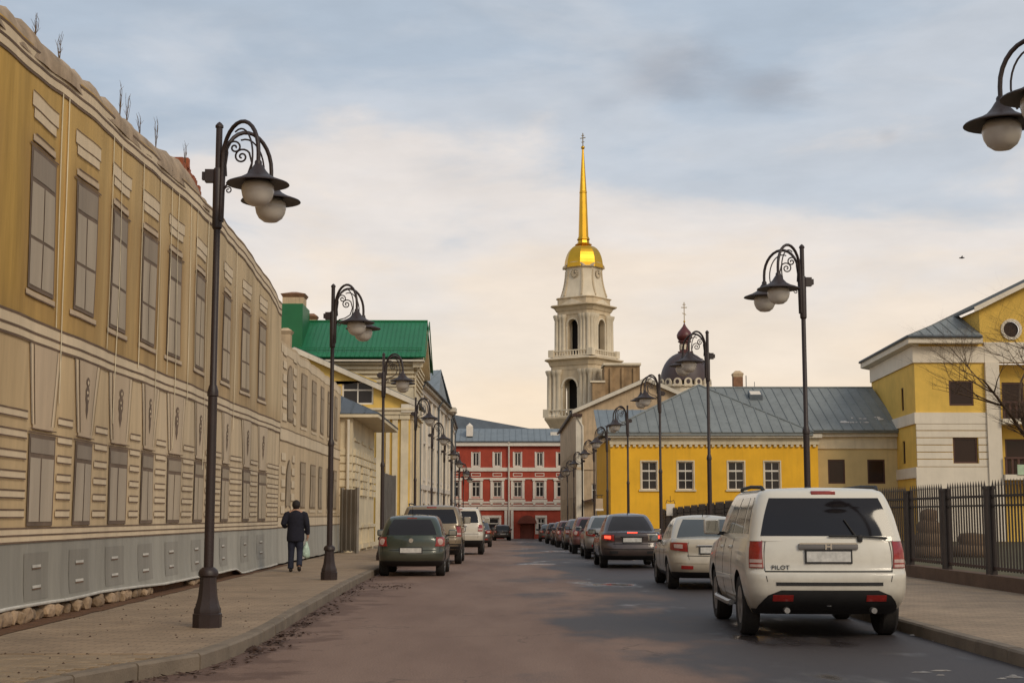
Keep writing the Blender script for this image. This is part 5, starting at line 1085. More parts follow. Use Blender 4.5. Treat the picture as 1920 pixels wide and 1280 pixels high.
# ================================================================= STREET LAMPS
def make_lamp():
    t = thing('street_lamp', 'x', 'street lamp')
    m = MB(); m.lathe([(.178,0),(.178,.16),(.165,.17),(.165,.22),(.148,.25),(.12,.36),(.105,.50),(.10,.60)], n=8, rot=math.pi/8); b = m.build('base', m_iron, t, 30, local=True)
    m = MB(); m.lathe([(.101,.601),(.122,.62),(.122,.66),(.108,.69),(.07,.72)], n=16); m.build('base_collar', m_iron, b, 30, local=True)
    m = MB(); m.lathe([(.060,.70),(.058,2.80),(.070,2.81),(.070,2.86),(.052,2.93),(.043,2.95),(.041,6.20),(.052,6.205),(.052,6.23),(.03,6.26),(.005,6.28)], n=12); m.build('pole', m_iron, t, 30, local=True)
    m = MB(); m.lathe([(.02,4.86),(.062,4.92),(.066,5.65),(.055,5.68)], n=12); m.build('sleeve', m_iron, t, 30, local=True)
    m = MB(); m.box(-.16,-.05,-.05,.05,5.50,5.66); m.box(-.20,-.16,-.035,.035,5.53,5.63); m.build('clamp', m_iron, t, local=True)
    for s in (-1, 1):
        az = s*R(40); d = Vector((math.cos(az), math.sin(az), 0))
        pt = lambda r, z: (d.x*r, d.y*r, z)
        path = [pt(.062, 5.0), pt(.07, 5.5), pt(.075, 5.74)] + [pt(.42-.345*math.cos(a), 5.76+.45*math.sin(a)) for a in [i*math.pi/14 for i in range(1, 15)]] + [pt(.765, 5.62)]
        m = MB(); m.tube(path, .026, 8); arm = m.build('arm', m_iron, t, 50, local=True)
        m = MB(); m.tube([pt(.40+.255*math.cos(a), 5.74+.38*math.sin(a)) for a in [R(-40)+i*R(150)/12 for i in range(13)]], .012, 5); m.build('inner_arc', m_iron, arm, 50, local=True)
        c = d*.765
        m = MB(); m.lathe([(.035,5.66),(.045,5.64),(.045,5.61),(.055,5.60),(.10,5.53),(.15,5.475),(.23,5.43),(.375,5.375),(.385,5.36),(.37,5.356),(.20,5.40),(.06,5.42)], (c.x,c.y,0), 28); sh = m.build('lamp_shade', m_iron, t, 45, local=True)
        m = MB(); m.lathe([(.06,5.40),(.155,5.395),(.193,5.34),(.20,5.28),(.185,5.21),(.15,5.145),(.09,5.10),(.02,5.088)], (c.x,c.y,0), 24); m.build('globe', m_globe, t, 60, local=True)
    # wrought scrolls in the middle plane
    def spiral(cx, cz, r0, a0, turns, sgn, r1=.012, n=26):
        return [(cx+(r0+(r1-r0)*(i/n)**.8)*math.cos(a0+sgn*2*math.pi*turns*i/n), 0, cz+(r0+(r1-r0)*(i/n)**.8)*math.sin(a0+sgn*2*math.pi*turns*i/n)) for i in range(n+1)]
    m = MB(); m.tube([(.07,0,5.42),(.14,0,5.50),(.26,0,5.53),(.37,0,5.60),(.42,0,5.75),(.385,0,5.88)]+spiral(.29,5.83,.11,R(25),1.7,1), .013, 5); m.build('scroll', m_iron, t, 50, local=True)
    m = MB(); m.tube([(.10,0,5.58),(.09,0,5.72),(.11,0,5.88)]+spiral(.20,5.95,.10,R(190),1.6,-1), .013, 5); m.build('scroll', m_iron, t, 50, local=True)
    m = MB(); m.tube([(.07,0,5.36)]+spiral(.13,5.40,.055,R(200),1.4,-1), .009, 5); m.build('scroll', m_iron, t, 50, local=True)
    return t
lamp0 = make_lamp()
lampL = [(17.77,-3.60),(30.6,-3.67),(43.8,-3.68),(59.7,-3.67),(73.4,-3.67),(88.5,-3.67),(100.3,-3.67),(118,-3.67),(131,-3.69)]
labL = ['iron street lamp with twin globes standing before the blue plinth of the ochre netting', 'iron street lamp between the walking man and the green hatchback', 'iron street lamp beside the open metal gate and cream pavilion', 'iron street lamp in front of the yellow gabled house pilasters', 'iron street lamp before the near end of the long white house', 'iron street lamp under the pointed gable of the white house', 'iron street lamp beyond the pointed gable of the white house', 'distant iron street lamp before the far white house on the left', 'last iron street lamp on the left before the red house']
lampR = [14.05, 26.0, 38.4, 50.4, 63.6, 76.4, 87.6, 100.8, 113, 124.5]
labR = ['iron street lamp leaning its twin globes into the top right, beside the railing', 'tall iron street lamp rising directly behind the white van-like car roof', 'iron street lamp in front of the yellow house between its middle windows', 'iron street lamp in front of the yellow house between its first two windows', 'iron street lamp near the left corner of the yellow house', 'iron street lamp standing before the corner of the tan gabled house', 'iron street lamp beside the tan gabled wall, second beyond the yellow corner', 'iron street lamp beside the tan gabled wall, third beyond the yellow corner', 'far iron street lamp at right against the red house wall', 'farthest iron street lamp at right against the red house door']
labR[0] = 'iron street lamp by the railing whose pole stands outside the frame'
labR[1] = 'iron street lamp rising directly behind the white sport utility car'
first = True
for (Y, X), lab in zip(lampL, labL):
    loc = (X, Y, gz(Y)+PZ)
    if first: lamp0.location = loc; lamp0['label'] = lab; lamp0['group'] = 'street lamps'; first = False
    else: dup(lamp0, loc, R(random.uniform(-4,4)), lab)
for Y, lab in zip(lampR, labR): dup(lamp0, (5.46 if Y > 20 else 5.76, Y, gz(Y)+PZ), math.pi+R(3+random.uniform(-1.5,1.5)), lab)

# ================================================================= IRON RAILING on the right
fx = 9.1
fe = thing('iron_railing', 'dark spiked iron railing with paired posts on a brown plinth', 'fence', (fx, 40, PZ))
m = MB(); strip(m, lambda y: fx-.16, lambda y: fx+.16, [12+2*i for i in range(37)], lambda y: gz(y)+.40)
strip(m, lambda y: fx-.16, lambda y: fx-.16, [12], lambda y: 0) if False else None
for i in range(36):
    y0, y1 = 12+2*i, 14+2*i
    for s in (-1, 1): m.poly([(fx+s*.16,y0,gz(y0)),(fx+s*.16,y1,gz(y1)),(fx+s*.16,y1,gz(y1)+.40),(fx+s*.16,y0,gz(y0)+.40)])
m.poly([(fx-.16,12,0),(fx+.16,12,0),(fx+.16,12,.4),(fx-.16,12,.4)]); m.build('plinth', m_plinthw, fe)
barm = MB(); barm.box(-.013,.013,-.013,.013,0,1.56); barm.add([(-.018,-.018,1.56),(.018,-.018,1.56),(.018,.018,1.56),(-.018,.018,1.56),(0,0,1.68)], [(0,1,4),(1,2,4),(2,3,4),(3,0,4),(3,2,1,0)])
bar0 = barm.build('bar', m_fence, fe, local=True); postm = MB(); postm.box(-.05,.05,-.05,.05,0,1.60); postm.box(-.06,.06,-.06,.06,1.60,1.66)
post0 = postm.build('post', m_fence, fe, local=True); b1 = True; p1 = True; far = MB(); yy = 13.4; pitch_ = 2.72
while yy < 82:
    zp = gz(yy)+.40
    for dy in (0, .26):
        o = post0 if p1 else post0.copy()
        if not p1: COL.objects.link(o); o.parent = fe
        p1 = False; o.location = Vector((fx, yy+dy, zp-.02))-fe.location
    ya, yb = yy+.31, yy+pitch_-.05
    for (z0, z1) in ((.10,.15), (1.26,1.295), (1.43,1.475)):
        m = MB(); m.box(fx-.02, fx+.02, ya, yb, zp+z0, zp+z1); m.build('rail', m_fence if z0 > .2 else m_ironred, fe)
    nb = 15
    for k in range(nb):
        yb_ = ya+.05+(yb-ya-.1)*k/(nb-1)
        if yy < 44:
            o = bar0 if b1 else bar0.copy()
            if not b1: COL.objects.link(o); o.parent = fe
            b1 = False; o.location = Vector((fx, yb_, zp+.08))-fe.location
        else: far.add([(v[0]+fx, v[1]+yb_, v[2]+zp+.08) for v in barm.v], barm.f)
    yy += pitch_
o = far.build('bars', m_fence, fe); o['kind'] = 'stuff'
# snow lying along the inside of the plinth
sn = MB(); pts = [(fx+.22, 12+.5*i) for i in range(100)]
strip(sn, lambda y: fx+.18, lambda y: fx+.50+.25*mnoise.noise(Vector((y*.6,0,5))), [12+.5*i for i in range(90)], lambda y: gz(y)+.20+.05*mnoise.noise(Vector((y*1.1,2,5)))); sn_o = sn.build('snow_bank', m_snow, None, 60); struct(sn_o, 'stuff'); sn_o['label'] = 'thin bank of old snow lying inside the iron railing'; sn_o['category'] = 'snow'
# wrapped winter shrubs in the courtyard
m_burl = mat('brown burlap', (.20,.13,.075), var=.3, vs=5, bump=.8, bs=16)
def shrub(c, r, h, lab, tiers):
    t = thing('wrapped_shrub', lab, 'shrub', c); m = MB(); prof = []
    for k in range(tiers):
        q0 = k/tiers; prof += [(r*(1-q0*.75)*.86, h*(q0+.01)), (r*(1-q0*.75), h*(q0+.35/tiers)), (r*(1-q0*.75)*.9, h*(q0+.85/tiers))]
    prof += [(r*.12, h)]; m.lathe(prof, c, 14)
    m.v = [(x+.05*mnoise.noise(Vector((x*4,y*4,z*5))), y, z+.03*mnoise.noise(Vector((x*3,y*3,z*3+9)))) for x, y, z in m.v]; m.build('wrapping', m_burl, t, 60)
    for k in range(1, tiers): m = MB(); z = h*k/tiers; rr = r*(1-k/tiers*.75)*.93; m.tube([(c[0]+rr*math.cos(a), c[1]+rr*math.sin(a), c[2]+z) for a in [i*2*math.pi/16 for i in range(17)]], .025, 5); m.build('cord', m_twig, t)
c = P(1742, 1003, Y=46); shrub((c.x, 46, .15), .62, 1.55, 'tall tapering shrub wrapped in brown burlap behind the railing', 4)
c = P(1822, 1003, Y=47); shrub((c.x, 47, .15), .72, .80, 'low round shrub wrapped in brown burlap behind the railing', 2)
# small ornate notice board by the pavement
nb_ = thing('notice_board', 'small cream notice board with crowned iron top near the yellow house', 'sign', (P(1257, 950, Y=78).x, 78, gz(78)+PZ)); nx = nb_.location.x
zz0, zz1 = P(1257, 966, Y=78).z, P(1257, 944, Y=78).z
xbox('board', m_trim, nb_, nx-.22, nx+.22, 77.97, 78.03, zz0, zz1); m = MB(); m.tube([(nx,78.08,gz(78)+PZ),(nx,78.08,zz1)], .03, 6); m.build('post', m_iron, nb_)
m = MB(); m.tube([(nx-.25,78,zz1),(nx-.18,78,zz1+.2),(nx,78,zz1+.1),(nx+.18,78,zz1+.2),(nx+.25,78,zz1)], .018, 5); m.tube([(nx,78,zz1+.1),(nx,78,zz1+.42)], .015, 5); m.build('crown', m_iron, nb_)

# ================================================================= BARE TREE behind the railing
def bare_tree(lab, base, h, seed, lean):
    rng = random.Random(seed); t = thing('bare_tree', lab, 'tree', base); tr = MB(); cr = MB()
    def br(p, d, L, r, lev):
        n_ = 5; pts = [p]; rs = [r]; q = p.copy(); dd = d.copy()
        for i in range(n_):
            dd = (dd+Vector((rng.uniform(-1,1), rng.uniform(-1,1), rng.uniform(-.5,.9)))*.16).normalized(); q = q+dd*L/n_; pts.append(q.copy()); rs.append(r*(1-.62*(i+1)/n_))
        (tr if lev < 1 else cr).tube(pts, rs, 7 if lev < 2 else 4)
        if lev >= 5 or L < .22: return
        k = 5 if lev == 0 else rng.randint(4, 6)
        for j in range(k):
            i = rng.randint(2, n_) if lev else min(n_, 2+j); a = rng.uniform(0, 6.28); side = Vector((math.cos(a), math.sin(a), rng.uniform(-.1,.5)))
            nd = (dd*.55+side*.85+Vector(lean)*.25).normalized(); br(pts[i], nd, L*rng.uniform(.50,.72), rs[i]*.66, lev+1)
    br(Vector(base), Vector((0,0,1)), h*.45, h*.020, 0)
    tr.build('trunk', m_bark, t, 60); c_ = cr.build('branches', m_bark, t, 60); c_.name = 'crown'
c = P(1962, 1000, Y=46); bare_tree('bare tree with thin dark twigs before the large yellow house', (c.x, 46, .1), 10.5, 12, (-1.2,-.1,0))

# a bird in the evening sky
c = P(1803, 484, Y=90); bd = tag(thing('bird', 'x', 'bird', c), 'small dark bird flying above the large yellow house', 'bird')
m = MB(); m.tube([c+Vector((-.17,0,0)), c+Vector((-.08,0,.02)), c+Vector((.06,0,.02)), c+Vector((.15,0,.035)), c+Vector((.2,0,.02))], [.01,.04,.05,.035,.008], 7); m.build('body', m_iron, bd, 60)
for s in (-1, 1): m = MB(); m.hexa([c+Vector((-.06,s*.03,.03)), c+Vector((.06,s*.03,.03)), c+Vector((-.02,s*.30,.10)), c+Vector((-.06,s*.30,.10)), c+Vector((-.06,s*.03,.045)), c+Vector((.06,s*.03,.045)), c+Vector((-.02,s*.30,.108)), c+Vector((-.06,s*.30,.108))]); m.build('wing', m_iron, bd)

# ================================================================= WALKING MAN
def skin_mesh(name, verts, edges, radii, mt, parent, root=0, sub=2):
    me = bpy.data.meshes.new(name+'_s'); me.from_pydata([tuple(v) for v in verts], edges, []); o = bpy.data.objects.new(name+'_s', me); COL.objects.link(o)
    sk = o.modifiers.new('s', 'SKIN'); sk.use_smooth_shade = True; sb = o.modifiers.new('b', 'SUBSURF'); sb.levels = sub; sb.render_levels = sub
    for i, r in enumerate(radii): me.skin_vertices[0].data[i].radius = r if isinstance(r, tuple) else (r, r)
    me.skin_vertices[0].data[root].use_root = True
    dg = bpy.context.evaluated_depsgraph_get(); dg.update(); ev = o.evaluated_get(dg); nm = bpy.data.meshes.new_from_object(ev); bpy.data.objects.remove(o)
    nm.materials.clear(); nm.materials.append(mt)
    for p in nm.polygons: p.use_smooth = True
    q = bpy.data.objects.new(name, nm); nm.name = name; COL.objects.link(q); q.parent = parent; return q
m_skin = mat('skin', (.42,.24,.16), rough=.6, var=.08, bump=0); m_coat = mat('dark navy wool', (.012,.012,.022), rough=.9, var=.25, vs=6, bump=.4, bs=40)
m_jean = mat('dark blue jeans', (.020,.023,.042), rough=.9, var=.25, vs=6, bump=.3, bs=60); m_shoe = mat('dark brown shoes', (.02,.013,.011), rough=.5, var=.2, bump=.1); m_hair = mat('dark hair', (.016,.010,.009), rough=.7, var=.2, vs=20, bump=.6, bs=60)
pc = P(553, 1072, Z=PZ); man = thing('person', 'person in dark navy coat walking away along the pavement with a carrier bag', 'person', (pc.x, pc.y, PZ))
# local: x right, y walking direction, feet at z=0, height 1.70
Vv = [(0,0,.92),(0,.01,1.10),(0,.02,1.30),(0,.01,1.42),(0,.015,1.50),(0,.03,1.60),(0,.03,1.66),           # 0-6 pelvis..head top
      (-.19,.0,1.38),(-.285,-.05,1.15),(-.255,.13,1.07),(-.22,.19,1.09),                                    # 7-10 left arm bent forward
      (.19,.0,1.38),(.265,-.03,1.13),(.285,.04,.88),(.285,.06,.80),                                         # 11-14 right arm hanging
      (-.09,0,.88),(-.095,.05,.49),(-.10,.03,.09),(-.10,.15,.035),                                          # 15-18 left leg (front, straight)
      (.09,0,.88),(.10,.02,.50),(.11,-.20,.16),(.11,-.13,.055)]                                             # 19-22 right leg trailing
Ev = [(0,1),(1,2),(2,3),(3,4),(4,5),(5,6),(3,7),(7,8),(8,9),(9,10),(3,11),(11,12),(12,13),(13,14),(0,15),(15,16),(16,17),(17,18),(0,19),(19,20),(20,21),(21,22)]
Rv = [(.11,.10),(.10,.10),(.10,.10),(.08,.08),.055,(.078,.095),(.06,.07),.062,.046,.036,.034,.062,.046,.036,.034,.085,.058,.042,.034,.085,.058,.042,.034]
skin_mesh('body', Vv, Ev, Rv, m_skin, man)
def remesh(name, mb, mt, parent, vox=.014):
    o = mesh_obj(name, mb.v, mb.f, mt, parent, None, None, True); md = o.modifiers.new('r', 'REMESH'); md.mode = 'VOXEL'; md.voxel_size = vox; s2 = o.modifiers.new('s', 'SMOOTH'); s2.iterations = 6; s2.factor = .5
    dg = bpy.context.evaluated_depsgraph_get(); dg.update(); nm = bpy.data.meshes.new_from_object(o.evaluated_get(dg)); o.modifiers.clear(); o.data = nm; nm.name = name
    for p in nm.polygons: p.use_smooth = True
    return o
cm = MB(); cm.lathe([(.205,.72),(.215,.80),(.205,.95),(.195,1.08),(.205,1.22),(.215,1.32),(.195,1.38),(.13,1.435),(.075,1.47),(.075,1.52)], (0,.005,0), 22, sx=1.0, sy=.70)
cm.tube([(-.15,0,1.375),(-.21,-.005,1.36),(-.255,-.03,1.26),(-.29,-.055,1.145),(-.275,.03,1.10),(-.258,.125,1.07)], [.08,.082,.075,.068,.060,.052], 12)
cm.tube([(.15,0,1.375),(.21,-.005,1.36),(.245,-.02,1.24),(.272,-.03,1.125),(.282,.005,1.0),(.287,.035,.89)], [.08,.082,.075,.066,.060,.052], 12)
remesh('coat', cm, m_coat, man)
ci = [(0,.0,.74),(0,0,.92),(0,.01,1.10),(0,.02,1.30),(0,.012,1.425),(0,.015,1.475),(-.20,.0,1.375),(-.29,-.05,1.145),(-.258,.125,1.07),(.20,.0,1.375),(.272,-.03,1.125),(.287,.035,.90)]
if False: skin_mesh('coat', ci, [(0,1),(1,2),(2,3),(3,4),(4,5),(4,6),(6,7),(7,8),(4,9),(9,10),(10,11)], [(.215,.16),(.225,.16),(.215,.15),(.22,.15),(.13,.10),(.075,.075),.095,.075,.058,.095,.074,.058], m_coat, man, 1)
cm = MB(); cm.lathe([(.15,.72),(.175,.80),(.17,.95)], (0,0,0), 18, sx=1, sy=.72)
cm.tube([(-.085,0,.84),(-.095,.03,.66),(-.10,.05,.49),(-.104,.04,.28),(-.106,.025,.08)], [.10,.095,.080,.072,.075], 14); cm.tube([(.085,0,.84),(.098,.012,.66),(.105,.02,.50),(.11,-.09,.32),(.115,-.20,.15)], [.10,.095,.080,.070,.072], 14)
remesh('trousers', cm, m_jean, man)
if False: skin_mesh('trousers', [(0,0,.90),(-.095,0,.84),(-.10,.05,.49),(-.105,.025,.10),(.095,0,.84),(.105,.02,.50),(.115,-.20,.17)], [(0,1),(1,2),(2,3),(0,4),(4,5),(5,6)], [(.15,.12),.10,.082,.075,.10,.082,.072], m_jean, man, 0)
skin_mesh('shoe', [(-.105,-.03,.05),(-.105,.06,.05),(-.108,.16,.035)], [(0,1),(1,2)], [(.05,.05),(.05,.045),(.042,.03)], m_shoe, man, 0); skin_mesh('shoe', [(.115,-.25,.13),(.115,-.19,.085),(.115,-.10,.04)], [(0,1),(1,2)], [(.05,.05),(.05,.045),(.042,.035)], m_shoe, man, 0)
m = MB(); m.lathe(ball(.115, k=9, z=0, sz=1.02), (0,0,0), 16, sx=.84, sy=.95); m.v = [(v[0], v[1]+.004+(.02 if v[2] > 0 else 0)*v[2]/.1, v[2]+1.595) for v in m.v]; m.build('hair', m_hair, man, 80, local=True)
for s, tip, nm in ((-1, Vector((-.215,.20,1.09)), 0), (1, Vector((.285,.062,.79)), 1)):
    for k in range(5):
        if s > 0: b_ = tip+Vector((.0, -.03+.018*k, 0)); pts = [b_+Vector((0,0,.02)), b_+Vector((-.004,0,-.035)), b_+Vector((-.03,.004,-.055)), b_+Vector((-.045,.004,-.038))] if k < 4 else [tip+Vector((-.01,.04,.03)), tip+Vector((-.03,.055,.0)), tip+Vector((-.045,.045,-.02))]
        else: b_ = tip+Vector((.0,.0,-.03+.018*k)); pts = [b_, b_+Vector((.012,.035,0)), b_+Vector((.035,.05,0)), b_+Vector((.05,.04,0))] if k < 4 else [tip+Vector((.01,0,.04)), tip+Vector((.03,.025,.05)), tip+Vector((.045,.04,.04))]
        m = MB(); m.tube(pts, [.010,.0095,.009,.007][:len(pts)], 6); m.build('finger', m_skin, man, 60, local=True)
    for e_ in ((1,),) if s < 0 else (): pass
for s in (-1, 1): m = MB(); m.lathe(ball(.026, z=0), (s*.086, .025, 1.585), 8, sx=.5); m.build('ear', m_skin, man, 60, local=True)
m = MB(); m.hexa([(-.016,.115,1.565),(.016,.115,1.565),(.012,.145,1.57),(-.012,.145,1.57),(-.010,.115,1.615),(.010,.115,1.615),(.006,.125,1.615),(-.006,.125,1.615)]); m.build('nose', m_skin, man, 60, local=True)
man.rotation_euler = (0, 0, R(3))
# carrier bag in his right hand
m_bag = mat('pale green plastic bag', (.40,.52,.43), rough=.35, var=.3, vs=14, bump=.7, bs=12, spec=.5)
bg_ = thing('carrier_bag', 'crumpled pale green plastic carrier bag hanging from the person\'s hand', 'bag', (pc.x, pc.y, PZ)); bg_.rotation_euler = (0,0,R(3))
m = MB(); vs_ = []; nn_ = 14
for k, (z, w_, d_) in enumerate(((.735,.012,.02),(.69,.03,.03),(.60,.07,.05),(.50,.10,.07),(.42,.115,.08),(.37,.095,.07),(.35,.03,.03))):
    for j in range(nn_):
        a = 2*math.pi*j/nn_; q = Vector((.262-.10*(.74-z)+w_*math.cos(a), .06+d_*math.sin(a), z-.03*math.cos(a)*(1 if z < .5 else 0))); q += Vector((mnoise.noise(q*22), mnoise.noise(q*19+Vector((3,1,2))), mnoise.noise(q*18+Vector((7,1,2)))))*.022*(1 if z < .7 else .2); vs_.append(q)
m.add(vs_, [(k*nn_+j, k*nn_+(j+1) % nn_, (k+1)*nn_+(j+1) % nn_, (k+1)*nn_+j) for k in range(6) for j in range(nn_)]+[tuple(range(6*nn_, 7*nn_))]); m.build('sack', m_bag, bg_, 80, local=True)
m = MB(); m.tube([(.268,.04,.72),(.272,.045,.76),(.262,.06,.735)], .007, 5); m.tube([(.268,.08,.72),(.272,.075,.76),(.262,.06,.735)], .007, 5); m.build('handle', m_bag, bg_, 80, local=True)
# ================================================================= PARKED CARS
def paint(name, c, metal=.0, rough=.38, dirt=.45):
    if name in MATS: return MATS[name]
    m = bpy.data.materials.new(name); m.use_nodes = True; t = m.node_tree; L = t.links; b = t.nodes['Principled BSDF']
    g = t.nodes.new('ShaderNodeTexCoord'); sp = t.nodes.new('ShaderNodeSeparateXYZ'); L.new(g.outputs['Object'], sp.inputs[0])
    nz_ = t.nodes.new('ShaderNodeTexNoise'); nz_.inputs['Scale'].default_value = 3.5; nz_.inputs['Detail'].default_value = 7; nz_.inputs['Roughness'].default_value = .65; L.new(g.outputs['Object'], nz_.inputs['Vector'])
    # road dirt splashed up from below, ragged upper edge
    ma_ = t.nodes.new('ShaderNodeMath'); ma_.operation = 'MULTIPLY_ADD'; ma_.inputs[1].default_value = .9; L.new(nz_.outputs['Fac'], ma_.inputs[0])
    ng = t.nodes.new('ShaderNodeMath'); ng.operation = 'MULTIPLY'; ng.inputs[1].default_value = -1; L.new(sp.outputs['Z'], ng.inputs[0]); L.new(ng.outputs[0], ma_.inputs[2])
    r_ = t.nodes.new('ShaderNodeMapRange'); r_.inputs['From Min'].default_value = -.62; r_.inputs['From Max'].default_value = .12; r_.inputs['To Max'].default_value = dirt; L.new(ma_.outputs[0], r_.inputs['Value'])
    mx_ = t.nodes.new('ShaderNodeMixRGB'); mx_.inputs[1].default_value = (*c,1); mx_.inputs[2].default_value = (.16,.115,.08,1); L.new(r_.outputs[0], mx_.inputs[0]); L.new(mx_.outputs[0], b.inputs['Base Color'])
    rr = t.nodes.new('ShaderNodeMapRange'); rr.inputs['To Min'].default_value = rough; rr.inputs['To Max'].default_value = .85; L.new(r_.outputs[0], rr.inputs['Value']); L.new(rr.outputs[0], b.inputs['Roughness'])
    b.inputs['Metallic'].default_value = metal; b.inputs['Coat Weight'].default_value = .7; b.inputs['Coat Roughness'].default_value = .06
    MATS[name] = m; return m
m_cglass = mat('tinted car glass', (.012,.010,.011), rough=.06, var=0, bump=0, spec=.45)
m_cglass2 = mat('clear car glass', (.05,.06,.065), rough=.05, var=0, bump=0, spec=.6)
m_black = mat('black plastic', (.016,.015,.015), rough=.6, var=.2, vs=8, bump=.15, bs=80)
m_tyre = mat('dirty rubber', (.022,.019,.017), rough=.9, var=.3, vs=8, bump=.3, bs=60)
m_rim = mat('dull alloy', (.30,.29,.28), rough=.4, metal=.7, var=.2, vs=10, bump=0)
m_chrome = mat('chrome trim', (.55,.54,.52), rough=.18, metal=1, var=0, bump=0)
m_lred = mat('red lamp lens', (.27,.018,.014), rough=.14, var=.25, vs=18, bump=0, spec=.6, coat=.4)
m_lwht = mat('clear lamp lens', (.50,.36,.32), rough=.16, var=.2, vs=18, bump=0, spec=.6, coat=.4)
m_lit = mat('lit brake lamp', (.6,.02,.01), rough=.2, var=0, bump=0, emit=((1,.06,.03), 2.2))
m_plate = mat('number plate', (.56,.54,.50), rough=.5, var=.22, vs=16, bump=0)
m_gap = mat('panel gap', (.012,.011,.011), rough=.9, var=0, bump=0)
m_mirror = mat('mirror glass', (.25,.27,.28), rough=.05, metal=1, var=0, bump=0)

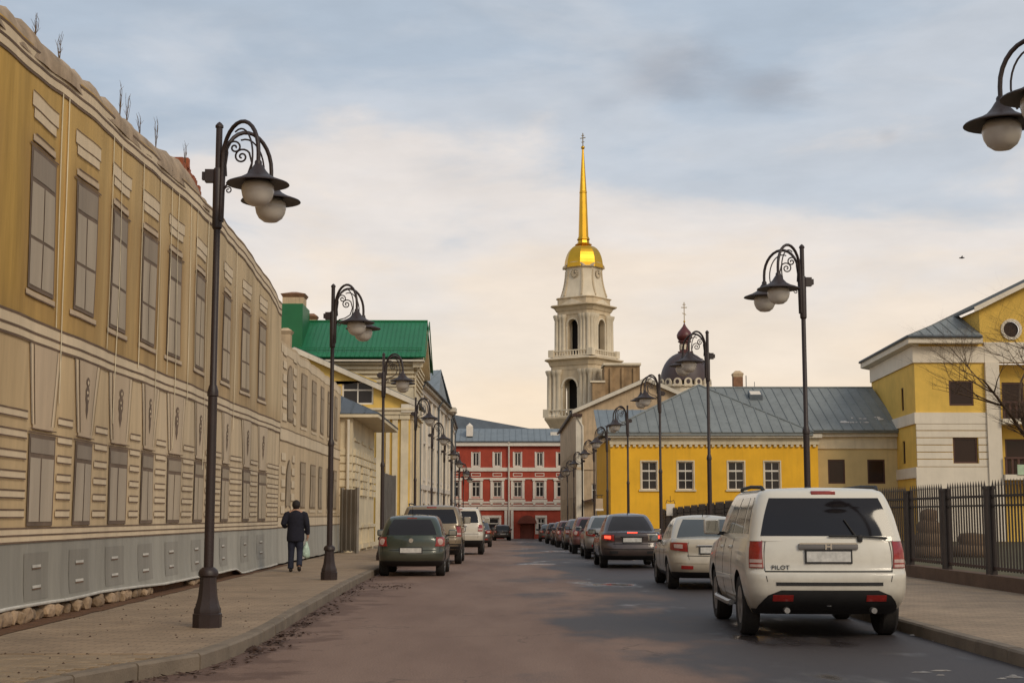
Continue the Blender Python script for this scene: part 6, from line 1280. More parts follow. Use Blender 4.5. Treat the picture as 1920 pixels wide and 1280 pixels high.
class Car:
    def __init__(s, spec, paintm, name, label, loc, yaw=0, group='parked cars'):
        s.__dict__.update(spec); s.pm = paintm; s.root = thing(name, label, 'car', (0,0,0), group)
        s.fz = pchip(s.ztop); s.fw = pchip(s.wprof); s.fr = pchip(s.rear); s.ff = pchip(s.front)
        s.cw = pchip(s.cabw); s.cr_ = pchip(s.cabr); s.cf = pchip(s.cabf); s.froof = pchip(s.roof)
        s.make(); s.root.location = loc; s.root.rotation_euler = (0,0,yaw)
    def plan(s, p, w_, yr, yf, r, camb):
        sg = 1 if p >= 0 else -1; p = abs(p)
        if p > 5: p = 10-p; sg = -sg
        if p <= 1: x, y = p*(w_-r), yr
        elif p <= 2: a = (p-1)*math.pi/2; x, y = w_-r+r*math.sin(a), yr+r-r*math.cos(a)
        elif p <= 3: x, y = w_, yr+r+(p-2)*(yf-yr-2*r)
        elif p <= 4: a = (p-3)*math.pi/2; x, y = w_-r+r*math.cos(a), yf-r+r*math.sin(a)
        else: x, y = (5-p)*(w_-r), yf
        q = (x/w_)**2
        y += camb*q*max(0, 1-(y-yr)/.7) - camb*1.8*q*max(0, 1-(yf-y)/.8)
        return sg*x, y
    def body(s, p, v):
        x, y = s.plan(p, s.hw*s.fw(v), s.fr(v), s.L-s.ff(v), s.rc, s.camb)
        tt = (y-s.L/2)/(s.L/2); x *= 1-.10*max(0, abs(tt)-.55)**1.5
        return Vector((x, y, s.z0+(s.fz(y)-s.z0)*v))
    def cab(s, p, v):
        x, y = s.plan(p, s.cw(v), s.cr_(v), s.cf(v), s.crc, s.ccamb); zb = s.fz(y)-.03
        return Vector((x, y, zb+(s.froof(y)-zb)*v))
    def shell(s, f, vs, name, mts, cut=None, crown=.03, local=True):
        nr, nc, ns = 5, 5, 30
        pl = [i/nr for i in range(nr)] + [1+i/nc for i in range(nc)] + [2+i/ns for i in range(ns)] + [3+i/nc for i in range(nc)] + [4+i/nr for i in range(nr+1)]
        n = len(pl)-1; ic, jc = nr, nr+2*nc+ns; K = 2*nr; V = []; Fc = []
        for v in vs: V += [f(pl[i], v) for i in range(n+1)] + [f(-pl[i], v) for i in range(n-1, 0, -1)]
        m2 = 2*n
        for k in range(len(vs)-1):
            for i in range(m2): Fc.append((k*m2+i, k*m2+(i+1) % m2, (k+1)*m2+(i+1) % m2, (k+1)*m2+i))
        neg = lambda i: (m2-i) % m2
        for (base, top_) in ((0, False), ((len(vs)-1)*m2, True)):
            rows = []
            for i in range(ic, jc+1):
                if i == ic: row = [base+neg(j) for j in range(ic, 0, -1)] + [base] + [base+j for j in range(1, ic+1)]
                elif i == jc: row = [base+neg(j) for j in range(jc, n)] + [base+n] + [base+j for j in range(n-1, jc-1, -1)]
                else:
                    a, b = Vector(V[base+neg(i)]), Vector(V[base+i]); row = [base+neg(i)]
                    ew = math.sin(math.pi*min(1, max(0, (i-ic)/(jc-ic))))**.5
                    for k in range(1, K): q = k/K; pnt = a+(b-a)*q; pnt.z += (crown*ew*(1-(2*q-1)**2) if top_ else 0); row.append(len(V)); V.append(pnt)
                    row.append(base+i)
                rows.append(row)
            for r0, r1 in zip(rows, rows[1:]):
                for k in range(K): Fc.append((r0[k], r0[k+1], r1[k+1], r1[k]))
        o = mesh_obj(name, V, Fc, mts, s.root, None, None, True)
        if cut:
            c = mesh_obj('cutter', cut.v, cut.f, mts, None, None, [1]*len(cut.f)); md = o.modifiers.new('b', 'BOOLEAN'); md.object = c; md.operation = 'DIFFERENCE'; md.solver = 'EXACT'
            dg = bpy.context.evaluated_depsgraph_get(); dg.update(); nm = bpy.data.meshes.new_from_object(o.evaluated_get(dg)); o.modifiers.clear(); old = o.data; o.data = nm; bpy.data.meshes.remove(old); bpy.data.objects.remove(c); nm.name = name
        for p_ in o.data.polygons: p_.use_smooth = True
        o.data.set_sharp_from_angle(angle=R(32)); return o
    def patch(s, f, q, name, mt, par=None, off=.004, nu=8, nv=4, skirt=.012):
        (a, b, c, d) = q; O = []; I = []
        for j in range(nv+1):
            for i in range(nu+1):
                u, v = i/nu, j/nv; p = (a[0]*(1-u)+b[0]*u)*(1-v)+(d[0]*(1-u)+c[0]*u)*v; w_ = (a[1]*(1-u)+b[1]*u)*(1-v)+(d[1]*(1-u)+c[1]*u)*v
                P0 = f(p, w_); e = .01; n_ = (f(p+e, w_)-f(p-e, w_)).cross(f(p, min(w_+e, 1))-f(p, max(w_-e, 0)))
                n_.normalize(); out = Vector((P0.x, (P0.y-s.L/2)*.6, .25*(P0.z-1)))
                if n_.dot(out) < 0: n_ = -n_
                O.append(P0+n_*off); I.append(P0+n_*(off-skirt))
        w1 = nu+1; N_ = len(O); Fc = [(j*w1+i, j*w1+i+1, (j+1)*w1+i+1, (j+1)*w1+i) for j in range(nv) for i in range(nu)]
        edge = [i for i in range(w1)] + [j*w1+nu for j in range(1, nv+1)] + [nv*w1+i for i in range(nu-1, -1, -1)] + [j*w1 for j in range(nv-1, 0, -1)]
        for k in range(len(edge)): e0, e1 = edge[k], edge[(k+1) % len(edge)]; Fc.append((e0, e1, N_+e1, N_+e0))
        return mesh_obj(name, O+I, Fc, mt, par or s.root, 40, None, True)
    def vz(s, z, y=.1): return (z-s.z0)/(s.fz(y)-s.z0)
    def px(s, x, v):
        w_ = s.hw*s.fw(v); a = abs(x); q = a/(w_-s.rc) if a <= w_-s.rc else 1+(a-(w_-s.rc))/(s.rc*math.pi/2); return math.copysign(q, x)
    def ps(s, y, v): yr, yf = s.fr(v), s.L-s.ff(v); return 2+(y-yr-s.rc)/(yf-yr-2*s.rc)
    def rear(s): pass
    def rq(s, x0, x1, z0, z1, x2=None, x3=None):
        v0, v1 = s.vz(z0), s.vz(z1); x2 = x1 if x2 is None else x2; x3 = x0 if x3 is None else x3
        return [(s.px(x0,v0),v0),(s.px(x1,v0),v0),(s.px(x2,v1),v1),(s.px(x3,v1),v1)]
    def box(s, name, mt, par, *a, bev=0):
        m = MB(); m.box(*a); o = m.build(name, mt, par or s.root, local=True)
        if bev:
            bm = bmesh.new(); bm.from_mesh(o.data); bmesh.ops.bevel(bm, geom=list(bm.edges), offset=bev, segments=2, affect='EDGES', profile=.5); bm.to_mesh(o.data); bm.free()
            for p_ in o.data.polygons: p_.use_smooth = True
            o.data.set_sharp_from_angle(angle=R(35))
        return o
    def wheel(s, x, y, sg):
        r = s.wr; m = MB(); w_ = .11
        m.lathe([(r*.62,-w_*.9),(r*.92,-w_),(r,-w_*.7),(r*1.005,0),(r,w_*.7),(r*.92,w_),(r*.62,w_*.9)], (x,y,r), 28, axis='x'); t = m.build('wheel', m_tyre, s.root, 35, local=True)
        m = MB(); xo = x+sg*w_*.72; m.lathe([(r*.63,-.02),(r*.63,.02),(r*.56,.025),(r*.54,-.01)], (xo,y,r), 24, axis='x'); 
        for k in range(5):
            a = 2*math.pi*k/5+.3; c, sn_ = math.cos(a), math.sin(a); e = Vector((0,c,sn_)); q = Vector((0,-sn_,c)); b0 = Vector((xo-.01*sg,y,r))
            m.hexa([b0+e*.04-q*.045, b0+e*r*.57-q*.03, b0+e*r*.57+q*.03, b0+e*.04+q*.045]+[pp+Vector((sg*.03,0,0)) for pp in (b0+e*.04-q*.045, b0+e*r*.57-q*.03, b0+e*r*.57+q*.03, b0+e*.04+q*.045)])
        m.lathe([(.06,-.02),(.065,.02),(.04,.035)], (xo,y,r), 12, axis='x'); m.build('rim', m_rim, t, 35, local=True)
        m = MB(); m.lathe([(r*.60,-.004),(r*.60,.004)], (x+sg*w_*.25,y,r), 20, axis='x'); m.build('brake_disc', m_black, t, local=True)
    def make(s):
        cut = MB(); wx_ = s.hw*.985
        for y in s.axles:
            for sg in (-1, 1):
                x0 = sg*(wx_-.30); n = 28; ra = s.wr+.055; vs_ = []
                for xx in (x0, sg*(s.hw+.25)): vs_ += [(xx, y+ra*math.cos(2*math.pi*i/n), s.wr*1.02+ra*math.sin(2*math.pi*i/n)) for i in range(n)]
                f = [tuple(range(n)), tuple(range(n, 2*n))[::-1]] + [(i, n+i, n+(i+1) % n, (i+1) % n) for i in range(n)]
                cut.add(vs_, f if sg > 0 else [q[::-1] for q in f])
        s.bodyo = s.shell(s.body, s.vrows, 'body', [s.pm, m_gap], cut, .05)
        s.cabo = s.shell(s.cab, [0,.12,.28,.45,.62,.78,.88,.94,.98,1.0], 'cabin', [s.pm, m_gap], None, .035)
        for y in s.axles:
            for sg in (-1, 1): s.wheel(sg*(s.hw-.13), y, sg)
        gl = s.glass
        a, b = s.rwin
        s.rw = s.patch(s.cab, [(-s.rwx[0],a),(s.rwx[0],a),(s.rwx[1],b),(-s.rwx[1],b)], 'rear_window', gl, nu=14, nv=6)
        s.patch(s.cab, [(4.02,.12),(5.98,.12),(5.98,.88),(4.02,.88)], 'windscreen', m_cglass, nu=14, nv=5)
        for sg in (-1, 1):
            for (p0, p1, q1, q0) in s.swin: s.patch(s.cab, [(sg*p0,.13),(sg*p1,.13),(sg*q1,.84),(sg*q0,.84)], 'side_window', gl, nu=8, nv=5)
            if s.doors:
                for yd in s.doors:
                    v0, v1 = s.vz(.42, yd), .985; w_ = .006/(s.L-2*s.rc)*1.6; p_ = s.ps(yd, .5); s.patch(s.body, [(sg*(p_-w_),v0),(sg*(p_+w_),v0),(sg*(p_+w_),v1),(sg*(p_-w_),v1)], 'door_gap', m_gap, off=.002, nu=1, nv=8, skirt=.004)
                for yd in s.handles:
                    P0 = s.body(sg*s.ps(yd, .86), .86); s.box('door_handle', s.pm, None, P0.x-.02, P0.x+.025*1, P0.y-.09, P0.y+.09, P0.z-.018, P0.z+.018, bev=.008) if sg > 0 else s.box('door_handle', s.pm, None, P0.x-.025, P0.x+.02, P0.y-.09, P0.y+.09, P0.z-.018, P0.z+.018, bev=.008)
            # mirror
            ym = s.mirror[0]; zm = s.mirror[1]; xm = sg*(s.hw*.93)
            x0, x1 = (xm+sg*.05, xm+sg*.27); lo, hi = min(x0, x1), max(x0, x1); mo = s.box('mirror', s.pm, None, lo, hi, ym, ym+.11, zm, zm+.17*s.mirror[2], bev=.03); s.box('mirror_glass', m_mirror, mo, lo+.025, hi-.025, ym-.004, ym+.01, zm+.022, zm+.17*s.mirror[2]-.022)
            s.box('mirror_arm', m_black, mo, min(xm-sg*.05, xm+sg*.08), max(xm-sg*.05, xm+sg*.08), ym+.02, ym+.09, zm-.01, zm+.04)
        # rear plate
        if s.plate:
            z, w_, h = s.plate[:3]; yy = s.body(0, s.vz(z)).y-.012; f_ = s.box('plate_frame', m_black, None, -w_/2-.02, w_/2+.02, yy-.006, yy+.02, z-h/2-.02, z+h/2+.02); s.box('number_plate', m_plate, f_, -w_/2, w_/2, yy-.011, yy-.0065, z-h/2, z+h/2)
        # sills / underside
        v0 = 0; v1 = s.lower; s.patch(s.body, [(-2.0,.005),(2.0,.005),(2.0,v1),(-2.0,v1)], 'lower_bumper', m_black, off=.006, nu=24, nv=3)
        for sg in (-1, 1): s.patch(s.body, [(sg*s.ps(s.axles[0]+s.wr+.10,.1),.01),(sg*s.ps(s.axles[1]-s.wr-.10,.1),.01),(sg*s.ps(s.axles[1]-s.wr-.10,.1),s.lower*.8),(sg*s.ps(s.axles[0]+s.wr+.10,.1),s.lower*.8)], 'sill', m_black, off=.006, nu=8, nv=2)
        s.patch(s.body, [(-1.0,s.bump[1]-.008),(1.0,s.bump[1]-.008),(1.0,s.bump[1]+.008),(-1.0,s.bump[1]+.008)], 'tailgate_gap', m_gap, off=.002, nu=16, nv=1, skirt=.004)
        s.extra(s)
SUV = dict(L=4.85, hw=.99, z0=.30, ztop=[(0,1.215),(1.0,1.215),(3.3,1.18),(3.8,1.13),(4.5,1.05),(4.85,.95)], wprof=[(0,.88),(.12,.94),(.3,.985),(.5,1.0),(.8,.985),(1,.945)],
    rear=[(0,.30),(.12,.12),(.22,.03),(.30,.0),(.52,.0),(.56,.02),(.60,.055),(.8,.065),(1,.10)], front=[(0,.25),(.3,.0),(.6,.02),(1,.25)], rc=.20, camb=.07,
    cabw=[(0,.93),(.5,.865),(.82,.80),(.93,.765),(1,.70)], cabr=[(0,.10),(.5,.19),(.85,.29),(.95,.34),(1,.43)], cabf=[(0,3.75),(.85,3.05),(1,2.8)], roof=[(0,1.80),(.6,1.82),(2.5,1.82),(3.6,1.77)], crc=.16, ccamb=.05,
    vrows=[0,.04,.10,.17,.24,.30,.38,.46,.525,.555,.585,.62,.70,.80,.90,.96,1.0], axles=(1.02,3.80), wr=.375, glass=m_cglass, rwin=(.10,.83), rwx=(1.18,1.12), swin=[(2.04,2.18,2.17,2.06),(2.22,2.50,2.47,2.22),(2.53,2.86,2.72,2.52)], doors=(1.65,2.62,3.55), handles=(1.85,2.82), mirror=(3.02,1.23,1.25), plate=(1.0,.53,.125), lower=.30, bump=(.3,.57))
def ex_pilot(s):
    for sg in (-1, 1):
        l = s.patch(s.body, s.rq(sg*.80, sg*.985, .86, 1.19, sg*.965, sg*.80) if sg > 0 else s.rq(-.985, -.80, .86, 1.19, -.80, -.965), 'tail_lamp', m_lred, off=.016, nu=8, nv=6, skirt=.03)
        q = (.815,.97) if sg > 0 else (-.97,-.815); s.patch(s.body, s.rq(q[0], q[1], .925, .965), 'reversing_lens', m_lwht, l, off=.020, nu=6, nv=1); s.patch(s.body, s.rq(q[0], q[1], .872, .905), 'indicator_lens', m_lwht, l, off=.020, nu=6, nv=1)
        q = (.45,.70) if sg > 0 else (-.70,-.45); s.patch(s.body, s.rq(q[0], q[1], .475, .545), 'reflector', m_lred, off=.014, nu=5, nv=2)
        s.patch(s.body, s.rq(sg*.765-.004, sg*.765+.004, .70, 1.20), 'tailgate_gap', m_gap, off=.003, nu=1, nv=8, skirt=.006)
        m = MB(); m.tube([(sg*.70,.52,1.80),(sg*.715,.62,1.845),(sg*.72,1.5,1.865),(sg*.70,2.6,1.855),(sg*.68,2.75,1.83)], .024, 7); m.build('roof_rail', m_black, s.root, 50, local=True)
        m = MB(); m.tube([(sg*1.0,1.55,.37),(sg*1.01,1.7,.36),(sg*1.01,3.1,.36),(sg*1.0,3.25,.37)], .04, 7); m.build('side_step', m_rim, s.root, 50, local=True)
        s.patch(s.body, [(sg*s.ps(1.6,.42),.40),(sg*s.ps(3.3,.42),.40),(sg*s.ps(3.3,.42),.455),(sg*s.ps(1.6,.42),.455)], 'side_moulding', s.pm, off=.018, nu=8, nv=2, skirt=.02)
        m = MB(); yy = s.body(0, .25).y; m.lathe([(.035,-.10),(.035,.05)], (0,0,0), 10, axis='x'); m.v = [(sg*.52+v[1], .10+v[0], .36+v[2]) for v in m.v]; m.build('exhaust', m_rim, s.root, 40, local=True)
    # bumper step pad, dark valance curve, handle bar, lamp, badge
    s.patch(s.body, s.rq(-.66, .66, .655, .695), 'bumper_pad', m_black, off=.008, nu=16, nv=1)
    s.patch(s.body, s.rq(-.90, .90, .345, .60, .60, -.60), 'valance', m_black, off=.010, nu=20, nv=4)
    yb = s.body(0, s.vz(1.12)).y
    h = s.box('handle_bar', mat('grey trim', (.17,.16,.155), rough=.35, var=.1, bump=0), None, -.36, .36, yb-.03, yb+.03, 1.085, 1.155, bev=.012); s.box('chrome_strip', m_chrome, h, -.35, .35, yb-.036, yb-.028, 1.148, 1.166)
    m = MB(); 
    for (x0, x1, z0_, z1_) in ((-.040,-.022,1.085,1.155), (.022,.040,1.085,1.155), (-.022,.022,1.112,1.128)): m.box(x0, x1, yb-.040, yb-.030, z0_, z1_)
    m.build('emblem', m_chrome, h, local=True)
    s.box('plate_recess_lip', s.pm, None, -.36, .36, yb-.012, yb+.02, .845, .862, bev=.005)
    P0 = s.cab(0, .94); s.box('high_brake_lamp', m_lred, None, -.15, .15, P0.y-.02, P0.y+.05, P0.z-.035, P0.z+.02, bev=.008)
    # wiper
    a, b = s.cab(-.0, .10), s.cab(.75, .13); c_ = s.cab(.42, .58)
    m = MB(); m.tube([s.cab(.95,.06)+Vector((0,-.03,0)), s.cab(.45,.10)+Vector((0,-.035,0)), s.cab(.02,.10)+Vector((0,-.03,0))], .013, 6); wp = m.build('wiper_arm', m_black, s.root, 50, local=True)
    m = MB(); m.tube([s.cab(.45,.10)+Vector((0,-.035,0)), s.cab(.30,.42)+Vector((0,-.025,0))], .009, 6); m.build('wiper_blade', m_black, wp, 50, local=True)
    s.box('wiper_pivot', m_black, wp, .36, .42, s.cab(.45,.05).y-.04, s.cab(.45,.05).y+.02, 1.175, 1.26, bev=.01)
    # model lettering
    cu = bpy.data.curves.new('t', 'FONT'); cu.body = 'PILOT'; cu.size = .075; cu.extrude = .004; cu.space_character = 1.12; to = bpy.data.objects.new('t', cu); COL.objects.link(to); dg = bpy.context.evaluated_depsgraph_get(); dg.update()
    me = bpy.data.meshes.new_from_object(to.evaluated_get(dg)); bpy.data.objects.remove(to); me.transform(Matrix.Rotation(math.pi/2, 4, 'X')); me.materials.clear(); me.materials.append(mat('dark lettering', (.05,.05,.05), rough=.3, metal=.6, var=0, bump=0)); me.name = 'lettering'
    o = bpy.data.objects.new('lettering', me); COL.objects.link(o); o.parent = s.root; P0 = s.body(s.px(-.69, s.vz(.87)), s.vz(.87)); o.location = (-.69, P0.y-.012, .845); o.rotation_euler = (0, 0, R(-4.5))
    s.box('tow_hook', m_chrome, None, -.03, .03, .10, .16, .40, .48, bev=.008)
def ex_suv(s):
    for sg in (-1, 1):
        l = s.patch(s.body, s.rq(sg*.78, sg*.985, *s.lampz) if sg > 0 else s.rq(-.985, -.78, *s.lampz), 'tail_lamp', m_lred, off=.014, nu=8, nv=5, skirt=.03)
        q = (.80,.96) if sg > 0 else (-.96,-.80); zz = s.lampz; s.patch(s.body, s.rq(q[0], q[1], zz[0]+.05, zz[0]+.11), 'reversing_lens', m_lwht, l, off=.018, nu=5, nv=1)
        s.patch(s.body, s.rq(sg*.77-.004, sg*.77+.004, .66, 1.19), 'tailgate_gap', m_gap, off=.003, nu=1, nv=8, skirt=.006)
        m = MB(); m.tube([(sg*.70,.52,1.80),(sg*.715,.62,1.835),(sg*.72,1.5,1.855),(sg*.70,2.6,1.845),(sg*.68,2.75,1.82)], .02, 7); m.build('roof_rail', m_black, s.root, 50, local=True)
    P0 = s.cab(0, .94); s.box('high_brake_lamp', m_lred, None, -.15, .15, P0.y-.02, P0.y+.05, P0.z-.03, P0.z+.015, bev=.006)
    yb = s.body(0, s.vz(1.14)).y; s.box('handle_bar', m_chrome if s.chromebar else s.pm, None, -.34, .34, yb-.025, yb+.02, 1.10, 1.15, bev=.01)
    m = MB(); m.tube([s.cab(.1,.06)+Vector((0,-.03,0)), s.cab(-.5,.16)+Vector((0,-.03,0))], .011, 6); m.build('wiper', m_black, s.root, 50, local=True)
SED = dict(L=4.38, hw=.86, z0=.24, ztop=[(0,.98),(.12,1.02),(.75,1.03),(1.4,.985),(3.0,.96),(3.4,.92),(4.0,.80),(4.38,.66)], wprof=[(0,.87),(.12,.94),(.35,.99),(.6,1.0),(.85,.975),(1,.90)],
    rear=[(0,.22),(.12,.07),(.25,.01),(.40,.0),(.55,.03),(.62,.06),(.85,.05),(.95,.06),(1,.10)], front=[(0,.2),(.3,.0),(.6,.03),(1,.3)], rc=.32, camb=.10,
    cabw=[(0,.76),(.5,.685),(.85,.595),(.95,.55),(1,.49)], cabr=[(0,.72),(.5,1.02),(.85,1.30),(.95,1.42),(1,1.58)], cabf=[(0,3.25),(.5,2.88),(.9,2.5),(1,2.32)], roof=[(.7,1.40),(1.5,1.46),(2.2,1.47),(3,1.42)], crc=.20, ccamb=.10,
    vrows=[0,.05,.12,.2,.3,.4,.48,.55,.6,.64,.7,.78,.86,.92,.96,1.0], axles=(.95,3.52), wr=.31, glass=m_cglass2, rwin=(.10,.90), rwx=(1.32,1.22), swin=[(2.12,2.40,2.42,2.30),(2.44,2.80,2.62,2.46)], doors=(1.45,2.35,3.12), handles=(1.62,2.5), mirror=(2.62,.93,.95), plate=(.80,.52,.115), lower=.16, bump=(.3,.58))
def ex_sedan(s):
    lit = s.lit
    for sg in (-1, 1):
        a = [(s.px(sg*.46,s.vz(.80)),s.vz(.80)),(s.px(sg*.90,s.vz(.76)),s.vz(.76)),(s.px(sg*.96,s.vz(.93)),s.vz(.93)),(s.px(sg*.60,s.vz(.96)),s.vz(.96))]
        a = [(s.px(sg*.52,s.vz(.77)),s.vz(.77)),(s.px(sg*.93,s.vz(.80)),s.vz(.80)),(s.px(sg*1.0,s.vz(.94)),s.vz(.94)),(s.px(sg*.52,s.vz(.945)),s.vz(.945))]
        l = s.patch(s.body, a, 'tail_lamp', m_lred, off=.014, nu=10, nv=5, skirt=.03)
        b = [(s.px(sg*.62,s.vz(.83)),s.vz(.83)),(s.px(sg*.80,s.vz(.84)),s.vz(.84)),(s.px(sg*.82,s.vz(.91)),s.vz(.91)),(s.px(sg*.62,s.vz(.91)),s.vz(.91))]
        s.patch(s.body, b, 'brake_lens' if lit else 'reversing_lens', m_lit if lit else m_lwht, l, off=.019, nu=5, nv=3)
        q = (.42,.66) if sg > 0 else (-.66,-.42); s.patch(s.body, s.rq(q[0], q[1], .43, .50), 'reflector', m_lred if not lit else m_black, off=.010, nu=5, nv=2)
        s.patch(s.body, s.rq(sg*.50-.004, sg*.50+.004, .62, .96), 'boot_gap', m_gap, off=.003, nu=1, nv=6, skirt=.006)
    yb = s.body(0, s.vz(.87)).y; s.box('boot_trim', m_chrome if not lit else m_black, None, -.33, .33, yb-.018, yb+.02, .875, .90, bev=.006)
    if lit: P0 = s.body(0, .97); s.box('high_brake_lamp', m_lit, None, -.14, .14, P0.y-.01, P0.y+.04, P0.z+.005, P0.z+.035)
    m = MB(); P0 = s.cab(0, 1.0); m.tube([(0, P0.y+.1, P0.z), (0, P0.y-.02, P0.z+.16)], [.010,.004], 5); m.build('aerial', m_black, s.root, 50, local=True)
    s.patch(s.body, s.rq(-.84,.84,.545,.565), 'bumper_line', m_gap if lit else s.pm, off=.006, nu=20, nv=1)
HAT = dict(L=3.92, hw=.83, z0=.25, ztop=[(0,.99),(.8,1.0),(2.6,.98),(3.0,.94),(3.6,.82),(3.92,.68)], wprof=[(0,.88),(.12,.95),(.35,.99),(.6,1.0),(.85,.985),(1,.93)],
    rear=[(0,.2),(.12,.06),(.25,.0),(.45,.0),(.52,.02),(.58,.05),(.85,.06),(1,.10)], front=[(0,.2),(.3,.0),(.6,.03),(1,.28)], rc=.28, camb=.10,
    cabw=[(0,.765),(.5,.70),(.85,.62),(.95,.58),(1,.52)], cabr=[(0,.10),(.5,.25),(.85,.40),(.95,.47),(1,.58)], cabf=[(0,2.95),(.5,2.6),(.9,2.25),(1,2.1)], roof=[(0,1.43),(.8,1.47),(1.8,1.48),(2.8,1.42)], crc=.20, ccamb=.08,
    vrows=[0,.05,.12,.2,.3,.4,.47,.52,.56,.60,.68,.78,.86,.92,.96,1.0], axles=(.72,3.18), wr=.295, glass=m_cglass, rwin=(.10,.86), rwx=(1.22,1.12), swin=[(2.05,2.20,2.18,2.08),(2.23,2.48,2.48,2.24),(2.52,2.84,2.68,2.52)], doors=(1.15,2.05,2.85), handles=(1.3,2.2), mirror=(2.35,.96,.95), plate=(.64,.52,.115), lower=.18, bump=(.3,.53))
def ex_hatch(s):
    for sg in (-1, 1):
        a = [(s.px(sg*.60,s.vz(.74)),s.vz(.74)),(s.px(sg*.90,s.vz(.74)),s.vz(.74)),(s.px(sg*.92,s.vz(.955)),s.vz(.955)),(s.px(sg*.62,s.vz(.955)),s.vz(.955))]
        l = s.patch(s.body, a, 'tail_lamp', m_lred, off=.014, nu=8, nv=5, skirt=.03)
        c, rr = s.body(s.px(sg*.74,s.vz(.85)), s.vz(.85)), .062
        m = MB(); m.lathe([(rr*1.3,-.012),(rr*1.3,.012),(rr*.7,.02)], (0,0,0), 16, axis='x'); m.v = [(c.x+v[1]*.9, c.y-.020-v[0]+sg*v[1]*.35, c.z+v[2]) for v in m.v]; m.build('lamp_ring', m_lwht, l, 40, local=True)
        s.patch(s.body, s.rq(sg*.72-.004, sg*.72+.004, .60, .97), 'tailgate_gap', m_gap, off=.003, nu=1, nv=6, skirt=.006)
    yb = s.body(0, s.vz(.88)).y; m = MB(); m.lathe([(.055,-.01),(.055,.01)], (0,0,0), 16, axis='x'); m.v = [(v[1], yb-.012+v[0], .88+v[2]) for v in m.v]; m.build('emblem', m_chrome, s.root, 40, local=True)
    m = MB(); P0 = s.cab(0, 1.0); m.tube([(0, P0.y+.15, P0.z), (0, P0.y-.05, P0.z+.24)], [.010,.004], 5); m.build('aerial', m_black, s.root, 50, local=True)
    P0 = s.cab(0, .93); s.box('high_brake_lamp', m_lred, None, -.12, .12, P0.y-.012, P0.y+.05, P0.z-.018, P0.z+.012)
def spec(base, ex, **k): d = dict(base); d.update(k); d['extra'] = ex; d.setdefault('lit', False); d.setdefault('lampz', (.80,1.12)); d.setdefault('chromebar', False); return d
def put(px, Y): return (P(px, 900, Y=Y).x)
G = 'cars parked along the kerbs'
# right-hand row, walking away from the viewer
Car(spec(SUV, ex_pilot, lower=.07), paint('white car paint', (.66,.62,.53)), 'parked_car', 'dirty white sport utility car with wide dark rear window and roof rails', (3.93, 17.55, 0), R(-2.0), G)
Car(spec(SED, ex_sedan), paint('pale beige car paint', (.52,.46,.36), .15), 'parked_car', 'pale beige sedan with red tail lamps behind the white car', (4.20, 29.1, 0), R(-.5), G)
Car(spec(SED, ex_sedan, lit=True, hw=.89, roof=[(.7,1.44),(1.5,1.51),(2.2,1.52),(3,1.46)], glass=m_cglass), paint('dark plum car paint', (.040,.027,.030), .25, .32, .3), 'parked_car', 'dark sedan with glowing red brake lamps', (3.63, 41.0, 0), 0, G)
Car(spec(SED, ex_sedan), paint('silver car paint', (.30,.28,.26), .4), 'parked_car', 'silver car squeezed between the dark sedan and a maroon hatchback', (3.64, 49.6, gz(51)), 0, G)
Car(spec(HAT, ex_hatch, hw=.86), paint('maroon car paint', (.115,.022,.025), .2), 'parked_car', 'maroon hatchback parked beyond the silver car', (3.62, 58.6, gz(60)), 0, G)
Car(spec(SED, ex_sedan), paint('grey brown car paint', (.085,.060,.055), .3), 'parked_car', 'grey brown sedan parked beyond the maroon hatchback', (3.78, 70.4, gz(72)), 0, G)
Car(spec(HAT, ex_hatch), paint('dark red car paint', (.085,.020,.022), .2), 'parked_car', 'dark red hatchback in the far right row', (3.75, 80.8, gz(83)), 0, G)
Car(spec(SED, ex_sedan), paint('dark violet car paint', (.040,.028,.045), .3), 'parked_car', 'dark violet sedan in the far right row', (3.9, 92, gz(94)), 0, G)
Car(spec(HAT, ex_hatch), paint('slate car paint', (.055,.050,.055), .3), 'parked_car', 'slate grey hatchback in the far right row', (3.85, 104, gz(106)), 0, G)
Car(spec(SED, ex_sedan), paint('black car paint', (.018,.016,.018), .2), 'parked_car', 'black car farthest along the right kerb before the red house', (3.9, 125, gz(127)), 0, G)
# left-hand row
Car(spec(HAT, ex_hatch), paint('dark green car paint', (.028,.042,.028), .3, .36, .3), 'parked_car', 'dark green hatchback parked on the left with round tail lamps', (-2.28, 35.6, 0), R(-.2), G)
Car(spec(SUV, ex_suv, L=4.6, hw=.93, lampz=(.85,1.15), roof=[(0,1.75),(.6,1.78),(2.5,1.78),(3.6,1.73)], lower=.36), paint('tan car paint', (.22,.165,.10), .25), 'parked_car', 'tan sport utility car parked ahead of the green hatchback', (-2.22, 44.2, 0), 0, G)
Car(spec(SUV, ex_suv, lampz=(.92,1.16), chromebar=True), paint('cream white car paint', (.60,.54,.44)), 'parked_car', 'cream white sport utility car parked ahead of the tan one', (-1.78, 56.6, gz(58)), 0, G)
Car(spec(SED, ex_sedan), paint('black car paint', (.018,.016,.018), .2), 'parked_car', 'dark sedan beyond the cream white car on the left', (-1.55, 82, gz(84)), 0, G)
Car(spec(HAT, ex_hatch), paint('dusty black car paint', (.030,.024,.024), .2), 'parked_car', 'dusty black hatchback at the far left end before the red house', (-.1, 138, gz(140)), R(4), G)

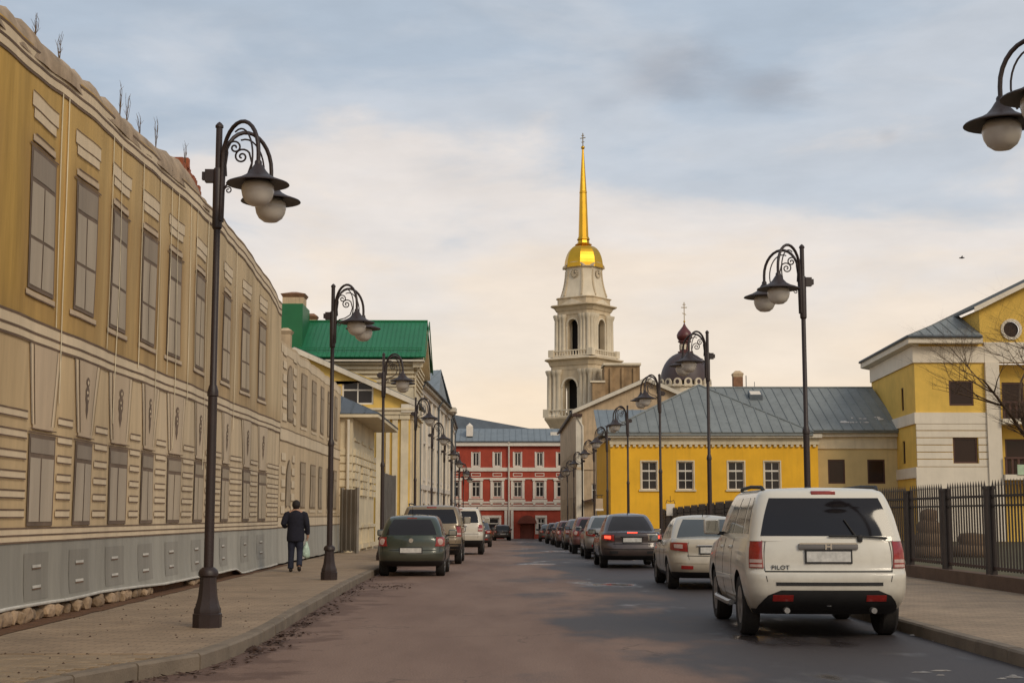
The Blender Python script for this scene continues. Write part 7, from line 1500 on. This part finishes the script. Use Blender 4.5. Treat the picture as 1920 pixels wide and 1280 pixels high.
# ================================================================= LITTER, SNOW AND LEAVES
def blob(name, mt, c, rx, ry, h, lab=None, cat=None, kind=None, group=None, seed=0):
    rng = random.Random(seed); m = MB(); n = 18; vs_ = []
    rj = [rng.uniform(.65,1.2) for _ in range(n)]
    for k, (q, zz) in enumerate(((1,0),(.7,.5),(.35,.9))): vs_ += [(c[0]+rx*q*rj[i]*math.cos(2*math.pi*i/n), c[1]+ry*q*rj[i]*math.sin(2*math.pi*i/n), c[2]+h*zz*(1+.4*rng.uniform(-1,1))+(.002 if k == 0 else 0)) for i in range(n)]
    m.add(vs_, [(k*n+i, k*n+(i+1) % n, (k+1)*n+(i+1) % n, (k+1)*n+i) for k in range(2) for i in range(n)]+[tuple(range(2*n, 3*n))]); o = m.build(name, mt, None, 60)
    if lab: tag(o, lab, cat, group)
    if kind: o['kind'] = kind
    return o
c = P(1728, 1190, Z=0); blob('ice_patch', m_snow, c, .16, .10, .02, 'crumpled scrap of dirty ice by the right kerb behind the white car', 'ice', seed=1)
c = P(1762, 1201, Z=0); blob('ice_patch', m_snow, c, .09, .06, .02, 'small flat chip of ice by the right kerb', 'ice', seed=2)
sl_ = MB(); rng = random.Random(4)
for k in range(7):     # melting slush in the gutter at the bottom right
    t_ = rng.random(); c = P(1715+210*t_, 1262+rng.gauss(0,3)+6*t_, Z=0); rx, ry = rng.uniform(.03,.11), rng.uniform(.012,.04); n = 11
    ring = [(c.x+rx*math.cos(2*math.pi*i/n)*rng.uniform(.45,1.25), c.y+ry*math.sin(2*math.pi*i/n)*rng.uniform(.45,1.25), .003) for i in range(n)]
    sl_.add(ring+[((p[0]+c.x)/2, (p[1]+c.y)/2, .008+rng.random()*.008) for p in ring], [(i, (i+1) % n, n+(i+1) % n, n+i) for i in range(n)]+[tuple(range(n, 2*n))])
o = sl_.build('slush', mat('grey slush', (.24,.22,.205), rough=.6, var=.2, vs=9, bump=.4, bs=20), None, 60); o['kind'] = 'stuff'; o['label'] = 'thin melting slush in the right gutter'; o['category'] = 'slush'
lv = MB()
for k in range(900):    # dead leaves drifted along the left kerb
    if rng.random() < .55: pxl, pyl = rng.choice([(460,1222,26,6),(505,1207,30,4),(552,1172,25,4),(575,1150,26,4),(535,1190,30,4),(640,1110,40,3),(735,1100,50,3)])[0:2], 0; pxl, pyl = pxl; pxl += rng.gauss(0, 20); pyl += rng.gauss(0, 2.6); c = P(pxl, pyl, Z=0)
    else: yy = 12+rng.random()**1.6*34; c = Vector((kl(yy)+.04+abs(rng.gauss(0,.16)), yy, 0))
    if c.x < kl(c.y)+.03: continue
    s_ = rng.uniform(.02,.05); a = rng.uniform(0,6.28); u = Vector((math.cos(a), math.sin(a), rng.uniform(-.35,.35)))*s_; w_ = Vector((-math.sin(a), math.cos(a), rng.uniform(-.35,.35)))*s_*.6; z = rng.uniform(.012,.03)
    lv.add([c+Vector((0,0,z))-u, c+Vector((0,0,z-.006))+w_, c+Vector((0,0,z))+u, c+Vector((0,0,z-.006))-w_], [(0,1,2,3)])
o = lv.build('dead_leaves', m_litter, None); o['kind'] = 'stuff'; o['label'] = 'dark dead leaves drifted along the left kerb'; o['category'] = 'leaves'
gr_ = MB()
for k in range(170):    # grit and pebbles on the left pavement
    yy = 11.4+rng.random()**1.5*16; xx = rng.uniform(-6.0, kl(yy)-.2); s_ = rng.uniform(.006,.018); z = PZ
    gr_.add([(xx-s_,yy,z),(xx,yy-s_,z),(xx+s_,yy,z),(xx,yy+s_,z),(xx,yy,z+s_*.9)], [(0,1,4),(1,2,4),(2,3,4),(3,0,4)])
o = gr_.build('pebbles', m_litter, None); o['kind'] = 'stuff'; o['label'] = 'dark grit scattered over the left pavement'; o['category'] = 'grit'
c = P(378, 1246, Z=0); blob('pebble', m_snow, (c.x, c.y, 0), .022, .03, .03, 'small white pebble in the road beside the left kerb', 'pebble', seed=9)
c = P(470, 1219, Z=0); blob('leaf_heap', m_litter, (c.x, c.y, 0), .14, .18, .05, 'small heap of wet dark leaves against the left kerb', 'leaves', seed=11)
